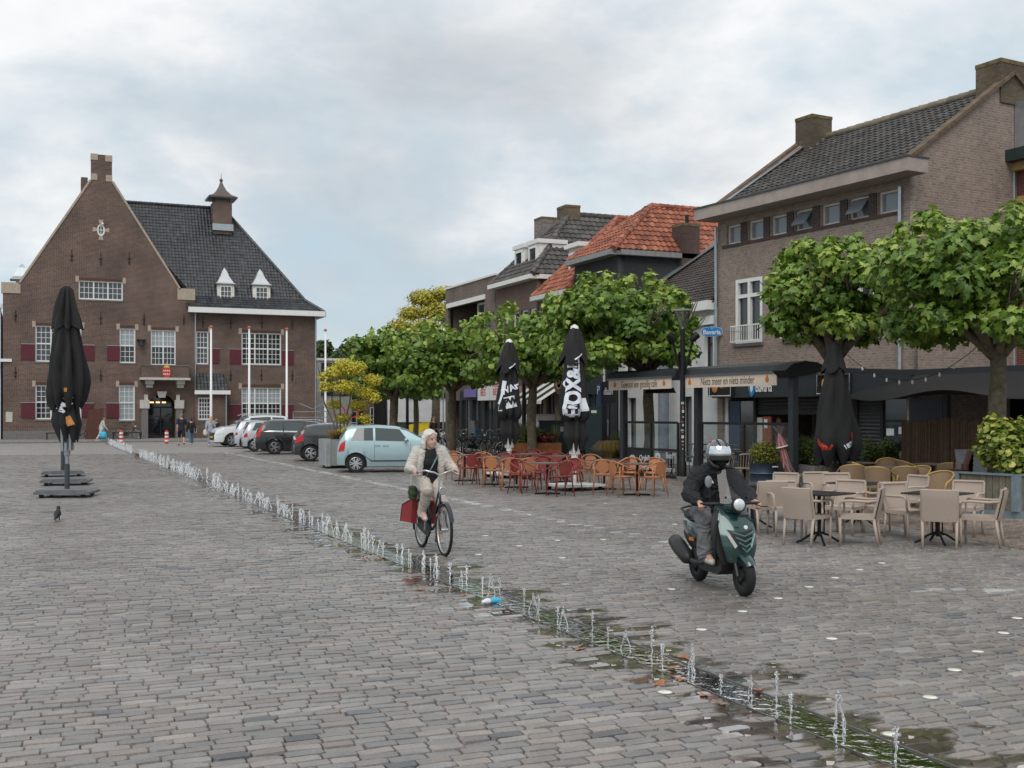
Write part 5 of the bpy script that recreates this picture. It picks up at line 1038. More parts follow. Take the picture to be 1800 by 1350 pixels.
# ---------------------------------------------------------------- parasols, folded
def fold_r(prof, n, amp, ph, th, z):
    for (r0, z0), (r1, z1) in zip(prof, prof[1:]):
        if z0 >= z >= z1: r = r0+(r1-r0)*(z0-z)/(z0-z1+1e-9); break
    else: r = prof[-1][0]
    w = abs(math.sin(n/2*th+ph)); return r*(1-amp+amp*1.6*w**1.5+.10*math.sin(3*th+z*2.2+ph)+.05*math.sin(7*th-z*5))
def folded(name, prof, n, amp, ph, mat, par, rows=26, cols=56, hem=.0, sway=0.0):
    zt, zb = prof[0][1], prof[-1][1]
    def f(u, v):
        th = 2*math.pi*v; z = zt+(zb-zt)*u; r = fold_r(prof, n, amp, ph, th, z); zz = z-(hem*(abs(math.sin(n/2*th+ph))-.5)*max(0, (u-.75)/.25)); return (r*math.cos(th)+sway*u*u, r*math.sin(th), zz)
    return MB().grid(f, rows, cols, True).build(name, mat, par, 55)
def wrap_text(body, size, prof, n, amp, ph, th0, z0, mat, par, rot=0.0, sx=1.0, bold=.006, name='lettering', box=None):
    """printed lettering that follows the folds of the cloth; th0: direction it faces"""
    if box:
        me = bpy.data.meshes.new(name); nx, ny = 14, 10; vs = [((i/nx-.5)*box[0], (j/ny-.5)*box[1], 0) for i in range(nx+1) for j in range(ny+1)]; me.from_pydata(vs, [], [(i*(ny+1)+j, (i+1)*(ny+1)+j, (i+1)*(ny+1)+j+1, i*(ny+1)+j+1) for i in range(nx) for j in range(ny)])
    else:
        cu = bpy.data.curves.new('t', 'FONT'); cu.body = body; cu.size = size; cu.align_x = 'CENTER'; cu.align_y = 'CENTER'; cu.resolution_u = 3; cu.offset = bold; me = _curve_mesh(cu)
        bm = bmesh.new(); bm.from_mesh(me); bmesh.ops.triangulate(bm, faces=bm.faces); bmesh.ops.subdivide_edges(bm, edges=[e for e in bm.edges if e.calc_length() > .05], cuts=2); bm.to_mesh(me); bm.free()
    c, s = math.cos(rot), math.sin(rot)
    for v in me.vertices:
        x, y = v.co.x*sx, v.co.y; x, y = x*c-y*s, x*s+y*c; r0 = fold_r(prof, n, amp, ph, th0, z0); th = th0+x/max(r0, .15); z = z0+y; r = fold_r(prof, n, amp, ph, th, z)+(.03 if box is None else .02); v.co = (r*math.cos(th), r*math.sin(th), z)
    me.materials.clear(); me.materials.append(mat); return link(name, me, par)
CLOTH = M('black_canvas', (.016, .016, .017), .85, var=.2, scale=4, bump=.15, bscale=60); STEEL = M('pole_steel', (.32, .34, .36), .4, .6); PRINT = M('white_print', (.72, .76, .82), .7, var=.05)
def base_plate(par, w, mat, h=.13, wheels=True):
    b = MB().prism([(-w/2, .08), (w/2, .08), (w/2, h), (w/2-.08, h+.05), (-w/2+.08, h+.05), (-w/2, h)], lambda u, v, q: (u, q, v), -w*.42, w*.42).build('base', mat, par)
    for sx in (-1, 1):
        for sy in (-1, 1): MB().cyl((sx*(w/2-.15), sy*w*.33-.03, .05), (sx*(w/2-.15), sy*w*.33+.03, .05), .05, n=12).box(sx*(w/2-.15)-.04, sx*(w/2-.15)+.04, sy*w*.33-.045, sy*w*.33+.045, .05, .1).build('castor', BLK, par)
def big_parasols():
    u = []; protos = None
    labs = ['nearest of three big folded black parasols with grey wheeled base on the left', 'middle of the three wheeled parasol bases on the left, mostly hidden', 'farthest of the three wheeled parasols on the left']
    for i, (px, py) in enumerate(((118, 873), (117, 852), (110, 837))):
        X, Y = gp(px, py); t = thing('folded_parasol', labs[i], 'parasol', (X, Y, 0), R(8*i-5)-YAW*.5, 'big folded parasols on the left'); base_plate(t, 1.2, M('base_grey', (.15, .16, .17), .6, .3))
        MB().cyl((0, 0, .1), (0, 0, .75), .055).build('pole_foot', M('pole_dark', (.07, .075, .08), .5, .4), t); MB().cyl((0, 0, .74), (0, 0, 4.6), .042).build('pole', STEEL, t); MB().cyl((0, 0, .95), (0, 0, 1.1), .07).build('collar', STEEL, t)
        ribs = MB(); [ribs.bar((.12*math.cos(a), .12*math.sin(a), 1.05), (.14*math.cos(a), .14*math.sin(a), 1.9), .035, .05) for a in [k*math.pi/4 for k in range(8)]]; ribs.build('ribs', STEEL, t, kind='stuff')
        if i == 1: continue
        p1 = [(.05, 4.78), (.11, 4.74), (.19, 4.4), (.28, 3.95), (.3, 3.85)]; folded('top_flap', p1, 8, .3, .4, CLOTH, t, 14, 48, .12)
        p2 = [(.18, 4.1), (.24, 3.7), (.34, 3.1), (.41, 2.6), (.38, 2.3), (.28, 2.12)]; folded('canopy', p2, 8, .28, .2, CLOTH, t, 24, 64, .3)
        p3 = [(.18, 2.45), (.22, 2.0), (.27, 1.65), (.16, 1.35)]; folded('canopy_hem', p3, 6, .35, 1.0, CLOTH, t, 16, 48, .25, .05)
        if i == 0:
            th = R(-80); wrap_text('MA', .3, p3, 6, .35, 1.0, th-.1, 2.12, PRINT, t, R(60)); wrap_text('', 0, p3, 6, .35, 1.0, th+.2, 1.72, M('tan_patch', (.5, .22, .06), .7), t, R(20), name='patch', box=(.13, .22)); wrap_text('', 0, p2, 8, .28, .2, th, 2.42, M('tan_patch'), t, 0, name='patch', box=(.07, .09))
big_parasols()
def lettered_parasols():
    for i, (px, py, lab) in enumerate(((1010, 861, 'right of the two black parasols with white lettering over the red chairs'), (895, 839, 'left of the two black parasols with white lettering, by the blue car'))):
        X, Y = gp(px, py); t = thing('lettered_parasol', lab, 'parasol', (X, Y, 0), R(10), 'folded parasols with white lettering'); w = M('pole_white', (.68, .68, .66), .45)
        MB().box(-.6, .6, -.55, .55, .1, .15).build('base', M('base_white', (.6, .61, .6), .6), t); [MB().cyl((sx*.45, sy*.45-.03, .05), (sx*.45, sy*.45+.03, .05), .05).build('castor', BLK, t) for sx in (-1, 1) for sy in (-1, 1)]
        MB().cyl((0, 0, .15), (0, 0, 4.0), .05).build('pole', w, t); MB().cyl((0, 0, .78), (0, 0, .9), .085).build('collar', w, t)
        rb = MB(); [rb.bar((.1*math.cos(a), .1*math.sin(a), .88), (.13*math.cos(a), .13*math.sin(a), 1.6), .035, .05) for a in [k*math.pi/4 for k in range(8)]]; rb.build('ribs', w, t, kind='stuff')
        MB().lathe([(.11, 3.98), (.09, 4.05), (.02, 4.09)], n=12).build('finial', w, t, 60)
        p1 = [(.1, 4.0), (.14, 3.9), (.27, 3.5), (.34, 3.2)]; folded('top_flap', p1, 4, .16, .3, CLOTH, t, 14, 48, .3)
        p2 = [(.16, 3.5), (.22, 3.2), (.3, 2.5), (.36, 2.0), (.33, 1.85), (.2, 1.75)]; a2 = .16; folded('canopy', p2, 8, a2, .2, CLOTH, t, 24, 64, .2); p3 = [(.2, 1.85), (.24, 1.6), (.27, 1.3), (.14, 1.05)]; folded('canopy_hem', p3, 6, .35, 1, CLOTH, t, 14, 40, .2)
        th = math.atan2(-Y, -X)-R(10)
        if i == 0:
            wrap_text('EIOX&IL', .42, p2, 8, a2, .2, th-.05, 2.55, PRINT, t, R(90), 1.0, .02); wrap_text('', 0, p2, 8, a2, .2, th-.62, 2.15, PRINT, t, R(-8), name='print_block', box=(.13, .5)); wrap_text('', 0, p2, 8, a2, .2, th+.62, 2.1, PRINT, t, R(8), name='print_block', box=(.16, .32)); wrap_text('O', .3, p2, 8, a2, .2, th-.7, 2.62, PRINT, t)
        else:
            wrap_text('WArt', .26, p2, 8, a2, .2, th+.15, 2.62, PRINT, t, R(25), 1, .01); b = wrap_text('', 0, p2, 8, a2, .2, th+.1, 2.22, PRINT, t, R(12), name='print_block', box=(.34, .34)); wrap_text('PW', .26, [(r+.006, z) for r, z in p2], 8, a2, .2, th+.1, 2.24, CLOTH, t, R(12), 1, .015); wrap_text('', 0, p2, 8, a2, .2, th-.75, 2.5, PRINT, t, R(-10), name='print_block', box=(.14, .7)); wrap_text('L', .3, p2, 8, a2, .2, th-.7, 2.05, PRINT, t)
        wrap_text('', 0, p1, 4, .16, .3, th+.35, 3.28, PRINT, t, R(35), name='edge_stripe', box=(.26, .035))
lettered_parasols()
def red_print_parasol():
    X, Y = gp(1468, 872); t = thing('black_parasol', 'folded black parasol with red lettering before the cafe house', 'parasol', (X, Y, 0)); MB().box(-.45, .45, -.45, .45, .02, .09).build('base', BLK, t); MB().cyl((0, 0, .05), (0, 0, 3.35), .04).build('pole', BLK, t)
    MB().cyl((0, 0, .28), (0, 0, .52), .06).build('pole_sticker', M('sticker_white', (.7, .7, .68), .5), t)
    p1 = [(.08, 3.5), (.13, 3.42), (.2, 3.1), (.27, 2.88)]; folded('top_flap', p1, 4, .2, .5, CLOTH, t, 12, 40, .16); p2 = [(.15, 3.15), (.24, 2.6), (.38, 1.9), (.5, 1.3), (.5, 1.12), (.36, .86)]; folded('canopy', p2, 6, .12, .2, CLOTH, t, 28, 64, .4)
    th = math.atan2(-Y, -X); red = M('red_print', (.6, .06, .03), .7); wrap_text('uvel', .3, p2, 6, .12, .2, th-.55, 1.18, red, t, R(-28), 1, .012); wrap_text('1871', .14, p2, 6, .12, .2, th+.62, 1.18, PRINT, t, R(28), 1, .004); wrap_text('', 0, p2, 6, .12, .2, th+.85, 1.36, red, t, 0, name='print_patch', box=(.06, .2))
    X, Y = gp(1372, 868); t = thing('pink_parasol', 'small pink and grey striped folded parasol leaning beside the barrel planter', 'parasol', (X+.28, Y-.05, .22), R(-60)); t.rotation_euler = (R(0), R(-14), R(-30)); t.scale = (.82,)*3
    s1, s2 = MB(), MB()
    for k in range(16):
        a0, a1 = 2*math.pi*k/16, 2*math.pi*(k+1)/16
        for (r0, z0), (r1, z1) in (((.02, 1.5), (.17, 1.12)), ((.09, 1.12), (.12, .5)), ((.12, .5), (.07, .05))): (s1 if k % 2 else s2).add([(r0*math.cos(a0), r0*math.sin(a0), z0), (r0*math.cos(a1), r0*math.sin(a1), z0), (r1*math.cos(a1), r1*math.sin(a1), z1), (r1*math.cos(a0), r1*math.sin(a0), z1)], [(0, 1, 2, 3)])
    s1.build('pink_stripes', M('pink_cloth', (.32, .02, .09), .8), t); s2.build('grey_stripes', M('grey_cloth', (.2, .2, .14), .8), t); MB().cyl((0, 0, -.28), (0, 0, 1.5), .015).build('pole', WHT, t); MB().lathe([(.172, 1.1), (.172, 1.125), (.16, 1.13), (.16, 1.1)], n=16).build('trim', WHT, t)
red_print_parasol()
# ---------------------------------------------------------------- chairs and tables
def woven(name, col):
    m, nt, N, L, b = _nodes(name); MATS[name] = m; tc = N.new('ShaderNodeTexCoord'); ck = N.new('ShaderNodeTexChecker'); ck.inputs['Scale'].default_value = 90; L.new(tc.outputs['Object'], ck.inputs['Vector'])
    ck.inputs['Color1'].default_value = (*col, 1); ck.inputs['Color2'].default_value = (*[c*.72 for c in col], 1); L.new(ck.outputs['Color'], b.inputs['Base Color']); b.inputs['Roughness'].default_value = .65
    bp = N.new('ShaderNodeBump'); bp.inputs['Strength'].default_value = .4; bp.inputs['Distance'].default_value = .004; L.new(ck.outputs['Fac'], bp.inputs['Height']); L.new(bp.outputs[0], b.inputs['Normal']); return m
def weave_chair():
    """faces +x"""
    t = thing('woven_chair', 'x', 'chair'); w = woven('beige_weave', (.47, .38, .315)); fr = M('beige_resin', (.42, .34, .28), .55, var=.06)
    MB().grid(lambda u, v: (-.22+.46*u, -.24+.48*v, .44-.012*math.sin(math.pi*u)), 4, 4).grid(lambda u, v: (-.22+.46*u, -.24+.48*v, .395), 2, 2).box(-.225, .245, -.247, .247, .385, .437).build('seat', w, t)
    def bk(u, v): y = -.235+.47*v; return (-.225-.10*u-.03*math.sin(math.pi*v)+(.0 if u < .97 else .012), y, .385+.435*u)
    MB().grid(bk, 6, 6).grid(lambda u, v: tuple(Vector(bk(u, v))+Vector((-.035, 0, 0))), 6, 6).tube([bk(1, v/6) for v in range(7)], .02, 6).tube([bk(u/6, 0) for u in range(7)], .02, 6).tube([bk(u/6, 1) for u in range(7)], .02, 6).build('backrest', w, t, 50)
    for s in (-1, 1):
        MB().tube([(.215, s*.235, 0), (.225, s*.235, .4)], [.017, .023], 8).build('leg', fr, t, True); MB().tube([(-.3, s*.22, 0), (-.235, s*.225, .4)], [.017, .023], 8).build('leg', fr, t, True)
        MB().tube([(.23, s*.24, .42), (.215, s*.262, .5), (.225, s*.272, .6), (.19, s*.275, .645), (.1, s*.275, .655), (-.15, s*.268, .645), (-.285, s*.245, .66)], [.017, .017, .017, .019, .02, .02, .018], 8).build('armrest', fr, t, True)
    return t
def hoop_chair(name, col, cat='chair'):
    """plastic armchair: oval back panel inside a hoop that runs down into the arms. faces +x"""
    t = thing(name, 'x', cat); m = M(name+'_plastic', col, .45, var=.05)
    MB().lathe([(.001, .455), (.2, .45), (.225, .44), (.215, .425), (.001, .43)], (0, 0, 0), 20, Matrix.Diagonal((1.02, 1.0, 1, 1))).build('seat', m, t, 50)
    def bp(u, v): a = 2*math.pi*v; yy = .155*u*math.cos(a); zz = .64+.155*u*math.sin(a); return (-.235-.16*(zz-.5)+.55*yy*yy, yy, zz)
    MB().grid(bp, 4, 20, True).grid(lambda u, v: tuple(Vector(bp(u, v))+Vector((-.014, 0, 0))), 4, 20, True).build('back_panel', m, t, 50)
    hoop = [(.17, -.25, .45), (.2, -.275, .54), (.16, -.285, .615), (.0, -.28, .66), (-.15, -.245, .72), (-.25, -.14, .785), (-.275, 0, .805), (-.25, .14, .785), (-.15, .245, .72), (.0, .28, .66), (.16, .285, .615), (.2, .275, .54), (.17, .25, .45)]
    MB().tube(hoop, .016, 8).build('hoop', m, t, True)
    lo = [(.2*math.cos(a)-.01, .245*math.sin(a), .45) for a in [math.pi*(.0+i/12*2) for i in range(12)]]; MB().tube(lo, .014, 6, closed=True).build('seat_ring', m, t, True)
    for s in (-1, 1): MB().tube([(.23, s*.25, 0), (.17, s*.215, .44)], [.012, .019], 7).build('leg', m, t, True); MB().tube([(-.26, s*.23, 0), (-.19, s*.185, .44), (-.2, s*.215, .69)], [.012, .019, .013], 7).build('leg', m, t, True)
    return t
def cane_chair():
    t = thing('rattan_chair', 'x', 'chair'); w = woven('rattan_weave', (.30, .20, .12)); c = M('cane', (.42, .27, .09), .4, var=.15)
    MB().lathe([(.001, .46), (.2, .45), (.23, .43), (.22, .4), (.001, .4)], n=18).build('seat', w, t, 50)
    def bk(u, v): a = math.pi*(.62+.76*v); return (.24*math.cos(a)*(1+.25*u)-.02, .25*math.sin(a)*(1+.05*u), .4+.42*u*(1-.16*abs(2*v-1)**2))
    MB().grid(bk, 5, 10).grid(lambda u, v: tuple(Vector(bk(u, v))*Vector((1.06, 1.06, 1)) if False else Vector((bk(u, v)[0]*1.05, bk(u, v)[1]*1.05, bk(u, v)[2]))), 5, 10).build('backrest', w, t, 60)
    rim = [(.2, -.26, .42), (.26, -.27, .56), (.2, -.28, .64), (.02, -.275, .68)]+[tuple(Vector(bk(1, v/8))+Vector((-.01, 0, .01))) for v in range(8, -1, -1)]+[(.02, .275, .68), (.2, .28, .64), (.26, .27, .56), (.2, .26, .42)]
    rim = [(.2, -.26, .42), (.26, -.27, .56), (.2, -.28, .64), (.02, -.275, .69)]+[tuple(bk(1.02, 1-v/8)) for v in range(9)]+[(.02, .275, .69), (.2, .28, .64), (.26, .27, .56), (.2, .26, .42)]
    MB().tube(rim, .017, 7).build('arm_rail', c, t, True)
    for s in (-1, 1):
        MB().tube([(.17+.07*math.cos(a), s*.27, .53+.09*math.sin(a)) for a in [2*math.pi*i/12 for i in range(12)]], .011, 6, closed=True).build('arm_loop', c, t, True)
        MB().tube([(.22, s*.22, 0), (.2, s*.22, .43)], .016, 7).build('leg', c, t, True); MB().tube([(-.24, s*.2, 0), (-.2, s*.2, .45)], .016, 7).build('leg', c, t, True)
    MB().tube([(.2, -.21, .16), (.2, .21, .16)], .01, 6).build('stretcher', c, t); MB().tube([(-.22, -.2, .16), (-.22, .2, .16)], .01, 6).build('stretcher', c, t); return t
def spindle_chair(name, col, hs=.46):
    t = thing(name, 'x', 'chair'); m = M(name+'_paint', col, .55, var=.1); MB().box(-.2, .22, -.21, .21, hs-.03, hs).build('seat', m, t)
    for s in (-1, 1): MB().tube([(.22, s*.2, 0), (.18, s*.17, hs-.03)], [.014, .019], 7).build('leg', m, t); MB().tube([(-.25, s*.2, 0), (-.17, s*.17, hs-.03)], [.014, .019], 7).build('leg', m, t)
    for k in range(6): y = -.17+.34*k/5; MB().tube([(-.18, y, hs), (-.26-.02*(1-abs(y)/.17), y*1.15, hs+.33)], .009, 6).build('spindle', m, t)
    MB().tube([(-.25, -.23, hs+.34), (-.28, -.1, hs+.36), (-.285, .1, hs+.36), (-.25, .23, hs+.34)], .02, 7).build('top_rail', m, t, True); return t
def cafe_table(name, top, leg, w=.7, round_=False, four=True, h=.74):
    t = thing(name, 'x', 'table')
    (MB().lathe([(w/2, h-.025), (w/2, h), (.001, h)], n=28) if round_ else MB().box(-w/2, w/2, -w/2, w/2, h-.022, h)).build('table_top', top, t)
    p = MB(); p.cyl((0, 0, .1), (0, 0, h-.022), .028)
    if four: [p.cyl((sx*.05, sy*.05, .12), (sx*.05, sy*.05, h-.03), .011, n=6) for sx in (-1, 1) for sy in (-1, 1)]
    p.build('pedestal', leg, t)
    for k in range(4):
        a = math.pi/4+k*math.pi/2; f = lambda r, z: (r*math.cos(a), r*math.sin(a), z)
        MB().tube([f(.03, .16), f(.14, .12), f(.26, .04), f(.33, .012)] if four else [f(.02, .03), f(.3, .02)], .017 if four else .02, 6).build('foot', leg, t)
    return t
IR = M('table_iron', (.014, .014, .015), .45, .4); TOPD = M('table_top_dark', (.03, .032, .035), .25, var=.15); TOPW = M('table_top_wood', (.17, .12, .09), .55, var=.25); TOPG = M('table_top_grey', (.13, .115, .105), .5, var=.2)
def terraces():
    def fac(p, q): return math.atan2(q[1]-p[1], q[0]-p[0])
    # --- beige woven set
    tb = cafe_table('square_table', TOPD, IR, .75); u = []; tabs = []
    tl = [(1440, 955, 'x'), (1648, 955, 'x'), (1508, 926, 'x'), (1322, 928, 'x')]
    labs = ['black cafe table nearest the scooter, among beige woven chairs', 'black cafe table of the right-hand beige woven chairs', 'black cafe table behind, in the second row of beige woven chairs', 'black cafe table half hidden behind the scooter rider']
    labs = [labs[0], labs[1], labs[2], labs[3]]
    for (px, py, _), lb in zip(tl, labs): P = gp(px, py); tabs.append(P); place(tb, u, P, R(20), lb, 'black tables among the beige woven chairs')
    ch = weave_chair(); u = []; grp = []
    cl = [(1383, 941, 0), (1420, 957, 0), (1508, 958, 0), (1482, 938, 0), (1345, 936, 3), (1368, 915, 3), (1446, 913, 2), (1478, 916, 2), (1552, 938, 2), (1590, 922, 2), (1598, 947, 1), (1652, 962, 1), (1722, 960, 1), (1692, 940, 1)]
    for px, py, k in cl: P = gp(px, py); grp.append(place(ch, u, P, fac(P, tabs[k])+random.uniform(-.18, .18), 'x', 'beige woven armchairs'))
    label_by_x(grp, 'beige woven armchair at a black table, %s beige chair from the left')
    # --- hoop chairs
    t2 = cafe_table('round_pedestal_table', TOPG, IR, .68, False, False); u = []; tabs = []; tg = []
    for px, py in ((817, 846), (868, 853), (908, 858), (962, 869), (990, 849), (1062, 861), (1120, 871), (932, 843)): P = gp(px, py); tabs.append(P); tg.append(place(t2, u, P, R(25), 'x', 'grey topped tables among the orange and red chairs'))
    label_by_x(tg, 'small grey topped table among the orange and red chairs, %s from the left')
    oc = hoop_chair('orange_chair', (.44, .185, .085)); rc = hoop_chair('red_chair', (.22, .04, .032)); uo, ur, go, gr = [], [], [], []
    for px, py, k in ((803, 843, 0), (838, 846, 0), (866, 857, 1), (848, 846, 1), (898, 862, 2), (925, 862, 2), (1016, 858, 5), (1040, 853, 5), (1060, 867, 5), (1086, 862, 5), (1093, 872, 6), (1108, 862, 6), (1148, 873, 6), (1150, 863, 6)): P = gp(px, py); go.append(place(oc, uo, P, fac(P, tabs[k])+random.uniform(-.25, .25), 'x', 'orange plastic armchairs'))
    for px, py, k in ((825, 852, 0), (852, 851, 1), (885, 849, 1), (918, 867, 3), (940, 862, 3), (985, 872, 3), (1000, 865, 3), (958, 858, 3), (916, 842, 7), (935, 836, 7), (952, 845, 7), (978, 843, 4), (1005, 846, 4), (1003, 853, 4)): P = gp(px, py); gr.append(place(rc, ur, P, fac(P, tabs[k])+random.uniform(-.25, .25), 'x', 'dark red plastic armchairs'))
    label_by_x(go, 'orange plastic armchair with oval back, %s orange chair from the left'); label_by_x(gr, 'dark red plastic armchair with oval back, %s red chair from the left')
    # --- rattan set under the near plane tree
    wt = cafe_table('wooden_table', TOPW, IR, .8); u = []; tabs = []; tg = []
    for px, py in ((1565, 880), (1640, 872), (1505, 868)): P = gp(px, py); tabs.append(P); tg.append(place(wt, u, P, R(12), 'x', 'wooden tables among the rattan chairs'))
    label_by_x(tg, 'brown wooden table among the rattan chairs, %s from the left')
    cc = cane_chair(); u = []; grp = []
    for px, py, k in ((1497, 885, 2), (1525, 880, 0), (1545, 892, 0), (1590, 890, 0), (1610, 892, 0), (1648, 908, 1), (1600, 872, 1), (1560, 868, 0), (1670, 880, 1), (1700, 872, 1)): P = gp(px, py); grp.append(place(cc, u, P, fac(P, tabs[k])+random.uniform(-.3, .3) if px not in (1648, 1610) else R(200), 'x', 'rattan cane armchairs'))
    label_by_x(grp, 'honey coloured rattan armchair by the near plane tree, %s rattan chair from the left')
    # --- spindle chairs behind the screen
    sc = spindle_chair('teal_chair', (.12, .18, .175), .62); u = []; grp = []
    for lx, ly in ((TF.x(1168), .9), (TF.x(1186), 1.0), (TF.x(1206), .85), (TF.x(1222), 1.1)): grp.append(place(sc, u, (TF.P[0]+TF.d[0]*lx+TF.n[0]*ly, TF.P[1]+TF.d[1]*lx+TF.n[1]*ly), CAFE_A+R(-80), 'x', 'grey green spindle stools'))
    label_by_x(grp, 'grey green spindle-back stool behind the glass screen, %s from the left')
    sp = spindle_chair('spindle_chair', (.36, .29, .22)); u = []; grp = []
    for px, py in ((1272, 850), (1308, 852), (1285, 838), (1330, 842)): grp.append(place(sp, u, gp(px, py), R(75)+random.uniform(-.3, .3), 'x', 'pale wooden spindle chairs'))
    label_by_x(grp, 'pale wooden spindle-back chair behind the scooter rider, %s from the left')
    lt = cafe_table('long_terrace_table', TOPW, IR, .75); u = []; tg = [place(lt, u, gp(px, py), CAFE_A, 'x', 'tables on the cafe terrace') for px, py in ((1265, 840), (1310, 838), (1180, 838))]
    label_by_x(tg, 'dark wooden table on the cafe terrace behind the rider, %s from the left')
    # folding stool, stacked chairs, sandwich board, crate
    X, Y = gp(1397, 868); t = thing('folding_chair', 'wooden slatted folding chair in front of the grey trough planter', 'chair', (X, Y, 0), R(-50)); w = M('stool_wood', (.33, .19, .09), .5, var=.2); k_ = M('stool_steel', (.3, .29, .27), .4, .6)
    MB().box(-.2, .2, -.2, .2, .44, .46).build('seat', w, t); MB().box(-.22, -.19, -.22, .22, .62, .8).build('backrest', w, t)
    for s in (-1, 1): MB().bar((.22, s*.2, 0), (-.21, s*.2, .8), .022).build('leg', k_, t); MB().bar((-.25, s*.18, 0), (.18, s*.18, .44), .022).build('leg', k_, t)
    X, Y = gp(1676, 896); pr = None; u = []; grp = []
    t = thing('stacking_chair', 'x', 'chair'); dw = M('mahogany', (.075, .026, .016), .35, var=.2)
    MB().grid(lambda a, b: (-.2+.4*a, -.22+.44*b, .45-.02*math.sin(math.pi*b)), 2, 4).box(-.2, .2, -.22, .22, .425, .438).build('seat', dw, t); MB().grid(lambda a, b: (-.2-.1*a+.04*math.cos(math.pi*(b-.5))*-1, -.22+.44*b, .5+.32*a), 3, 6).grid(lambda a, b: (-.22-.1*a-.04*math.cos(math.pi*(b-.5)), -.22+.44*b, .5+.32*a), 3, 6).build('backrest', dw, t)
    for s in (-1, 1): MB().bar((.2, s*.21, 0), (.18, s*.21, .43), .025).build('leg', dw, t); MB().bar((-.24, s*.21, 0), (-.2, s*.21, .55), .025).build('leg', dw, t)
    for k in range(5): o = place(t, u, (X+.025*k, Y+.02*k, .085*k), R(150), 'dark wooden stacking chair, %s from the bottom of its stack' % ordinal(k+1), 'stacked dark wooden chairs by the planter')
    X, Y = gp(1712, 890); t = thing('chalkboard', 'grey chalkboard leaning with lilac board by the planter box', 'board', (X, Y, 0), R(-25)); MB().add([(-.3, 0, .55), (.3, 0, .55), (.3, .25, 1.15), (-.3, .25, 1.15), (-.3, .03, .55), (.3, .03, .55), (.3, .28, 1.15), (-.3, .28, 1.15)], [(0, 1, 2, 3), (7, 6, 5, 4), (0, 4, 5, 1), (3, 2, 6, 7), (0, 3, 7, 4), (1, 5, 6, 2)]).build('board', M('slate', (.12, .13, .14), .6), t); MB().box(-.35, .25, .05, .08, .05, .55).build('lilac_panel', M('lilac', (.42, .3, .52), .6), t); [MB().bar((s*.3, .3, 0), (s*.3, .27, 1.15), .03).build('leg', dw, t) for s in (-1, 1)]
terraces()
# ---------------------------------------------------------------- planters
CON = leafmat('conifer_leaf', (.03, .06, .012), (.075, .12, .02), (.16, .2, .03)); GRS = leafmat('dry_grass', (.16, .10, .03), (.27, .18, .06), (.34, .26, .09)); VAR = leafmat('variegated_leaf', (.07, .13, .02), (.22, .28, .04), (.55, .52, .12))
def shrub(par, c, rad, n, size, mat, seed, kind='four', name='foliage', lumps=9):
    r = random.Random(seed); L_ = []
    for i in range(lumps): a = r.uniform(0, 6.3); q = r.random()**.5*.62; L_.append(((c[0]+rad[0]*q*math.cos(a), c[1]+rad[1]*q*math.sin(a), c[2]+rad[2]*r.uniform(-.45, .5)), tuple(x*r.uniform(.42, .6) for x in rad)))
    P, N_ = cloud_points(L_, n, seed, .3); N_[:, 2] += .5; return link(name, leaves_mesh(name, P, N_, size, kind, mat, seed=seed, droop=-.6), par)
def grass_tuft(par, c, r_, h, n, mat, seed, droop=1.0, name='grass'):
    """arching blades"""
    r = random.Random(seed); V = []; F_ = []; tint = []
    for i in range(n):
        a = r.uniform(0, 6.3); q = r.uniform(.2, 1)*r_; hh = h*r.uniform(.6, 1.1); b = (c[0]+.25*r_*math.cos(a)*r.random(), c[1]+.25*r_*math.sin(a)*r.random(), c[2]); w = .006; px_, py_ = -math.sin(a)*w, math.cos(a)*w; o = len(V)
        for k in range(4): s = k/3; rr = q*s; zz = c[2]+hh*(math.sin(s*math.pi*.5*1.35)*1.0-droop*.5*max(0, s-.6)); V += [(b[0]+rr*math.cos(a)+px_*(1-s*.8), b[1]+rr*math.sin(a)+py_*(1-s*.8), zz), (b[0]+rr*math.cos(a)-px_*(1-s*.8), b[1]+rr*math.sin(a)-py_*(1-s*.8), zz)]
        for k in range(3): F_.append((o+2*k, o+2*k+1, o+2*k+3, o+2*k+2))
        tint += [r.random()]*3
    me = bpy.data.meshes.new(name); me.from_pydata(V, [], F_); me.attributes.new('tint', 'FLOAT', 'FACE').data.foreach_set('value', tint); me.materials.append(mat); return link(name, me, par)
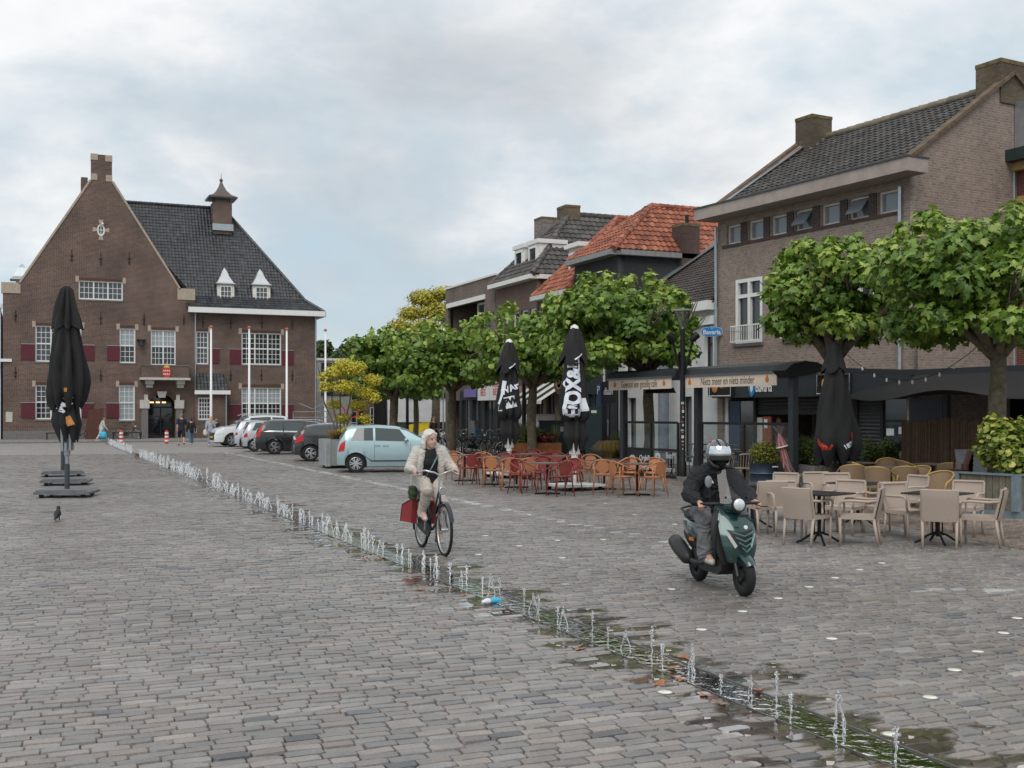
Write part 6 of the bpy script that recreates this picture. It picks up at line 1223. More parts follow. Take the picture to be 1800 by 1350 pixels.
def planters():
    X, Y = gp(598, 822); t = thing('metal_planter', 'tall galvanised planter with brown grass between the blue and dark grey cars', 'planter', (X, Y, 0), 0); z = M('galvanised', (.36, .38, .38), .45, .5, var=.18, scale=3)
    MB().box(-.62, .62, -.6, .6, .1, 1.0).build('box', z, t); MB().box(-.5, .5, -.5, .5, 0, .1).build('foot', BLK, t); MB().box(-.66, -.5, -.64, -.5, .08, 1.02).build('corner_post', M('galvanised_light', (.48, .49, .49), .4, .5), t); MB().box(.5, .66, -.64, -.5, .08, 1.02).build('corner_post', M('galvanised_light'), t)
    for k in range(7): grass_tuft(t, (random.uniform(-.45, .45), random.uniform(-.45, .45), .98), .38, .34, 130, GRS, k)
    # blue barrel with two conifers
    X, Y = gp(1343, 864); t = thing('barrel_planter', 'dark blue steel barrel planter with clipped yellow green conifer', 'planter', (X, Y, 0)); b = M('barrel_blue', (.02, .032, .05), .5, .2, var=.35, scale=5)
    MB().lathe([(.33, 0), (.335, .02), (.33, .04), (.33, .2), (.345, .22), (.33, .24), (.33, .43), (.345, .45), (.33, .47), (.33, .66), (.345, .69), (.33, .7), (.31, .7), (.31, .62), (.001, .62)], n=28).build('barrel', b, t, 40); r_ = M('barrel_scratch', (.1, .25, .4), .5)
    for zz in (.225, .455): MB().lathe([(.347, zz-.006), (.349, zz), (.347, zz+.006), (.34, zz)], n=28).build('hoop', r_, t)
    MB().box(.0, .16, -.348, -.335, .6, .63).build('sticker', WHT, t); shrub(t, (-.02, 0, .92), (.4, .4, .33), 5200, .055, leafmat('golden_conifer', (.07, .09, .012), (.16, .17, .02), (.3, .28, .04)), 3, lumps=16); 
    X, Y = gp(1385, 858); t = thing('small_conifer_pot', 'black pot with round yellow green conifer behind the barrel', 'planter', (X+.1, Y+.2, 0)); MB().lathe([(.22, 0), (.27, .6), (.25, .6), (.001, .55)], n=20).build('pot', BLK, t); shrub(t, (0, 0, .95), (.32, .32, .36), 2600, .055, MATS['golden_conifer'], 5, lumps=10)
    X, Y = gp(1420, 859); t = thing('trough_planter', 'grey concrete trough with dark green conifers behind the red lettered parasol', 'planter', (X+.1, Y+.3, 0), CAFE_A); c = M('trough_concrete', (.2, .2, .195), .85, var=.2, scale=3); MB().prism([(-.62, 0), (.62, 0), (.66, .58), (-.66, .58)], lambda u, v, q: (u, q, v), -.25, .25).build('trough', c, t)
    for k, xx in enumerate((-.42, -.05, .35)): shrub(t, (xx, 0, .9), (.26, .25, .48), 2400, .05, CON, 20+k, lumps=9)
    for k, (px, py) in enumerate(((1535, 845), (1562, 843))): X, Y = gp(px, py); t = thing('conifer_pot', ('left' if k == 0 else 'right')+' of two round dark conifers by the cafe shutters', 'planter', (X, Y, 0)); MB().lathe([(.2, 0), (.25, .5), (.23, .5), (.001, .46)], n=18).build('pot', BLK, t); shrub(t, (0, 0, .85), (.36, .36, .4), 2600, .06, CON, 30+k, lumps=10)
    # slatted wooden box planter at right
    X, Y = gp(1772, 908); t = thing('wooden_planter', 'weathered slatted wooden box planter with variegated bush at the right edge', 'planter', (X+.3, Y+.3, 0), R(8)); bl = M('blue_grey_paint', (.16, .21, .24), .6, var=.2); wd = M('weathered_slat', (.16, .14, .105), .85, var=.3, scale=8)
    w = .62
    MB().box(-w+.02, w-.02, -w+.02, w-.02, .1, .72).build('liner', BLK, t); MB().box(-w-.02, w+.02, -w-.02, w+.02, 0, .13).build('skirting', bl, t)
    for sx in (-1, 1):
        for sy in (-1, 1): MB().box(sx*w-.06, sx*w+.06, sy*w-.06, sy*w+.06, .13, .8).build('corner_post', bl, t)
    for k in range(8): a = -w+.075+k*(2*w-.15)/8; MB().box(a, a+(2*w-.15)/8-.012, -w-.012, -w+.018, .135, .76).build('slat', wd, t); MB().box(-w-.012, -w+.018, a, a+(2*w-.15)/8-.012, .135, .76).build('slat', wd, t)
    MB().box(-w-.04, w+.04, -w-.05, -w+.04, .765, .8).box(-w-.05, -w+.04, -w+.04, w+.04, .765, .8).build('rim', bl, t)
    shrub(t, (.12, 0, 1.28), (.72, .62, .62), 3400, .11, VAR, 41, 'six', lumps=16); MB().tube([(0, 0, .7), (.05, 0, 1.0), (.2, .05, 1.4)], [.03, .02, .01], 6).build('stem', M('grey_bark'), t)
    # rusty planter with flowers, grass tub
    X, Y = gp(940, 812); t = thing('rusty_planter', 'rust brown steel planter with wild grasses and red flowers behind the red chairs', 'planter', (X, Y, 0), R(-20)); MB().box(-1.0, 1.0, -.5, .5, 0, .75).build('box', M('corten', (.2, .07, .025), .85, var=.35), t)
    for k in range(8): grass_tuft(t, (random.uniform(-.8, .8), random.uniform(-.35, .35), .74), .4, random.uniform(.5, .9), 110, leafmat('wild_grass', (.06, .11, .04), (.12, .17, .06), (.27, .22, .09)), 50+k, .5)
    shrub(t, (.5, -.2, .95), (.45, .4, .28), 900, .09, leafmat('dark_red_leaf', (.05, .015, .02), (.1, .03, .03), (.3, .06, .04)), 61, 'six', 'flowers'); shrub(t, (-.3, -.1, .95), (.6, .4, .28), 1200, .08, CON, 62, 'six')
    X, Y = gp(1074, 832); t = thing('grass_tub', 'round tub of drooping dry grass left of the awning post', 'planter', (X, Y, 0)); MB().lathe([(.28, 0), (.36, .5), (.33, .5), (.001, .45)], n=20).build('tub', M('tub_brown', (.1, .07, .05), .8), t)
    for k in range(4): grass_tuft(t, (random.uniform(-.1, .1), random.uniform(-.1, .1), .48), .62, .55, 420, GRS, 70+k, 1.2)
    grass_tuft(t, (.4, .3, .3), .35, 1.0, 150, CON, 79, .2)
planters()
# ---------------------------------------------------------------- lamp post, signs, cabinets, flagpoles, bollards, screens
def furniture():
    X, Y = gp(1200, 845); t = thing('street_lamp', 'black street lamp post with glass cone lantern and two spotlights by the terrace', 'street lamp', (X, Y, 0), -YAW); k = M('lamp_black', (.012, .013, .014), .45, .3)
    MB().lathe([(.11, 0), (.11, .5), (.085, .55), (.075, 3.0), (.065, 4.25)], n=14).build('pole', k, t, 40); MB().box(-.16, .16, -.16, .16, 0, .12).build('footing', M('grey_plinth'), t)
    MB().lathe([(.05, 4.25), (.27, 4.74), (.272, 4.76), (.26, 4.75), (.04, 4.26)], n=20).build('glass_cone', clearglass('lantern_glass', (.95, .95, .94), .9), t, 40); MB().lathe([(.28, 4.755), (.285, 4.79), (.2, 4.81), (.001, 4.815)], n=20).build('lantern_lid', M('lid_grey', (.25, .25, .24), .5), t, 40)
    for i in range(4): a = i*math.pi/2+.4; MB().bar((.03*math.cos(a), .03*math.sin(a), 4.25), (.2*math.cos(a), .2*math.sin(a), 4.74), .02).build('stay', M('lid_grey'), t)
    for s in (-1, 1): MB().tube([(0, 0, 3.0), (s*.12, 0, 3.25), (s*.26, -.02, 3.85), (s*.3, -.05, 4.0)], .035, 8).build('spot_arm', k, t, True); MB().lathe([(.06, -.15), (.1, -.05), (.1, .12), (.06, .14)], (s*.32, -.08, 4.02), 12, Matrix.Rotation(R(50*s), 4, 'Y')).build('spotlight', k, t, 40)
    rs = random.Random(2)
    for i in range(12): zz = .85+.115*i+rs.uniform(-.03, .03); MB().box(-.05+rs.uniform(-.02, .03), .0+rs.uniform(0, .03), -.098, -.09, zz, zz+rs.uniform(.025, .085)).build('sticker', M('sticker_%d' % (i % 3), [(.6, .6, .58), (.3, .13, .08), (.42, .42, .45)][i % 3], .5), t)
    # oval brewery sign on the corner
    F = CAFE; sx, dd = F.at(1251, -1.5); t = thing('brewery_sign', 'blue brewery sign with white lettering hanging above the lamp', 'sign', (F.P[0]+F.d[0]*sx+F.n[0]*-1.5, F.P[1]+F.d[1]*sx+F.n[1]*-1.5, ht(583, dd)), -YAW-R(6)); t.scale = (.78,)*3; bl = M('sign_blue')
    n = 28; sh = [(.43*math.copysign(abs(math.cos(a))**.7, math.cos(a)), .19*math.copysign(abs(math.sin(a))**.8, math.sin(a))) for a in [2*math.pi*i/n for i in range(n)]]; MB().prism(sh, lambda u, v, q: (u, q, v), -.04, .04).build('panel', bl, t); MB().prism([(u*1.06, v*1.1) for u, v in sh], lambda u, v, q: (u, q, v), -.032, .032).build('rim', M('rim_pale', (.4, .5, .6), .4), t)
    text('lettering', 'Bavaria', .27, WHT, t, T(0, -.046, -.03) @ FACE, sx=.95, bold=.004); MB().prism([(-.07, .24), (.07, .24), (.06, .13), (0, .08), (-.06, .13)], lambda u, v, q: (u, q, v), -.05, .05).build('shield', M('shield_blue', (.1, .4, .65), .4), t); MB().bar((.42, 0, .02), (1.5, .75, .02), .03).build('bracket', M('grey_metal'), t)
    X, Y = gp(1043, 815); t = thing('utility_pillar', 'dark green utility pillar left of the awning', 'cabinet', (X, Y, 0), -YAW); MB().box(-.3, .3, -.25, .25, 0, 2.15).build('cabinet', M('dark_green_metal', (.018, .032, .034), .5, .2), t); MB().box(-.1, .1, -.262, -.252, 1.9, 2.0).build('label_plate', M('sticker_0'), t)
    X, Y = gp(980, 808); t = thing('utility_cabinet', 'square dark green utility cabinet behind the rusty planter', 'cabinet', (X, Y, 0), -YAW); MB().box(-.75, .75, -.4, .4, 0, 1.55).build('cabinet', M('dark_green_metal'), t); MB().box(-.78, .78, -.43, .43, 1.55, 1.6).build('lid', M('dark_green_metal'), t); MB().box(.1, .3, -.412, -.402, 1.15, 1.35).build('label_plate', M('sticker_0'), t)
    X, Y = gp(943, 800); t = thing('menu_board', 'pale framed notice board behind the flower planter', 'board', (X, Y, 0), -YAW); MB().box(-.8, .8, -.03, .03, 1.25, 1.85).build('panel', M('board_grey', (.35, .38, .42), .5), t); MB().box(-.7, .7, -.04, -.031, 1.32, 1.78).build('sheet', M('board_pink', (.5, .42, .45), .6), t); [MB().box(s*.7-.03, s*.7+.03, -.029, .029, 0, 1.25).build('post', BLK, t) for s in (-1, 1)]
    # flagpoles before the town hall
    fl = M('flagpole_white', (.8, .8, .79), .4, var=.03); fp = []
    for i, (px, top, lab) in enumerate(((371, 572, 'left white flagpole before the town hall bay'), (438, 573, 'middle white flagpole before the town hall windows'), (504, 576, 'right white flagpole before the town hall'), (572, 578, 'white flagpole right of the town hall by the yellow tree'))):
        Y = 79.5 if i < 3 else 83.0; X, d = onYd(px, Y); t = thing('flagpole', lab, 'flagpole', (X, Y, 0)); h = ht(top, d); MB().lathe([(.1, 0), (.09, .5), (.06, h-.15)], n=12).build('pole', fl, t, True); MB().lathe([(.13, h-.15), (.14, h-.1), (.06, h)], n=10).build('cap', M('cap_red', (.45, .1, .06), .5), t)
    # red and white bollards
    for i, (px, py, lab) in enumerate(((213, 780, 'left red and white striped bollard before the town hall'), (293, 780, 'right red and white striped bollard before the town hall door'))):
        X, Y = gp(px, py); t = thing('striped_bollard', lab, 'bollard', (X, Y, 0), 0, 'striped bollards'); rm = M('bollard_red', (.6, .04, .03), .5, var=.08); MB().lathe([(.11, 0), (.11, .72), (.1, .78), (.05, .82), (.001, .83)], n=14).build('post', rm, t, 40)
        for zz in (.14, .38, .6): MB().lathe([(.112, zz), (.115, zz+.01), (.115, zz+.1), (.112, zz+.11)], n=14).build('band', WHT, t)
    X, Y = gp(165, 771); t = thing('brown_stele', 'tapered reddish brown stele against the town hall wall', 'stele', (onYd(165, 83.6)[0], 83.6, .095)); MB().add([(-.55, -.3, 0), (.6, -.3, 0), (.6, .3, 0), (-.55, .3, 0), (-.35, -.2, 2.0), (.62, -.2, 2.15), (.62, .2, 2.15), (-.35, .2, 2.0)], [(3, 2, 1, 0), (4, 5, 6, 7), (0, 1, 5, 4), (1, 2, 6, 5), (2, 3, 7, 6), (3, 0, 4, 7)]).build('slab', M('corten_dark', (.09, .035, .025), .8, var=.2), t)
    for i, (a, b, lab) in enumerate(((197, 249, 'long black bench before the town hall with a bicycle behind'), (80, 128, 'black bench before the left town hall windows'))):
        xa, xb = onYd(a, 83)[0], onYd(b, 83)[0]; t = thing('bench', lab, 'bench', (xa, 83, .095)); w = xb-xa; MB().box(0, w, -.2, .2, .42, .48).build('seat', BLK, t); [MB().box(q, q+.08, -.18, .18, 0, .42).build('leg', BLK, t) for q in (.05, w-.13)]
    # reed screens on the terrace
    P = CP2; rng2 = random.Random(9)
    for k, (xa, xb, yy, lab) in enumerate(((1.15, 3.6, -1.6, 'brown reed screen behind the near plane tree'), (4.2, 6.2, -1.6, 'brown reed screen at the right edge behind the wooden planter'))):
        t = thing('reed_screen', lab, 'screen', (P[0], P[1], 0), CAFE_A); m = MB(); q = xa
        while q < xb: w = rng2.uniform(.02, .032); h = 1.72+rng2.uniform(-.03, .03)+.04*math.sin(q*3); m.box(q, q+w*.9, yy+rng2.uniform(-.01, .01), yy+.02+rng2.uniform(0, .01), .02, h); q += w
        o = m.build('reeds', tinted('reed', .8, var=.2), t, kind='stuff'); o.data.attributes.new('tint', 'FLOAT_COLOR', 'FACE').data.foreach_set('color', [c for i in range(len(o.data.polygons)//6) for g in [rng2.uniform(.55, 1.25)] for _ in range(6) for c in (.16*g, .10*g, .062*g, 1)])
        MB().box(xa, xb, yy+.04, yy+.07, .3, .36).box(xa, xb, yy+.04, yy+.07, 1.4, 1.46).build('rails', BLK, t)
    # string of bulbs from tree to tree
    t = thing('light_string', 'black string of small bulbs slung between the two near plane trees', 'light string', (0, 0, 0)); a, b = Vector((17.3, 21.8, 3.75)), Vector((17.45, 17.2, 3.35)); pts = [a.lerp(b, i/24)+Vector((0, 0, -1.1*4*(i/24)*(1-i/24)*.85)) for i in range(25)]; MB().tube(pts, .008, 5).build('cable', BLK, t)
    for p in pts[2:24:2]: MB().lathe([(.016, 0), (.018, -.03), (.026, -.06), (.02, -.085), (.002, -.095)], (p.x, p.y, p.z), 8).build('bulb', M('bulb_glass', (.6, .58, .5), .2), t, True)
    # bike racks, road barrier and trailer right of the town hall
    Xr, d = onYd(545, 80); t = thing('parked_trailer', 'galvanised trailer with rails parked right of the town hall', 'trailer', (Xr-1.2, 80, 0)); g = M('galvanised'); fr = MB()
    for xx in (0, 1.6, 3.2, 4.6): fr.bar((xx, 0, .6), (xx, 0, 2.0), .07)
    for zz in (.65, 1.2, 1.6, 2.0): fr.bar((0, 0, zz), (4.6, 0, zz), .06)
    fr.bar((0, 0, 2.0), (0, -1.5, 2.0), .05).bar((.4, 0, 2.6), (1.4, 0, 2.2), .06).bar((1.4, 0, 2.2), (2.3, 0, 2.65), .06); fr.build('rails', g, t); MB().box(1.6, 4.6, -.1, 1.4, .75, 1.1).build('bed', g, t); [MB().cyl((2.6+a, -.15, .33), (2.6+a, .05, .33), .33, n=18).build('wheel', BLK, t) for a in (0, .8)]; [MB().lathe([(.45, -.02), (.45, .02), (.36, .02), (.36, -.02)], (3.3+a, -.05, 2.0), 18, Matrix.Rotation(R(90), 4, 'X'), cap=False).build('round_sign', M('sign_red'), t) for a in (0, 1.0)]; MB().box(1.5, 1.75, -.14, -.1, .75, 1.15).build('tail_lamp', M('lamp_red', (.5, .02, .02), .3), t)
    # thin pole and lamp posts far along the tree line
    for px, Y, h, lab in ((716, 62.0, 5.0, 'dark lamp post in front of the distant plane trunks'), (779, 64.0, 4.2, 'thin grey sign pole before the white building'), (921, 42.0, 3.4, 'black post behind the left lettered parasol')):
        X, d = onYd(px, Y); t = thing('lamp_post' if h != 4.2 else 'sign_pole', lab, 'post', (X, Y, 0)); MB().lathe([(.1 if h != 4.2 else .04, 0), (.1 if h != 4.2 else .04, .6), (.07 if h != 4.2 else .035, h)], n=10).build('pole', BLK if h != 4.2 else g, t); MB().lathe([(.1, h), (.16, h+.1), (.02, h+.2)] if h != 4.2 else [(.04, h), (.045, h+.02), (.01, h+.05)], n=10).build('head', BLK, t)
furniture()
# ================================================================ cars, bicycles, scooter
def lerp_tab(tab, x):
    if x <= tab[0][0]: return tab[0][1]
    for (a, b), (c, d) in zip(tab, tab[1:]):
        if x <= c: t = (x-a)/(c-a+1e-9); return b+(d-b)*t
    return tab[-1][1]
def smooth_tab(tab, x, w=.06): return sum(lerp_tab(tab, x+k*w/2)*q for k, q in ((-2, 1), (-1, 2), (0, 3), (1, 2), (2, 1)))/9
TYRE = M('tyre_rubber', (.014, .014, .014), .8, var=.1); CARGLASS = glassmat('car_glass', (.07, .085, .085), .03); PLAST = M('black_plastic', (.018, .018, .019), .55, var=.08)
def paint(name, col, metal=.35): return M(name, col, .3, metal, var=.03, coat=1.0)
def wheel(par, x, y, R_, side, spokes=5, alloy=(.55, .56, .57), name='wheel', wdt=.2):
    o = bpy.data.objects.new(name, None); COL.objects.link(o); o.parent = par; o.location = (x, y, R_); o.empty_display_size = .1
    mt = Matrix.Rotation(R(90), 4, 'X'); ri = R_*.68
    MB().lathe([(ri, -wdt/2), (R_*.93, -wdt/2), (R_, -wdt*.32), (R_, wdt*.32), (R_*.93, wdt/2), (ri, wdt/2)], n=28, mat=mt, cap=False).build('tyre', TYRE, o, 40)
    rm = MB().lathe([(ri, wdt*.46), (ri*.93, wdt*.5), (ri*.9, wdt*.3), (ri*.88, -wdt*.4), (ri, -wdt*.4)], n=28, mat=mt, cap=False)
    a_ = M('alloy_%d' % int(alloy[0]*100), alloy, .3, .7, var=.05)
    for k in range(spokes):
        for da in (-.14, .14): a = 2*math.pi*k/spokes+da; rm.bar((ri*.15*math.cos(a), side*wdt*.38, ri*.15*math.sin(a)), (ri*.93*math.cos(a+da*.4), side*wdt*.36, ri*.93*math.sin(a+da*.4)), ri*.17, .03, up=(0, 1, 0))
    rm.cyl((0, side*wdt*.28, 0), (0, side*wdt*.44, 0), ri*.22, n=12); rm.build('rim', a_, o, 40); MB().cyl((0, -wdt*.1, 0), (0, wdt*.1, 0), ri*.9, n=24).build('brake_disc', PLAST, o)
def car(name, label, loc, rz, L, W, H, top, belt, wb, rear_axle, R_, col, windows, shield, rearglass, tail=None, head=None, ymark=None, metal=.35, spokes=5, alloy=(.55, .56, .57), trim=None, rails=False, plate=None):
    t = thing(name, label, 'car', loc, rz, 'cars parked in a row'); hw = W/2; pm = paint(name+'_paint', col, metal); xa, xb = rear_axle, rear_axle+wb; ra = R_*1.16
    plan = [(0, .80), (.06, .9), (.25, .97), (.8, 1), (L-1.0, 1), (L-.45, .96), (L-.15, .84), (L, .66)]
    def low(x):
        z = .2 if .45 < x < L-.5 else .26
        for c in (xa, xb):
            if abs(x-c) < ra: z = max(z, R_+math.sqrt(ra*ra-(x-c)**2)*.97)
        return z
    def P(x, v):
        h = hw*smooth_tab(plan, x, .1); zt = smooth_tab(top, x, .07); zb = min(smooth_tab(belt, x, .07), zt-.03); zl = min(low(x), zt-.1); g = zt-zb; zm = max(zl+.02, .58 if zb > .66 else zb-.08)
        ring = [(h*.95, zl), (h*.985, zl+(zm-zl)*.45), (h, zm), (h*.965, zb), (h*.965-g*.34, zb+g*.84), (h*.965-g*.34-.13, zt-.012), (0, zt+.025)]
        v = max(0, min(5.999, v)); i = int(v); f = v-i; (y0, z0), (y1, z1) = ring[i], ring[i+1]; return Vector((x, y0+(y1-y0)*f, z0+(z1-z0)*f))
    xs = sorted(set([0, .02, .05, .1, .16, .24]+[L*i/60 for i in range(1, 60)]+[L-.1, L-.05, L-.02, L]+[c+ra*q for c in (xa, xb) for q in (-1.0, -.97, -.9, -.8, -.6, .6, .8, .9, .97, 1.0)])); vs = [0, .5, 1, 1.5, 2, 2.5, 3, 3.5, 4, 4.3, 4.7, 5, 5.5, 5.99]
    b = MB(); n = len(vs)
    for x in xs: b.v += [tuple(P(x, v)) for v in vs]+[(p.x, -p.y, p.z) for p in [P(x, v) for v in vs[::-1]]]
    w = 2*n
    for i in range(len(xs)-1):
        for j in range(w-1): b.f.append((i*w+j, i*w+j+1, (i+1)*w+j+1, (i+1)*w+j))
    b.f.append(tuple(range(w))); b.f.append(tuple((len(xs)-1)*w+j for j in range(w))[::-1]); b.build('body', pm, t, 38)
    MB().box(.3, L-.3, -hw*.86, hw*.86, .18, .62).build('underbody', PLAST, t)
    def patch(nm, x0, x1, v0, v1, mat, sides=(1, -1), off=.007, nx=8, nv=5, par=t, smooth=True):
        """x0, x1: (at v0, at v1) for slanted ends"""
        for s in sides:
            m = MB(); 
            def f(a, c):
                v = v0+(v1-v0)*c; x = (x0[0]+(x0[1]-x0[0])*c)*(1-a)+(x1[0]+(x1[1]-x1[0])*c)*a; e = .01; p = P(x, v); du = P(x+e, v)-P(x-e, v); dv = P(x, v+e)-P(x, v-e); nn = du.cross(dv); nn = nn.normalized() if nn.length > 1e-9 else Vector((0, 0, 1))
                if nn.y < 0 and abs(nn.y) > .3 or (abs(nn.y) <= .3 and nn.z < 0): nn = -nn
                p = p+nn*off; return (p.x, s*p.y, p.z)
            m.grid(f, nx, nv).build(nm, mat, par, smooth)
    for (a, c) in windows: patch('side_window', a, c, 3.12, 4.0, CARGLASS)
    if trim:
        for (a, c) in windows: patch('window_trim', (a[0]-.02, a[1]-.02), (c[0]+.02, c[1]+.02), 3.0, 3.13, M('chrome'), off=.011, nv=1)
    patch('windscreen', shield[0], shield[1], 4.35, 5.999, CARGLASS, off=.008, nx=6, nv=8); patch('rear_window', rearglass[0], rearglass[1], 4.35, 5.999, CARGLASS, off=.008, nx=6, nv=8)
    for x in (xa, xb):
        for s in (-1, 1): wheel(t, x, s*(hw-.12), R_, s, spokes, alloy)
    if tail: patch('tail_lamp', tail[0], tail[1], tail[2], tail[3], M('lamp_red', (.5, .02, .02), .25), off=.014)
    if head: patch('headlamp', head[0], head[1], head[2], head[3], M('headlamp_glass', (.7, .72, .74), .08, .3), off=.012)
    patch('bumper_strip', (.5+ra, .5+ra), (xb-ra*1.02, xb-ra*1.02), .95, 1.12, PLAST if not trim else pm, off=.012, nv=2)
    for q in (windows[0][1][0]+.14, windows[-1][1][0]-.75 if len(windows) > 1 else 1.9):
        for s in (-1, 1): p = P(q, 2.75); MB().box(q-.1, q+.08, s*(p.y+.012)-.012, s*(p.y+.012)+.012, p.z-.018, p.z+.018).build('door_handle', pm, t)
    for q in [c[0]+.035 for a, c in windows]: patch('door_seam', (q, q), (q+.008, q+.008), .9, 3.05, PLAST, off=.003, nx=1, nv=10)
    mx = windows[-1][1][0]-.12
    for s in (-1, 1): p = P(mx, 3.05); MB().ball((mx, s*(p.y+.12), p.z+.07), .1, 10, 6, (.55, 1, .75)).build('wing_mirror', pm, t, True)
    if rails:
        for s in (-1, 1): MB().tube([(.6, s*(hw-.33), H-.05), (.8, s*(hw-.33), H+.03), (L*.6, s*(hw-.33), H+.03), (L*.64, s*(hw-.33), H-.04)], .02, 6).build('roof_rail', M('chrome'), t)
    if plate == 'rear': MB().box(-.022, -.004, -.26, .26, .5, .61).build('number_plate', M('plate_yellow', (.7, .42, .02), .4), t)
    if plate == 'front': MB().box(L+.004, L+.03, -.27, .27, .48, .6).build('number_plate', M('plate_yellow', (.7, .42, .02), .4), t); MB().box(L-.06, L+.004, -hw*.62, hw*.62, .36, .74).build('grille', PLAST, t); MB().box(L-.05, L+.012, -hw*.6, hw*.6, .76, .8).build('grille_bar', M('chrome'), t)
    return t
def cars():
    hb_top = [(0, .55), (.03, .95), (.1, 1.08), (.3, 1.42), (.5, 1.485), (1.2, 1.51), (1.9, 1.47), (2.2, 1.4), (2.8, 1.03), (3.2, .95), (3.5, .82), (3.66, .66), (3.7, .5)]
    hb_belt = [(0, .8), (.3, .98), (1.0, .97), (2.0, .945), (2.8, .95), (3.3, .85), (3.7, .5)]
    X, Y = gp(625, 831); car('pale_blue_hatchback', 'pale blue small hatchback parked behind the cyclist, nearest car of the row', (X-.42, Y+.8, 0), R(-12), 3.7, 1.69, 1.5, hb_top, hb_belt, 2.39, .58, .3, (.36, .5, .53), [((.42, .62), (1.13, 1.13)), ((1.2, 1.2), (2.28, 1.98))], ((2.72, 2.72), (2.02, 2.02)), ((.3, .3), (.13, .13)), ((.03, .1), (.22, .26), 2.35, 3.25), ((3.1, 3.25), (3.55, 3.5), 2.2, 3.1), spokes=6)
    X, Y = gp(555, 811); car('grey_hatchback', 'dark grey hatchback behind the metal planter', (X-.72, Y+.85, 0), R(-8), 4.0, 1.75, 1.48, [(0, .55), (.03, .9), (.12, 1.05), (.45, 1.38), (.8, 1.46), (1.5, 1.48), (2.2, 1.4), (2.5, 1.32), (3.05, 1.02), (3.5, .93), (3.85, .75), (4.0, .5)], [(0, .8), (.3, 1.04), (1.2, .98), (2.4, .92), (3.0, .93), (3.5, .85), (4, .5)], 2.5, .62, .32, (.035, .036, .04), [((.62, .85), (1.35, 1.32)), ((1.42, 1.4), (2.6, 2.25))], ((2.95, 2.95), (2.3, 2.3)), ((.5, .5), (.16, .16)), ((.03, .08), (.36, .3), 2.5, 3.3))
    X, Y = gp(491, 799); car('black_estate', 'black estate car with chrome window trim, third car of the parked row', (X-.95, Y+.95, 0), R(-7), 4.8, 1.86, 1.55, [(0, .6), (.03, .95), (.12, 1.15), (.42, 1.48), (.7, 1.54), (2.0, 1.56), (2.9, 1.48), (3.1, 1.4), (3.7, 1.05), (4.2, .97), (4.65, .82), (4.8, .5)], [(0, .9), (.3, 1.05), (1.5, 1.02), (3.2, .98), (3.7, .98), (4.3, .9), (4.8, .5)], 2.8, .85, .34, (.008, .008, .009), [((.36, .6), (1.2, 1.2)), ((1.28, 1.28), (2.15, 2.15)), ((2.23, 2.23), (3.2, 2.9))], ((3.62, 3.62), (2.98, 2.98)), ((.42, .42), (.16, .16)), ((.03, .22), (.2, .4), 2.6, 4.6), metal=0, trim=True, rails=True, alloy=(.3, .3, .31))
    X, Y = gp(462, 795); car('silver_hatchback', 'silver hatchback almost hidden behind the black estate car', (X-.6, Y+2.3, 0), R(-6), 3.6, 1.66, 1.47, hb_top[:-2]+[(3.5, .66), (3.6, .5)], hb_belt, 2.35, .55, .3, (.45, .47, .5), [((.42, .62), (1.13, 1.13)), ((1.2, 1.2), (2.28, 1.98))], ((2.72, 2.72), (2.02, 2.02)), ((.3, .3), (.13, .13)), ((.03, .06), (.22, .2), 2.4, 3.0))
    X, Y = gp(437, 788); car('light_silver_hatchback', 'pale silver hatchback parked between the white jeep and the black estate', (X-.65, Y+.8, 0), R(-6), 3.8, 1.68, 1.5, hb_top, hb_belt, 2.45, .6, .31, (.52, .55, .6), [((.42, .62), (1.13, 1.13)), ((1.2, 1.2), (2.28, 1.98))], ((2.72, 2.72), (2.02, 2.02)), ((.3, .3), (.13, .13)), ((.03, .05), (.16, .14), 2.5, 3.0))
    X, Y = gp(412, 785); car('white_jeep', 'white off-road car with yellow plate facing the square, farthest of the row', (X+3.35, Y+1.1, 0), R(184), 4.5, 1.86, 1.78, [(0, .7), (.04, 1.1), (.15, 1.5), (.4, 1.72), (1.5, 1.78), (2.5, 1.72), (2.75, 1.62), (3.3, 1.18), (3.9, 1.12), (4.35, 1.0), (4.5, .6)], [(0, 1.0), (.4, 1.14), (2.8, 1.08), (3.3, 1.08), (4.0, 1.02), (4.5, .6)], 2.65, .9, .37, (.68, .69, .7), [((.4, .5), (1.2, 1.2)), ((1.28, 1.28), (2.7, 2.45))], ((3.22, 3.22), (2.55, 2.55)), ((.35, .35), (.12, .12)), None, ((4.0, 4.1), (4.42, 4.38), 2.4, 3.0), metal=0, plate='front', rails=True)
    X, Y = onYd(790, 79)[0], 79.0; car('white_van', 'white car parked in the side street behind the plane trunks', (X+.5, Y, 0), R(-8), 4.3, 1.75, 1.5, hb_top[:-3]+[(3.8, .85), (4.2, .7), (4.3, .5)], hb_belt, 2.6, .7, .31, (.65, .66, .68), [((.42, .62), (1.13, 1.13)), ((1.2, 1.2), (2.28, 1.98))], ((2.72, 2.72), (2.02, 2.02)), ((.3, .3), (.13, .13)))
cars()
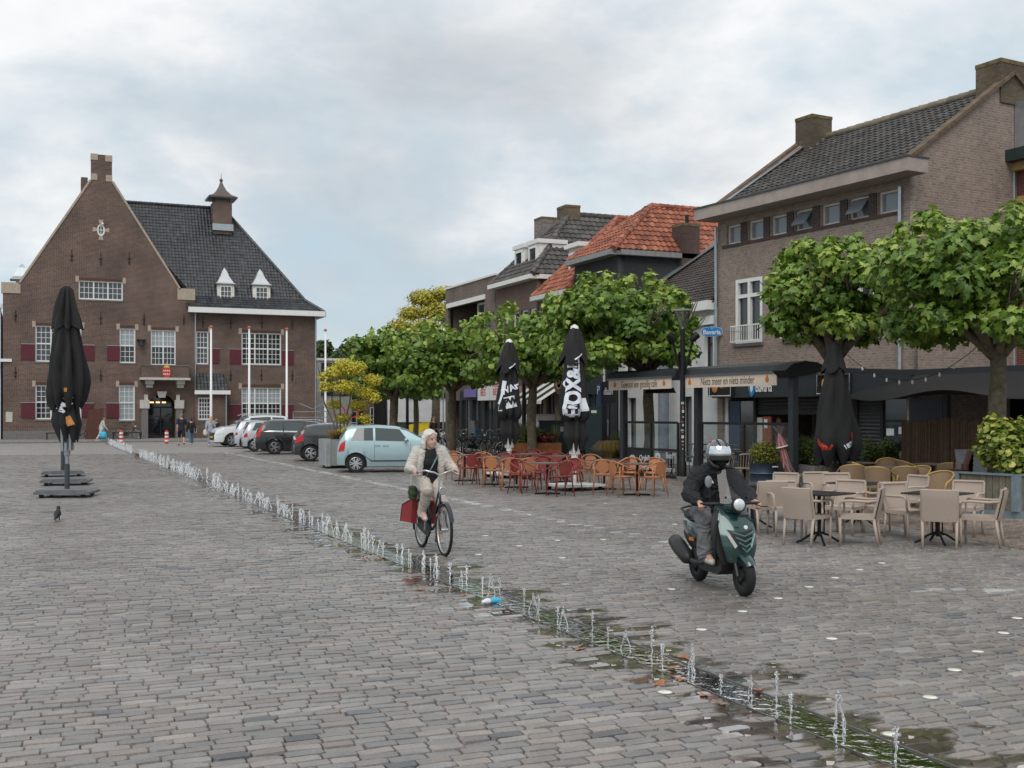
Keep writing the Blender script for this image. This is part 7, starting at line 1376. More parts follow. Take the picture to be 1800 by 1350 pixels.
def bicycle(name='bicycle', frame=(.015, .017, .02), label='x', step=True, rack=True, detail=True):
    """city bicycle, heading +x, wheels on the ground"""
    t = thing(name, label, 'bicycle'); fm = M('bike_frame_%d' % int(sum(frame)*1000), frame, .35, .2, var=.05, coat=.5); ch = M('bike_chrome', (.55, .55, .54), .25, .9, var=.05); Rw = .345; rh, fh = (-.54, 0, Rw), (.56, 0, Rw); bb = (-.07, 0, .29)
    for h in (rh, fh):
        w = bpy.data.objects.new('wheel', None); COL.objects.link(w); w.parent = t; w.location = h
        n = 40; MB().tube([(Rw*.965*math.cos(2*math.pi*i/n), 0, Rw*.965*math.sin(2*math.pi*i/n)) for i in range(n)], .021, 8, closed=True).build('tyre', TYRE, w, True); MB().tube([(Rw*.88*math.cos(2*math.pi*i/n), 0, Rw*.88*math.sin(2*math.pi*i/n)) for i in range(n)], .014, 6, closed=True).build('rim', ch, w, True)
        sp = MB(); [sp.bar((.02*math.cos(a+.5*(-1)**i), .02*(-1)**i, .02*math.sin(a+.5*(-1)**i)), (Rw*.88*math.cos(a), 0, Rw*.88*math.sin(a)), .0028) for i, a in enumerate([2*math.pi*k/24 for k in range(24)])]; sp.cyl((0, -.045, 0), (0, .045, 0), .03, n=10); sp.build('spokes', ch, w, kind='stuff')
    f = MB(); st, hd0, hd1 = (-.24, 0, .8), (.40, 0, .62), (.33, 0, .88)
    f.tube([bb, st], .017, 8).tube([hd0, hd1], .019, 8)
    if step: f.tube([hd0, (.2, 0, .42), (.03, 0, .31), bb], .02, 8).tube([hd1, (.15, 0, .62), (-.05, 0, .45), (-.13, 0, .43)], .014, 8)
    else: f.tube([hd0, bb], .018, 8).tube([hd1, st], .016, 8)
    for s in (-1, 1): f.tube([bb, (rh[0], s*.05, rh[2])], .011, 6).tube([st, (rh[0], s*.05, rh[2])], .009, 6); f.tube([hd0, (.43, s*.05, .55), (fh[0], s*.05, fh[2])], .012, 6)
    f.build('frame', fm, t, True)
    for h, a0, a1 in ((rh, 20, 200), (fh, 20, 150)): m = MB(); m.grid(lambda u, v: (h[0]+(Rw+.035)*math.cos(R(a0+(a1-a0)*u)), -.028+.056*v, h[2]+(Rw+.035)*math.sin(R(a0+(a1-a0)*u))), 18, 3).build('mudguard', fm, t, True)
    MB().grid(lambda u, v: (-.24+.14*math.cos(2*math.pi*v)*(1 if math.cos(2*math.pi*v) < 0 else 1.25)*math.sin(math.pi*(.08+.84*u)), (.1 if math.cos(2*math.pi*v) < 0 else .06)*math.sin(2*math.pi*v)*math.sin(math.pi*(.08+.84*u)), .91+.04*math.cos(math.pi*(.08+.84*u))), 6, 14, True).build('saddle', PLAST, t, True); MB().cyl((-.24, 0, .78), (-.255, 0, .9), .013).build('seat_post', ch, t)
    hb = [(-.0+.12, -.29, 1.08), (.22, -.27, 1.10), (.33, -.2, 1.13), (.37, -.08, 1.10), (.33, 0, 1.06), (.37, .08, 1.10), (.33, .2, 1.13), (.22, .27, 1.10), (.12, .29, 1.08)]; MB().tube(hb, .0125, 8).build('handlebar', ch, t, True); MB().cyl((.33, 0, .86), (.325, 0, 1.07), .014).build('stem', ch, t)
    for s in (-1, 1): MB().tube([hb[0 if s < 0 else -1], hb[1 if s < 0 else -2]], .018, 8).build('grip', PLAST, t); MB().tube([(.27, s*.22, 1.1), (.3, s*.28, 1.07), (.22, s*.33, 1.06)], .006, 5).build('brake_lever', ch, t)
    MB().prism([(-.6, .3), (-.52, .42), (-.1, .4), (.02, .36), (.04, .27), (-.05, .19), (-.5, .27)], lambda u, v, q: (u, q, v), -.055, -.03).build('chain_case', PLAST, t); MB().bar((-.07, -.09, .29), (-.01, -.09, .455), .02).bar((-.07, .08, .29), (-.13, .08, .125), .02).build('crank', ch, t); MB().box(-.06, .04, -.19, -.1, .45, .475).box(-.18, -.08, .09, .18, .105, .13).build('pedal', PLAST, t)
    MB().lathe([(.02, -.05), (.05, -.02), (.055, .03), (.05, .035)], (.46, 0, .86), 14, Matrix.Rotation(R(90), 4, 'Y')).build('headlamp', ch, t, 40)
    if rack: k = MB(); [k.bar((-.3, s*.06, .74), (-.78, s*.06, .74), .012).bar((-.7, s*.06, .74), (-.55, s*.05, .36), .009) for s in (-1, 1)]; k.bar((-.4, -.06, .74), (-.4, .06, .74), .01).bar((-.75, -.06, .74), (-.75, .06, .74), .01).build('luggage_rack', PLAST, t)
    return t
def parked_bikes():
    b = bicycle('bicycle'); u = []; g = []
    spots = [(770, 795, 60), (790, 797, 110), (812, 798, 75), (838, 797, 15), (862, 799, 100), (884, 800, 12), (905, 803, 170), (1000, 806, 80), (1018, 808, 100), (880, 796, 60), (828, 794, 120)]
    for px, py, a in spots: X, Y = gp(px, py); g.append(place(b, u, (X, Y), R(a), 'x', 'bicycles parked under the plane trees'))
    label_by_x(g, 'black city bicycle parked under the plane trees, %s parked bicycle from the left')
    for px, lab, a in ((142, 'pale bicycle leaning at the town hall wall left of the stele', 5), (226, 'dark bicycle behind the bench at the town hall', 0)):
        X, d = onYd(px, 84.0); o = copy_tree(b); o.location = (X, 84.2, .095); o.rotation_euler = (0, 0, R(a)); o['label'] = lab; o['group'] = 'bicycles at the town hall'
    # a child seat and crates on some of them
    X, Y = gp(835, 797); t = thing('child_seat', 'grey child bicycle seat with blue cushion among the parked bicycles', 'child seat', (X, Y, .8), R(30)); MB().prism([(-.18, 0), (.2, 0), (.22, .1), (-.05, .12), (-.2, .75), (-.3, .75)], lambda u_, v, q: (u_, q, v), -.17, .17).build('shell', M('seat_grey', (.3, .31, .32), .5), t); MB().box(-.2, .22, -.2, .2, .1, .35).build('cushion', M('seat_blue', (.06, .22, .34), .6), t)
    X, Y = gp(905, 802); t = thing('red_crate', 'red bicycle crate hanging beside the left lettered parasol', 'crate', (X, Y, .55), R(20)); [MB().box(a, a2, b_, b2, 0, .3).build('side', M('crate_red', (.42, .03, .04), .5), t) for a, a2, b_, b2 in ((-.25, .25, -.2, -.18), (-.25, .25, .18, .2), (-.25, -.23, -.18, .18), (.23, .25, -.18, .18))]; MB().box(-.23, .23, -.18, .18, 0, .02).build('bottom', M('crate_red'), t)
parked_bikes()
SC_F, SC_R = gp(1308, 1047), gp(1232, 1024); SC_A = math.atan2(SC_F[1]-SC_R[1], SC_F[0]-SC_R[0]); SC_P = ((SC_F[0]+SC_R[0])/2+.02, (SC_F[1]+SC_R[1])/2+.06)
def scooter():
    t = thing('motor_scooter', 'dark green motor scooter with smoked windscreen ridden across the square', 'scooter', (*SC_P, 0), SC_A+R(-3)); t.scale = (.95,)*3; g = M('scooter_green', (.012, .05, .048), .22, .35, var=.05, coat=1); k = PLAST; ch = M('bike_chrome'); dkg = M('scooter_dark', (.03, .032, .033), .5)
    def tyre(x, r, w, nm):
        o = bpy.data.objects.new(nm, None); COL.objects.link(o); o.parent = t; o.location = (x, 0, r); mt = Matrix.Rotation(R(90), 4, 'X'); MB().lathe([(r*.6, -w*.4), (r*.85, -w*.5), (r*.97, -w*.3), (r, 0), (r*.97, w*.3), (r*.85, w*.5), (r*.6, w*.4)], n=30, mat=mt, cap=False).build('tyre', TYRE, o, True); m = MB().lathe([(r*.6, -w*.38), (r*.52, -w*.3), (r*.52, w*.3), (r*.6, w*.38)], n=24, mat=mt, cap=False); [m.bar((0, 0, 0), (r*.56*math.cos(a), 0, r*.56*math.sin(a)), .05, .03, up=(0, 1, 0)) for a in [2*math.pi*i/5 for i in range(5)]]; m.cyl((0, -.05, 0), (0, .05, 0), .05); m.build('rim', k, o, 40)
    tyre(.60, .215, .1, 'front_wheel'); tyre(-.58, .215, .1, 'rear_wheel')
    # leg shield: wide at the knees, drawn to a beak below
    def sh(u, v): w = .05+.155*math.sin(math.pi*(.16+.62*u))**.8; y = (2*v-1)*w; z = .36+.58*u; x = .56-.22*u+.10*math.sin(math.pi*u)-1.6*y*y; return (x, y, z)
    MB().grid(sh, 14, 12).grid(lambda u, v: tuple(Vector(sh(u, v))+Vector((-.05, 0, 0))), 14, 12).build('front_apron', g, t, 60)
    def inner(u, v): w = .06+.18*math.sin(math.pi*(.12+.7*u)); y = (2*v-1)*w; return (.36-.12*u+.05*math.sin(math.pi*u)-.7*y*y, y, .3+.66*u)
    MB().grid(inner, 12, 10).grid(lambda u, v: tuple(Vector(inner(u, v))+Vector((-.03, 0, 0))), 12, 10).build('leg_shield', dkg, t, 60)
    for s in (-1, 1): MB().tube([(.40, s*.225, .92), (.40, s*.24, .75), (.36, s*.235, .5), (.3, s*.19, .3)], .014, 6).build('shield_edge', k, t, True)
    for i in range(4): zz = .50+.055*i; w_ = .05+.028*i; MB().tube([(.665-.02*i-1.6*w_*w_, -w_, zz+.035), (.668-.02*i, 0, zz-.012), (.665-.02*i-1.6*w_*w_, w_, zz+.035)], .0085, 6).build('grille_rib', M('grille_teal', (.12, .22, .21), .3, .4), t)
    def gr(u, v): w = .03+.125*u; y = (2*v-1)*w; z = .47+.22*u+.03*abs(2*v-1); e = sh((z-.36)/.58, .5); return (e[0]-1.6*y*y+.006, y, z)
    MB().grid(gr, 6, 8).build('grille', k, t, True); MB().cyl((.632, 0, .755), (.642, 0, .757), .022, n=14).build('badge', WHT, t); MB().box(.585, .6, -.05, .05, .86, .89).build('vent', k, t)
    for s in (-1, 1): MB().prism([(0, 0), (.07, .14), (.05, .16), (-.02, .03)], lambda u, v, q: (.575+q-u*.8, s*(.1+u), .52+v), .0, .012).build('indicator', M('indicator_clear', (.5, .5, .48), .15), t)
    # fender and fork
    def fe(u, v): a = R(35+105*u); w = .075*math.sin(math.pi*(.25+.6*u)); return (.60+.245*math.cos(a)*(1-.1*abs(2*v-1)**2), (2*v-1)*w, .215+.255*math.sin(a)*(1-.14*abs(2*v-1)**2))
    MB().grid(fe, 10, 8).build('front_fender', g, t, True); [MB().tube([(.46, s*.07, .5), (.60, s*.075, .215)], .018, 8).build('fork', dkg, t) for s in (-1, 1)]
    # floor, tunnel, seat, tail
    MB().prism([(.38, .26), (.4, .32), (.2, .305), (-.2, .305), (-.3, .42), (-.36, .42), (-.3, .24), (-.1, .2), (.3, .2)], lambda u, v, q: (u, q, v), -.17, .17).build('floorboard', k, t)
    def tl(u, v): a = 2*math.pi*v; x = -.16-.68*u; w = .15*math.sin(math.pi*(.22+.62*u))**.6; zc = .53+.13*u; h = .2*math.sin(math.pi*(.28+.55*u)); return (x, w*math.cos(a), zc+h*math.sin(a)*.9)
    MB().grid(tl, 12, 18, True).build('tail_body', g, t, True); MB().grid(lambda u, v: (lambda q: (q[0]*.98+.0, q[1]*.93, q[2]-.1))(tl(u, v)), 12, 18, True).build('tail_lower', k, t, True)
    def se(u, v): a = math.pi*v; x = -.13-.68*u; w = .13*math.sin(math.pi*(.2+.62*u))**.5; return (x, w*math.cos(a), .7+.07*u+.085*math.sin(a)+.02*math.sin(6*u))
    MB().grid(se, 12, 12).build('seat', M('seat_vinyl', (.02, .02, .021), .5), t, True); MB().tube([(-.55, -.14, .76), (-.8, -.13, .85), (-.86, 0, .87), (-.8, .13, .85), (-.55, .14, .76)], .014, 7).build('grab_rail', k, t, True)
    MB().tube([(-.1, -.16, .28), (-.3, -.19, .27), (-.45, -.2, .3)], .03, 8).build('exhaust_pipe', dkg, t, True); MB().tube([(-.38, -.2, .28), (-.46, -.2, .3), (-.7, -.2, .4), (-.84, -.2, .46), (-.87, -.2, .47)], [.05, .085, .095, .085, .05], 14).build('muffler', M('muffler_black', (.022, .022, .023), .45), t, True); MB().box(-.75, -.3, .1, .18, .17, .38).build('engine_case', dkg, t)
    MB().box(-.5, -.38, -.165, -.15, .5, .54).build('side_reflector', M('amber', (.6, .2, .02), .3), t)
    # handlebar unit, lamp, screen, mirror
    hd = MB().ball((.36, 0, .97), .12, 14, 8, (1.0, 1.15, .75)).build('handlebar_cowl', g, t, True); MB().tube([(.24, -.36, .985), (.3, -.22, .99), (.34, 0, .985), (.3, .22, .99), (.24, .36, .985)], .018, 8).build('handlebar', k, t, True)
    MB().lathe([(.07, -.06), (.085, 0), (.08, .03)], (.455, 0, .985), 20, Matrix.Rotation(R(82), 4, 'Y')).build('lamp_housing', k, t, 50); MB().ball((.475, 0, .985), .072, 16, 8, (.5, 1, 1)).build('headlamp', M('headlamp_glass', (.7, .72, .74), .08, .3), t, True)
    def ws(u, v): w = (.19-.035*u)*(1-.0*u); y = (2*v-1)*w; return (.47-.2*u-1.8*y*y, y, 1.0+.37*u-(.06*abs(2*v-1)**4 if u > .9 else 0))
    MB().grid(ws, 10, 10).build('windscreen', clearglass('smoked_screen', (.3, .3, .31), .2, .25), t, True); [MB().ball((.415, s*.13, 1.07), .012).build('screen_bolt', k, t) for s in (-1, 1)]
    MB().tube([(.28, -.25, 1.0), (.3, -.27, 1.1), (.3, -.28, 1.17)], .007, 6).build('mirror_stalk', k, t); MB().ball((.3, -.285, 1.235), .06, 12, 8, (.35, .75, 1.15)).build('mirror', M('mirror_shell', (.22, .24, .25), .3), t, True); [MB().tube([(.27, s*.3, .975), (.36, s*.33, .955), (.34, s*.42, .95)], .007, 5).build('brake_lever', k, t) for s in (-1, 1)]
scooter()
# ================================================================ people and birds
def capsule_mesh(chains, ells):
    b = MB()
    for pts, rad in chains:
        n = 12; rs = rad if isinstance(rad, (list, tuple)) else [rad]*len(pts); b.tube(pts, list(rs), n)
        for p, r in zip(pts, rs): b.ball(p, r*.99, n, 8)
    for e in ells: b.ball(e[0], 1.0, 14, 10, e[1], e[2] if len(e) > 2 else None)
    return b
def flesh(name, chains, ells, mat, parent, voxel=.012, it=4, folds=0.0):
    """closed overlapping volumes fused into one continuous, smoothed skin"""
    me = capsule_mesh(chains, ells).mesh('tmp', mat); ob = bpy.data.objects.new('tmp', me); COL.objects.link(ob)
    r = ob.modifiers.new('r', 'REMESH'); r.mode = 'VOXEL'; r.voxel_size = voxel; r.use_smooth_shade = True; s = ob.modifiers.new('s', 'SMOOTH'); s.factor = .5; s.iterations = it
    m2 = bpy.data.meshes.new_from_object(ob.evaluated_get(bpy.context.evaluated_depsgraph_get())); bpy.data.objects.remove(ob); m2.name = name
    if not m2.materials: m2.materials.append(mat)
    if folds:                # drapery: creases that run mostly across the limbs
        k = len(m2.vertices); co = np.empty(k*3); no = np.empty(k*3); m2.vertices.foreach_get('co', co); m2.vertices.foreach_get('normal', no); co = co.reshape(-1, 3); am = np.empty(k)
        for i, c in enumerate(co):
            q = noise.noise((c[0]*6, c[1]*6, c[2]*6)); n_ = 1-abs(noise.noise((c[0]*7+q*1.5, c[1]*7, c[2]*15+q*2.5))*2.2); am[i] = max(0, n_)**2-.35+.6*q
        m2.vertices.foreach_set('co', (co+no.reshape(-1, 3)*am[:, None]*folds).ravel())
    m2.polygons.foreach_set('use_smooth', [True]*len(m2.polygons)); return link(name, m2, parent)
SKIN = M('skin', (.5, .29, .21), .55, var=.08, scale=14)
def V3(*a): return Vector(a)
def head_parts(c, f, s=1.0):
    """ellipsoids of a head at c looking along f (level)"""
    f = Vector(f).normalized(); sd = Vector((0, 0, 1)).cross(f).normalized(); mt = Matrix((( f.x, sd.x, 0, 0), (f.y, sd.y, 0, 0), (0, 0, 1, 0), (0, 0, 0, 1))); c = Vector(c); up = Vector((0, 0, 1))
    E = [(c+up*.035*s, (.098*s, .078*s, .095*s), mt), (c+f*.022*s-up*.035*s, (.078*s, .062*s, .085*s), mt), (c+f*.045*s-up*.085*s, (.04*s, .042*s, .035*s), mt), (c+f*.1*s-up*.01*s, (.018*s, .013*s, .026*s), mt), (c+f*.112*s-up*.025*s, (.012*s, .014*s, .011*s), mt), (c+f*.075*s+up*.032*s, (.018*s, .05*s, .012*s), mt)]
    for q in (-1, 1): E.append((c+sd*q*.078*s-up*.01*s-f*.01*s, (.018*s, .009*s, .03*s), mt)); E.append((c+f*.055*s+sd*q*.038*s-up*.035*s, (.028*s, .022*s, .022*s), mt))
    return E, f, sd
def face_marks(par, c, f, s=1.0):
    f = Vector(f).normalized(); sd = Vector((0, 0, 1)).cross(f).normalized(); c = Vector(c); up = Vector((0, 0, 1))
    for q in (-1, 1): MB().ball(c+f*.084*s+sd*q*.032*s+up*.008*s, .011*s, 8, 6, (.6, 1.2, .7)).build('eye', M('eye_dark', (.05, .04, .035), .3), par, True); MB().tube([c+f*.09*s+sd*q*.018*s+up*.03*s, c+f*.088*s+sd*q*.035*s+up*.034*s, c+f*.074*s+sd*q*.052*s+up*.028*s], .004*s, 5).build('eyebrow', M('brow', (.25, .2, .17), .8), par)
    MB().tube([c+f*.084*s-sd*.024*s-up*.06*s, c+f*.094*s-up*.056*s, c+f*.084*s+sd*.024*s-up*.06*s], .006*s, 6).build('mouth', M('lip', (.4, .16, .14), .5), par, True)
def hand(w, d, curl, side, s=1.0, spread=(0, 0, 1)):
    """palm and five fingers from wrist w along d, curling towards curl; side: +1/-1 where the thumb sits (along spread)"""
    w, d, cu, sp = Vector(w), Vector(d).normalized(), Vector(curl).normalized(), Vector(spread).normalized(); ch = [([w, w+d*.045*s, w+d*.08*s], [.026*s, .03*s, .028*s])]
    for i, (o, l) in enumerate(((-.028, .062), (-.01, .074), (.01, .07), (.027, .056))):
        b = w+d*.08*s+sp*o*s*-side; ch.append(([b, b+d*l*.45*s+cu*.012*s, b+d*l*.55*s+cu*.042*s, b+d*l*.25*s+cu*.06*s], [.0105*s, .0098*s, .009*s, .008*s]))
    b = w+d*.02*s+sp*side*.026*s; ch.append(([b, b+d*.03*s+sp*side*.022*s+cu*.01*s, b+d*.055*s+sp*side*.02*s+cu*.03*s], [.014*s, .011*s, .009*s])); return ch
def cyclist():
    A = math.atan2(gp(782, 976)[1]-gp(738, 962)[1], gp(782, 976)[0]-gp(738, 962)[0]); c = gp(760, 969); loc = (c[0], c[1])
    bk = bicycle('city_bicycle', (.02, .025, .035), 'dark city bicycle ridden by the woman with white hair'); bk.location = (*loc, 0); bk.rotation_euler = (0, 0, A+R(-4)); bk['group'] = ''; del bk['group']
    # red pannier bags
    pn = thing('pannier_bag', 'dark red open pannier bag on the cyclist rear wheel', 'bag', (*loc, 0), A+R(-4)); rp = M('pannier_red', (.26, .025, .03), .75, var=.2)
    MB().add([(-.38, -.1, .7), (-.76, -.12, .66), (-.82, -.14, .36), (-.44, -.1, .34), (-.4, -.17, .7), (-.7, -.24, .6), (-.74, -.26, .36), (-.44, -.19, .36)], [(0, 1, 2, 3), (7, 6, 5, 4), (0, 4, 5, 1), (3, 2, 6, 7), (0, 3, 7, 4), (1, 5, 6, 2)]).build('bag', rp, pn, 30); MB().tube([(-.4, -.17, .7), (-.7, -.24, .6), (-.74, -.26, .36)], .008, 5).build('piping', PLAST, pn); MB().box(-.72, -.36, .1, .22, .34, .66).build('bag', rp, pn)
    t = thing('person', 'white haired woman in beige cardigan and cream trousers riding a bicycle', 'person', (*loc, 0), A+R(-4)); H_ = V3(-.1, 0, 1.53); fd = V3(1, .42, -.05)
    hp, f, sd = head_parts(H_, fd, .98); hipL, hipR = V3(-.22, .09, .95), V3(-.22, -.09, .95); knR, knL = V3(.2, -.13, .85), V3(.12, .12, .60); anR, anL = V3(-.03, -.13, .55), V3(-.12, .13, .22)
    shR, shL = V3(-.15, -.175, 1.355), V3(-.15, .175, 1.355); elR, elL = V3(-.06, -.30, 1.14), V3(-.06, .30, 1.14); wrR, wrL = V3(.10, -.29, 1.13), V3(.10, .29, 1.13)
    ch = [([hipR, knR, anR], [.085, .06, .042]), ([hipL, knL, anL], [.085, .06, .042]), ([anR, anR+V3(.12, 0, -.07)], [.04, .035]), ([anL, anL+V3(.12, 0, -.06)], [.04, .035]), ([shR, elR, wrR], [.055, .044, .03]), ([shL, elL, wrL], [.055, .044, .03]), ([V3(-.23, 0, .96), V3(-.2, 0, 1.12), V3(-.17, 0, 1.3)], [.13, .12, .12]), ([V3(-.15, 0, 1.36), V3(-.11, 0, 1.46)], [.06, .05])]
    ch += hand(wrR, V3(.12, .0, -.02), V3(-.2, 0, -1), 1, 1, V3(0, 1, 0))+hand(wrL, V3(.12, 0, -.02), V3(-.2, 0, -1), -1, 1, V3(0, 1, 0))
    bd = flesh('body', ch, hp, M('skin_fair', (.52, .32, .25), .55, var=.1, scale=16), t, .0085, 3); face_marks(bd, H_, fd, .98)
    top = M('black_top', (.012, .012, .013), .85); flesh('black_top', [([V3(-.24, 0, .9), V3(-.2, 0, 1.1), V3(-.165, 0, 1.3)], [.155, .14, .135]), ([V3(-.16, -.12, 1.34), V3(-.16, .12, 1.34)], [.07, .07])], [(V3(-.1, 0, 1.22), (.075, .13, .09))], top, t, .013)
    cg = M('cardigan_knit', (.55, .515, .47), .95, var=.1, scale=40, bump=.6, bscale=110)
    for s, (sh_, el, wr) in ((-1, (shR, elR, wrR)), (1, (shL, elL, wrL))):
        flesh('cardigan_half', [([sh_+V3(-.01, 0, .015), sh_.lerp(el, .5)+V3(-.02, s*.01, -.01), el+V3(-.015, s*.01, -.01), el.lerp(wr, .5), wr+V3(-.015, 0, 0)], [.078, .075, .07, .06, .046]), ([V3(-.2, s*.09, 1.38), V3(-.25, s*.12, 1.2), V3(-.27, s*.14, 1.0), V3(-.28, s*.155, .86), V3(-.29, s*.16, .74)], [.07, .095, .095, .085, .06]), ([V3(-.11, s*.115, 1.36), V3(-.1, s*.145, 1.2), V3(-.13, s*.165, 1.02), V3(-.17, s*.18, .86)], [.05, .055, .05, .04])], [], cg, t, .009, 3, .010)
    tr = M('cream_trousers', (.47, .42, .37), .85, var=.08, scale=12, bump=.25, bscale=18); flesh('trousers', [([hipR, hipR.lerp(knR, .5), knR, knR.lerp(anR, .55), anR+V3(.01, 0, .03)], [.115, .1, .082, .072, .06]), ([hipL, hipL.lerp(knL, .5), knL, knL.lerp(anL, .55), anL+V3(.01, 0, .04)], [.115, .1, .082, .072, .062]), ([V3(-.25, -.06, .97), V3(-.25, .06, .97)], [.12, .12])], [], tr, t, .009, 4, .011)
    sh = M('silver_shoe', (.55, .48, .42), .4, .3)
    for an, q in ((anR, -.05), (anL, -.055)): flesh('shoe', [([an+V3(-.04, 0, -.05), an+V3(.05, 0, -.075), an+V3(.15, 0, -.09)], [.04, .042, .033])], [], sh, t, .009, 2)
    hr = M('white_hair', (.62, .60, .57), .7, var=.15, scale=30, bump=.5, bscale=70); up = V3(0, 0, 1); flesh('hair', [([H_-f*.03-sd*.085+up*.03, H_-f*.03-sd*.1-up*.05, H_-f*.02-sd*.1-up*.11], [.035, .04, .022]), ([H_-f*.03+sd*.085+up*.03, H_-f*.03+sd*.1-up*.05, H_-f*.02+sd*.1-up*.11], [.035, .04, .022]), ([H_-f*.07+up*.04, H_-f*.1-up*.04, H_-f*.095-up*.09], [.07, .065, .04]), ([H_+f*.05-sd*.06+up*.07, H_+f*.065-sd*.01+up*.1, H_+f*.05+sd*.05+up*.085], [.024, .026, .022])], [(H_-f*.02+up*.065, (.1, .098, .082))], hr, t, .007, 2, .009)
    MB().grid(lambda u, v: tuple(V3(-.12, .14, 1.39).lerp(V3(-.12, -.2, .86), u)+V3(.125*math.sin(math.pi*u)+.02*u, 0, 0)+V3(0, .02, .018)*(2*v-1)), 12, 2).build('bag_strap', M('strap_pattern', (.12, .2, .2), .8, var=.6, scale=60), t); flesh('shoulder_bag', [([V3(-.3, -.22, .86), V3(-.14, -.22, .86)], [.04, .04]), ([V3(-.31, -.22, .8), V3(-.13, -.22, .79)], [.05, .048]), ([V3(-.29, -.22, .74), V3(-.15, -.22, .73)], [.045, .042])], [], M('bag_green', (.035, .05, .022), .8), t, .012)
cyclist()
def rider():
    t = thing('person', 'scooter rider in black hoodie, grey jeans and silver visored helmet', 'person', (*SC_P, 0), SC_A+R(-3)); t.scale = (.95,)*3; H_ = V3(-.05, 0, 1.50); f = V3(1, .03, -.06)
    hp, fd, sd = head_parts(H_, f, 1.0); hipL, hipR = V3(-.3, .1, .86), V3(-.3, -.1, .86); knL, knR = V3(.1, .2, .78), V3(.08, -.24, .78); anL, anR = V3(.1, .17, .41), V3(.05, -.2, .41); shR, shL = V3(-.17, -.2, 1.29), V3(-.17, .2, 1.29); elR, elL = V3(-.06, -.36, 1.06), V3(-.04, .36, 1.07); wrR, wrL = V3(.15, -.33, 1.0), V3(.15, .33, 1.0)
    ch = [([hipR, knR, anR], [.085, .06, .045]), ([hipL, knL, anL], [.085, .06, .045]), ([anR, anR+V3(.14, 0, -.06)], [.04, .035]), ([anL, anL+V3(.14, 0, -.06)], [.04, .035]), ([shR, elR, wrR], [.055, .045, .03]), ([shL, elL, wrL], [.055, .045, .03]), ([V3(-.3, 0, .9), V3(-.25, 0, 1.08), V3(-.19, 0, 1.26)], [.13, .13, .13]), ([V3(-.16, 0, 1.3), V3(-.08, 0, 1.42)], [.065, .06])]+hand(wrR, V3(.1, -.02, -.02), V3(0, 0, -1), 1, 1.05, V3(0, 1, 0))+hand(wrL, V3(.1, .02, -.02), V3(0, 0, -1), -1, 1.05, V3(0, 1, 0))
    flesh('body', ch, hp, SKIN, t, .0085, 3)
    hd = M('black_fleece', (.017, .018, .021), .85, var=.25, scale=8, bump=.3, bscale=14); flesh('hoodie', [([shR, shR.lerp(elR, .5)+V3(-.02, -.015, -.01), elR, elR.lerp(wrR, .5), wrR+V3(-.01, 0, .0)], [.1, .095, .09, .075, .05]), ([shL, shL.lerp(elL, .5)+V3(-.02, .015, -.01), elL, elL.lerp(wrL, .5), wrL+V3(-.01, 0, 0)], [.1, .095, .09, .075, .05]), ([V3(-.31, 0, .84), V3(-.28, 0, .98), V3(-.23, 0, 1.12), V3(-.19, 0, 1.26)], [.18, .165, .17, .16]), ([V3(-.18, -.1, 1.29), V3(-.18, .1, 1.29)], [.11, .11]), ([V3(-.2, -.09, 1.36), V3(-.25, 0, 1.37), V3(-.2, .09, 1.36)], [.06, .075, .06]), ([V3(-.1, -.1, 1.35), V3(-.05, -.05, 1.31), V3(-.05, .05, 1.31), V3(-.1, .1, 1.35)], [.04, .035, .035, .04])], [], hd, t, .01, 3, .018)
    MB().tube([V3(-.01, 0, 1.28), V3(.01, .005, 1.1), V3(-.06, 0, .93)], .007, 5).build('zip', PLAST, t)
    MB().prism([(-.014, 0), (.014, 0), (0, .03)], lambda u, v, q: (.005+q, -.1+u, 1.2+v), -.05, .012).build('chest_logo', WHT, t)
    flesh('neck_gaiter', [([V3(-.12, 0, 1.3), V3(-.06, 0, 1.42), V3(.0, 0, 1.45)], [.085, .075, .07])], [(H_+fd*.04-V3(0, 0, .07), (.085, .075, .06))], M('gaiter_black', (.006, .006, .006), .9), t, .011)
    jn = M('grey_denim', (.15, .155, .16), .85, var=.3, scale=9, bump=.3, bscale=20); flesh('jeans', [([hipR, hipR.lerp(knR, .5), knR, knR.lerp(anR, .5), anR+V3(0, 0, -.02)], [.12, .105, .092, .085, .095]), ([hipL, hipL.lerp(knL, .5), knL, knL.lerp(anL, .5), anL+V3(0, 0, -.02)], [.12, .105, .092, .085, .095]), ([V3(-.32, -.07, .88), V3(-.32, .07, .88)], [.13, .13])], [], jn, t, .01, 3, .015)
    for an in (anR, anL): flesh('shoe', [([an+V3(-.05, 0, -.06), an+V3(.07, 0, -.07), an+V3(.18, 0, -.08)], [.042, .045, .036])], [], M('pale_sneaker', (.5, .46, .41), .6), t, .009, 2)
    # helmet
    mt = None; C = H_+V3(-.005, 0, .035); he = bpy.data.objects.new('helmet', None)
    hm = M('helmet_silver', (.16, .165, .17), .2, .7, var=.5, scale=7, coat=1)
    def shell(u, v): th = math.pi*(.0+.74*u); ph = 2*math.pi*v; r = .155; x, y, z = r*1.08*math.sin(th)*math.cos(ph), r*.94*math.sin(th)*math.sin(ph), r*1.06*math.cos(th); return (C.x+x, C.y+y, C.z+z+(0 if x < .03 else 0))
    o = MB(); n1, n2 = 16, 32; o.grid(shell, n1, n2, True); o.f = [q for q in o.f if not (Vector(o.v[q[0]]).x-C.x > .075 and Vector(o.v[q[0]]).z-C.z < -.05)]; h = o.build('helmet', hm, t, True)
    def vis(u, v): th = math.pi*(.33+.2*u); ph = R(-68+136*v); r = .163; return (C.x+r*1.09*math.sin(th)*math.cos(ph), C.y+r*.95*math.sin(th)*math.sin(ph), C.z+r*1.06*math.cos(th))
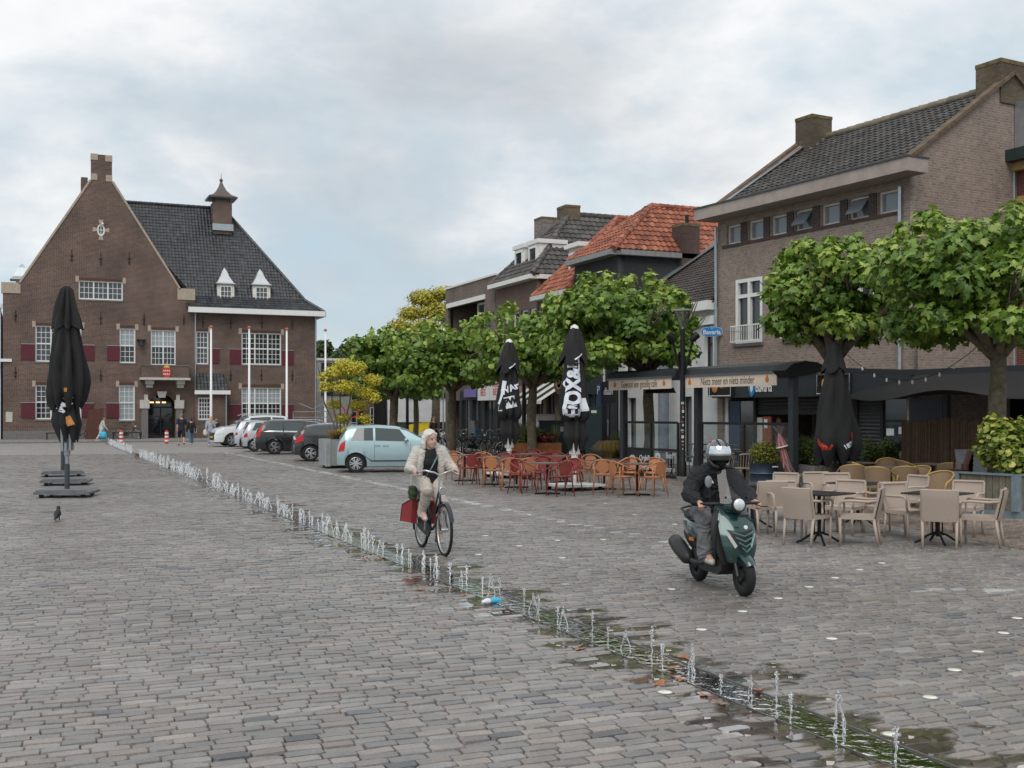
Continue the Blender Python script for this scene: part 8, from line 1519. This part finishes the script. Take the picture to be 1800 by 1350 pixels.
    MB().grid(vis, 8, 16).build('visor', M('visor_mirror', (.75, .77, .8), .06, 1.0, var=.05), h, True); MB().grid(lambda u, v: tuple(C+(Vector(vis(1+.55*u, v))-C)*.99), 5, 16).build('visor_lower', M('visor_smoke', (.06, .06, .065), .1, .3), h, True)
    for s in (-1, 1): MB().ball((C.x-.02, C.y+s*.085, C.z+.135), .02, 8, 6, (1.2, .7, .8)).build('helmet_horn', M('horn_red', (.5, .03, .02), .4), h); MB().tube([(C.x+.05, C.y+s*.15, C.z-.06), (C.x+.1, C.y+s*.11, C.z-.13), (C.x+.13, C.y+s*.05, C.z-.16)], .02, 7).build('chin_side', PLAST, h, True)
    for s in (-.35, .35): MB().tube([Vector(shell(q/10*.62+.02, 0)) * 1.0+V3(.004, s*.12, .002) for q in range(1, 8)], .007, 5).build('stripe', PLAST, h, True)
rider()
def walker(label, X, Y, head, hgt, top, bottom, legs='long', hair=(.08, .05, .03), long_hair=False, shoes=(.6, .6, .6), stride=.25, sleeves='short', bag=None, phase=1, skin=None, z=0.0, lean=0.0, sit=False, name='person', hold=False):
    """upright figure heading +x; hgt total height"""
    t = thing(name, label, 'person', (X, Y, z), head); k = hgt/1.75; sk = skin or SKIN; P = lambda x, y, zz: V3(x, y, zz)*k
    H_ = P(.02+lean, 0, 1.63); hp, f, sd = head_parts(H_, (1, 0, -.03), k); hip = {s: P(0, s*.09, .92) for s in (-1, 1)}; st = {s: stride*s*phase for s in (-1, 1)}
    kn = {s: P(st[s]*.55+.03, s*.09, .5) for s in (-1, 1)}; an = {s: P(st[s], s*.09, .09+(.06 if st[s] < 0 else 0)) for s in (-1, 1)}; sh = {s: P(lean*.8, s*.19, 1.42) for s in (-1, 1)}
    el = {s: P(-st[s]*.35-.03+lean*.6, s*.25, 1.13) for s in (-1, 1)}; wr = {s: P(-st[s]*.7+.05+lean*.5, s*.25, .88) for s in (-1, 1)}
    if hold: el = {s: P(.08, s*.27, 1.12) for s in (-1, 1)}; wr = {-1: P(.28, -.1, 1.15), 1: P(.2, .12, 1.35)}
    ch = [([hip[s], kn[s], an[s]], [.085*k, .06*k, .042*k]) for s in (-1, 1)]+[([an[s]-V3(.04*k, 0, .02*k), an[s]+V3(.13*k, 0, -.05*k)], [.04*k, .032*k]) for s in (-1, 1)]+[([sh[s], el[s], wr[s]], [.055*k, .043*k, .03*k]) for s in (-1, 1)]+[([P(0, 0, .95), P(lean*.4, 0, 1.2), P(lean*.8, 0, 1.4)], [.13*k, .12*k, .13*k]), ([P(lean*.9, 0, 1.43), P(lean, 0, 1.55)], [.06*k, .052*k])]
    for s in (-1, 1): ch += hand(wr[s], (wr[s]-el[s]), V3(1, 0, 0), 1, k, V3(0, -s, 0))
    bd = flesh('body', ch, hp, sk, t, .014*k, 2); face_marks(bd, H_, (1, 0, 0), k)
    tm = M(label[:18]+'_top', top, .85, var=.12); arm = [([sh[s], el[s], wr[s]], [.075*k, .065*k, .05*k]) if sleeves == 'long' else ([sh[s], sh[s].lerp(el[s], .75)], [.085*k, .08*k]) for s in (-1, 1)]
    flesh('top', arm+[([P(0, 0, .9), P(lean*.3, 0, 1.08), P(lean*.6, 0, 1.28), P(lean*.8, 0, 1.38)], [.165*k, .155*k, .165*k, .14*k]), ([sh[-1]*.8+P(0, 0, .27), sh[1]*.8+P(0, 0, .27)], [.08*k, .08*k])], [], tm, t, .017*k)
    bmt = M(label[:18]+'_legs', bottom, .85, var=.15, scale=9); L_ = []
    for s in (-1, 1): L_.append(([hip[s], hip[s].lerp(kn[s], .5), kn[s]] if legs == 'short' else [hip[s], kn[s], an[s]+V3(0, 0, .04*k)], [.115*k, .105*k, .09*k] if legs == 'short' else [.11*k, .08*k, .07*k]))
    flesh('shorts' if legs == 'short' else 'trousers', L_+[([P(0, -.05, .95), P(0, .05, .95)], [.13*k, .13*k])], [], bmt, t, .017*k)
    for s in (-1, 1): flesh('shoe', [([an[s]+V3(-.06*k, 0, -.045*k), an[s]+V3(.05*k, 0, -.05*k), an[s]+V3(.15*k, 0, -.055*k)], [.04*k, .043*k, .034*k])], [], M('shoe_%d' % int(shoes[0]*100), shoes, .6), t, .014, 1)
    hm = M('hair_%d' % int(hair[0]*1000), hair, .7, var=.25, scale=30); up = V3(0, 0, 1)*k; hc = [([H_-f*.06*k+up*.05, H_-f*.085*k-up*.03], [.075*k, .06*k])]
    if long_hair: hc.append(([H_-f*.07*k+up*.03, H_-f*.11*k-up*.1, H_-f*.12*k-up*.25, H_-f*.1*k-up*.36], [.085*k, .085*k, .075*k, .035*k]))
    flesh('hair', hc, [(H_-f*.018*k+up*.062, (.095*k, .088*k, .075*k))], hm, t, .013*k, 2)
    if bag: b = flesh('bag', [([P(.0, bag[0]*.27, bag[1]), P(.12, bag[0]*.29, bag[1])], [bag[2]*k, bag[2]*k]), ([P(.02, bag[0]*.27, bag[1]-.12), P(.1, bag[0]*.29, bag[1]-.12)], [bag[2]*1.1*k, bag[2]*1.1*k])], [], M('bag_%d' % int(bag[3][2]*100), bag[3], .6), t, .02); MB().tube([P(.05, bag[0]*.27, bag[1]+.05), P(.03, bag[0]*.22, (bag[1]+1.45)/2), P(0, bag[0]*.15, 1.45)] if bag[1] > .8 else [P(.05, bag[0]*.27, bag[1]+.05), P(.05, bag[0]*.26, .86)], .012, 5).build('bag_strap', M('bag_%d' % int(bag[3][2]*100)), t)
    return t
def crowd():
    X, Y = gp(319, 783); walker('man in dark navy shirt and shorts walking towards the town hall door', X, Y, R(95), 1.86, (.018, .022, .035), (.012, .014, .022), 'short', (.2, .14, .1), False, (.02, .02, .02), .24)
    X, Y = gp(336, 782); walker('woman in black top and blue jeans walking beside the man in shorts', X, Y, R(92), 1.6, (.02, .016, .018), (.10, .17, .25), 'long', (.03, .02, .015), False, (.6, .6, .58), .2, 'long', (-1, 1.0, .1, (.6, .55, .48)), -1)
    X, Y = gp(370, 783.5); walker('blonde long haired woman in pale blue outfit with white bag', X, Y, R(85), 1.72, (.33, .38, .45), (.3, .35, .42), 'long', (.5, .33, .15), True, (.6, .6, .58), .18, 'long', (1, .85, .13, (.62, .56, .5)))
    X, Y = gp(380, 781.5); walker('child in dark jacket and jeans beside the blonde woman', X, Y, R(85), 1.55, (.02, .02, .022), (.13, .2, .28), 'long', (.28, .15, .07), False, (.5, .5, .5), .2, 'long', None, -1)
    X, Y = onYd(179, 80.3)[0], 80.3; walker('woman in pale cardigan carrying a bright blue plastic bag past the town hall', X, Y, R(3), 1.62, (.45, .45, .43), (.5, .5, .48), 'long', (.1, .05, .035), False, (.7, .7, .68), .34, 'long', (-1, .52, .2, (.05, .42, .62)), 1, lean=.1)
    F = CAFE; x, d = F.at(1371, .6); walker('man in plaid shirt standing in the dark cafe opening, hand raised', F.P[0]+F.d[0]*x+F.n[0]*.6, F.P[1]+F.d[1]*x+F.n[1]*.6, CAFE_A+R(-110), 1.78, (.2, .13, .12), (.02, .02, .025), 'long', (.05, .03, .02), False, (.05, .05, .05), .04, 'long', None, 1, hold=True)
    X, Y = gp(784, 795); walker('person in brown coat standing among the bicycles by the plane trunk', X-.3, Y+1.0, R(-60), 1.72, (.06, .045, .03), (.03, .03, .03), 'long', (.16, .07, .035), True, (.1, .1, .1), .05, 'long')
    X, Y = gp(950, 800); walker('person in dark jacket standing behind the notice board', X, Y+1.2, R(-80), 1.72, (.02, .022, .025), (.03, .03, .03), 'long', (.08, .06, .05), False, (.1, .1, .1), .05, 'long', hold=True)
crowd()
def bird():
    X, Y = gp(101, 916); t = thing('jackdaw', 'small black bird standing on the paving at the left', 'bird', (X, Y, 0), R(75)); m = M('black_feather', (.014, .014, .016), .5, var=.3, scale=30)
    flesh('body', [([V3(-.13, 0, .075), V3(-.05, 0, .11), V3(.03, 0, .15), V3(.06, 0, .2)], [.016, .045, .055, .034]), ([V3(.06, 0, .2), V3(.068, 0, .235)], [.034, .033]), ([V3(-.2, 0, .05), V3(-.1, 0, .085)], [.012, .03])], [], m, t, .006, 2)
    MB().tube([(.09, 0, .238), (.14, 0, .228)], [.011, .002], 7).build('beak', PLAST, t); [MB().ball((.085, s*.026, .245), .006).build('eye', M('eye_pale', (.4, .4, .38), .3), t) for s in (-1, 1)]
    for s in (-1, 1): MB().tube([(-.0, s*.03, .09), (.01, s*.03, .03), (.005, s*.03, .006)], [.012, .006, .005], 6).tube([(-.02, s*.03, .005), (.045, s*.03, .004)], .004, 5).build('leg', PLAST, t); MB().grid(lambda u, v: (.03-.19*u, s*(.05-.03*u*u+.006), .16-.09*u-.05*v*(1-u*.6)), 6, 4).build('wing', m, t, True)
bird()
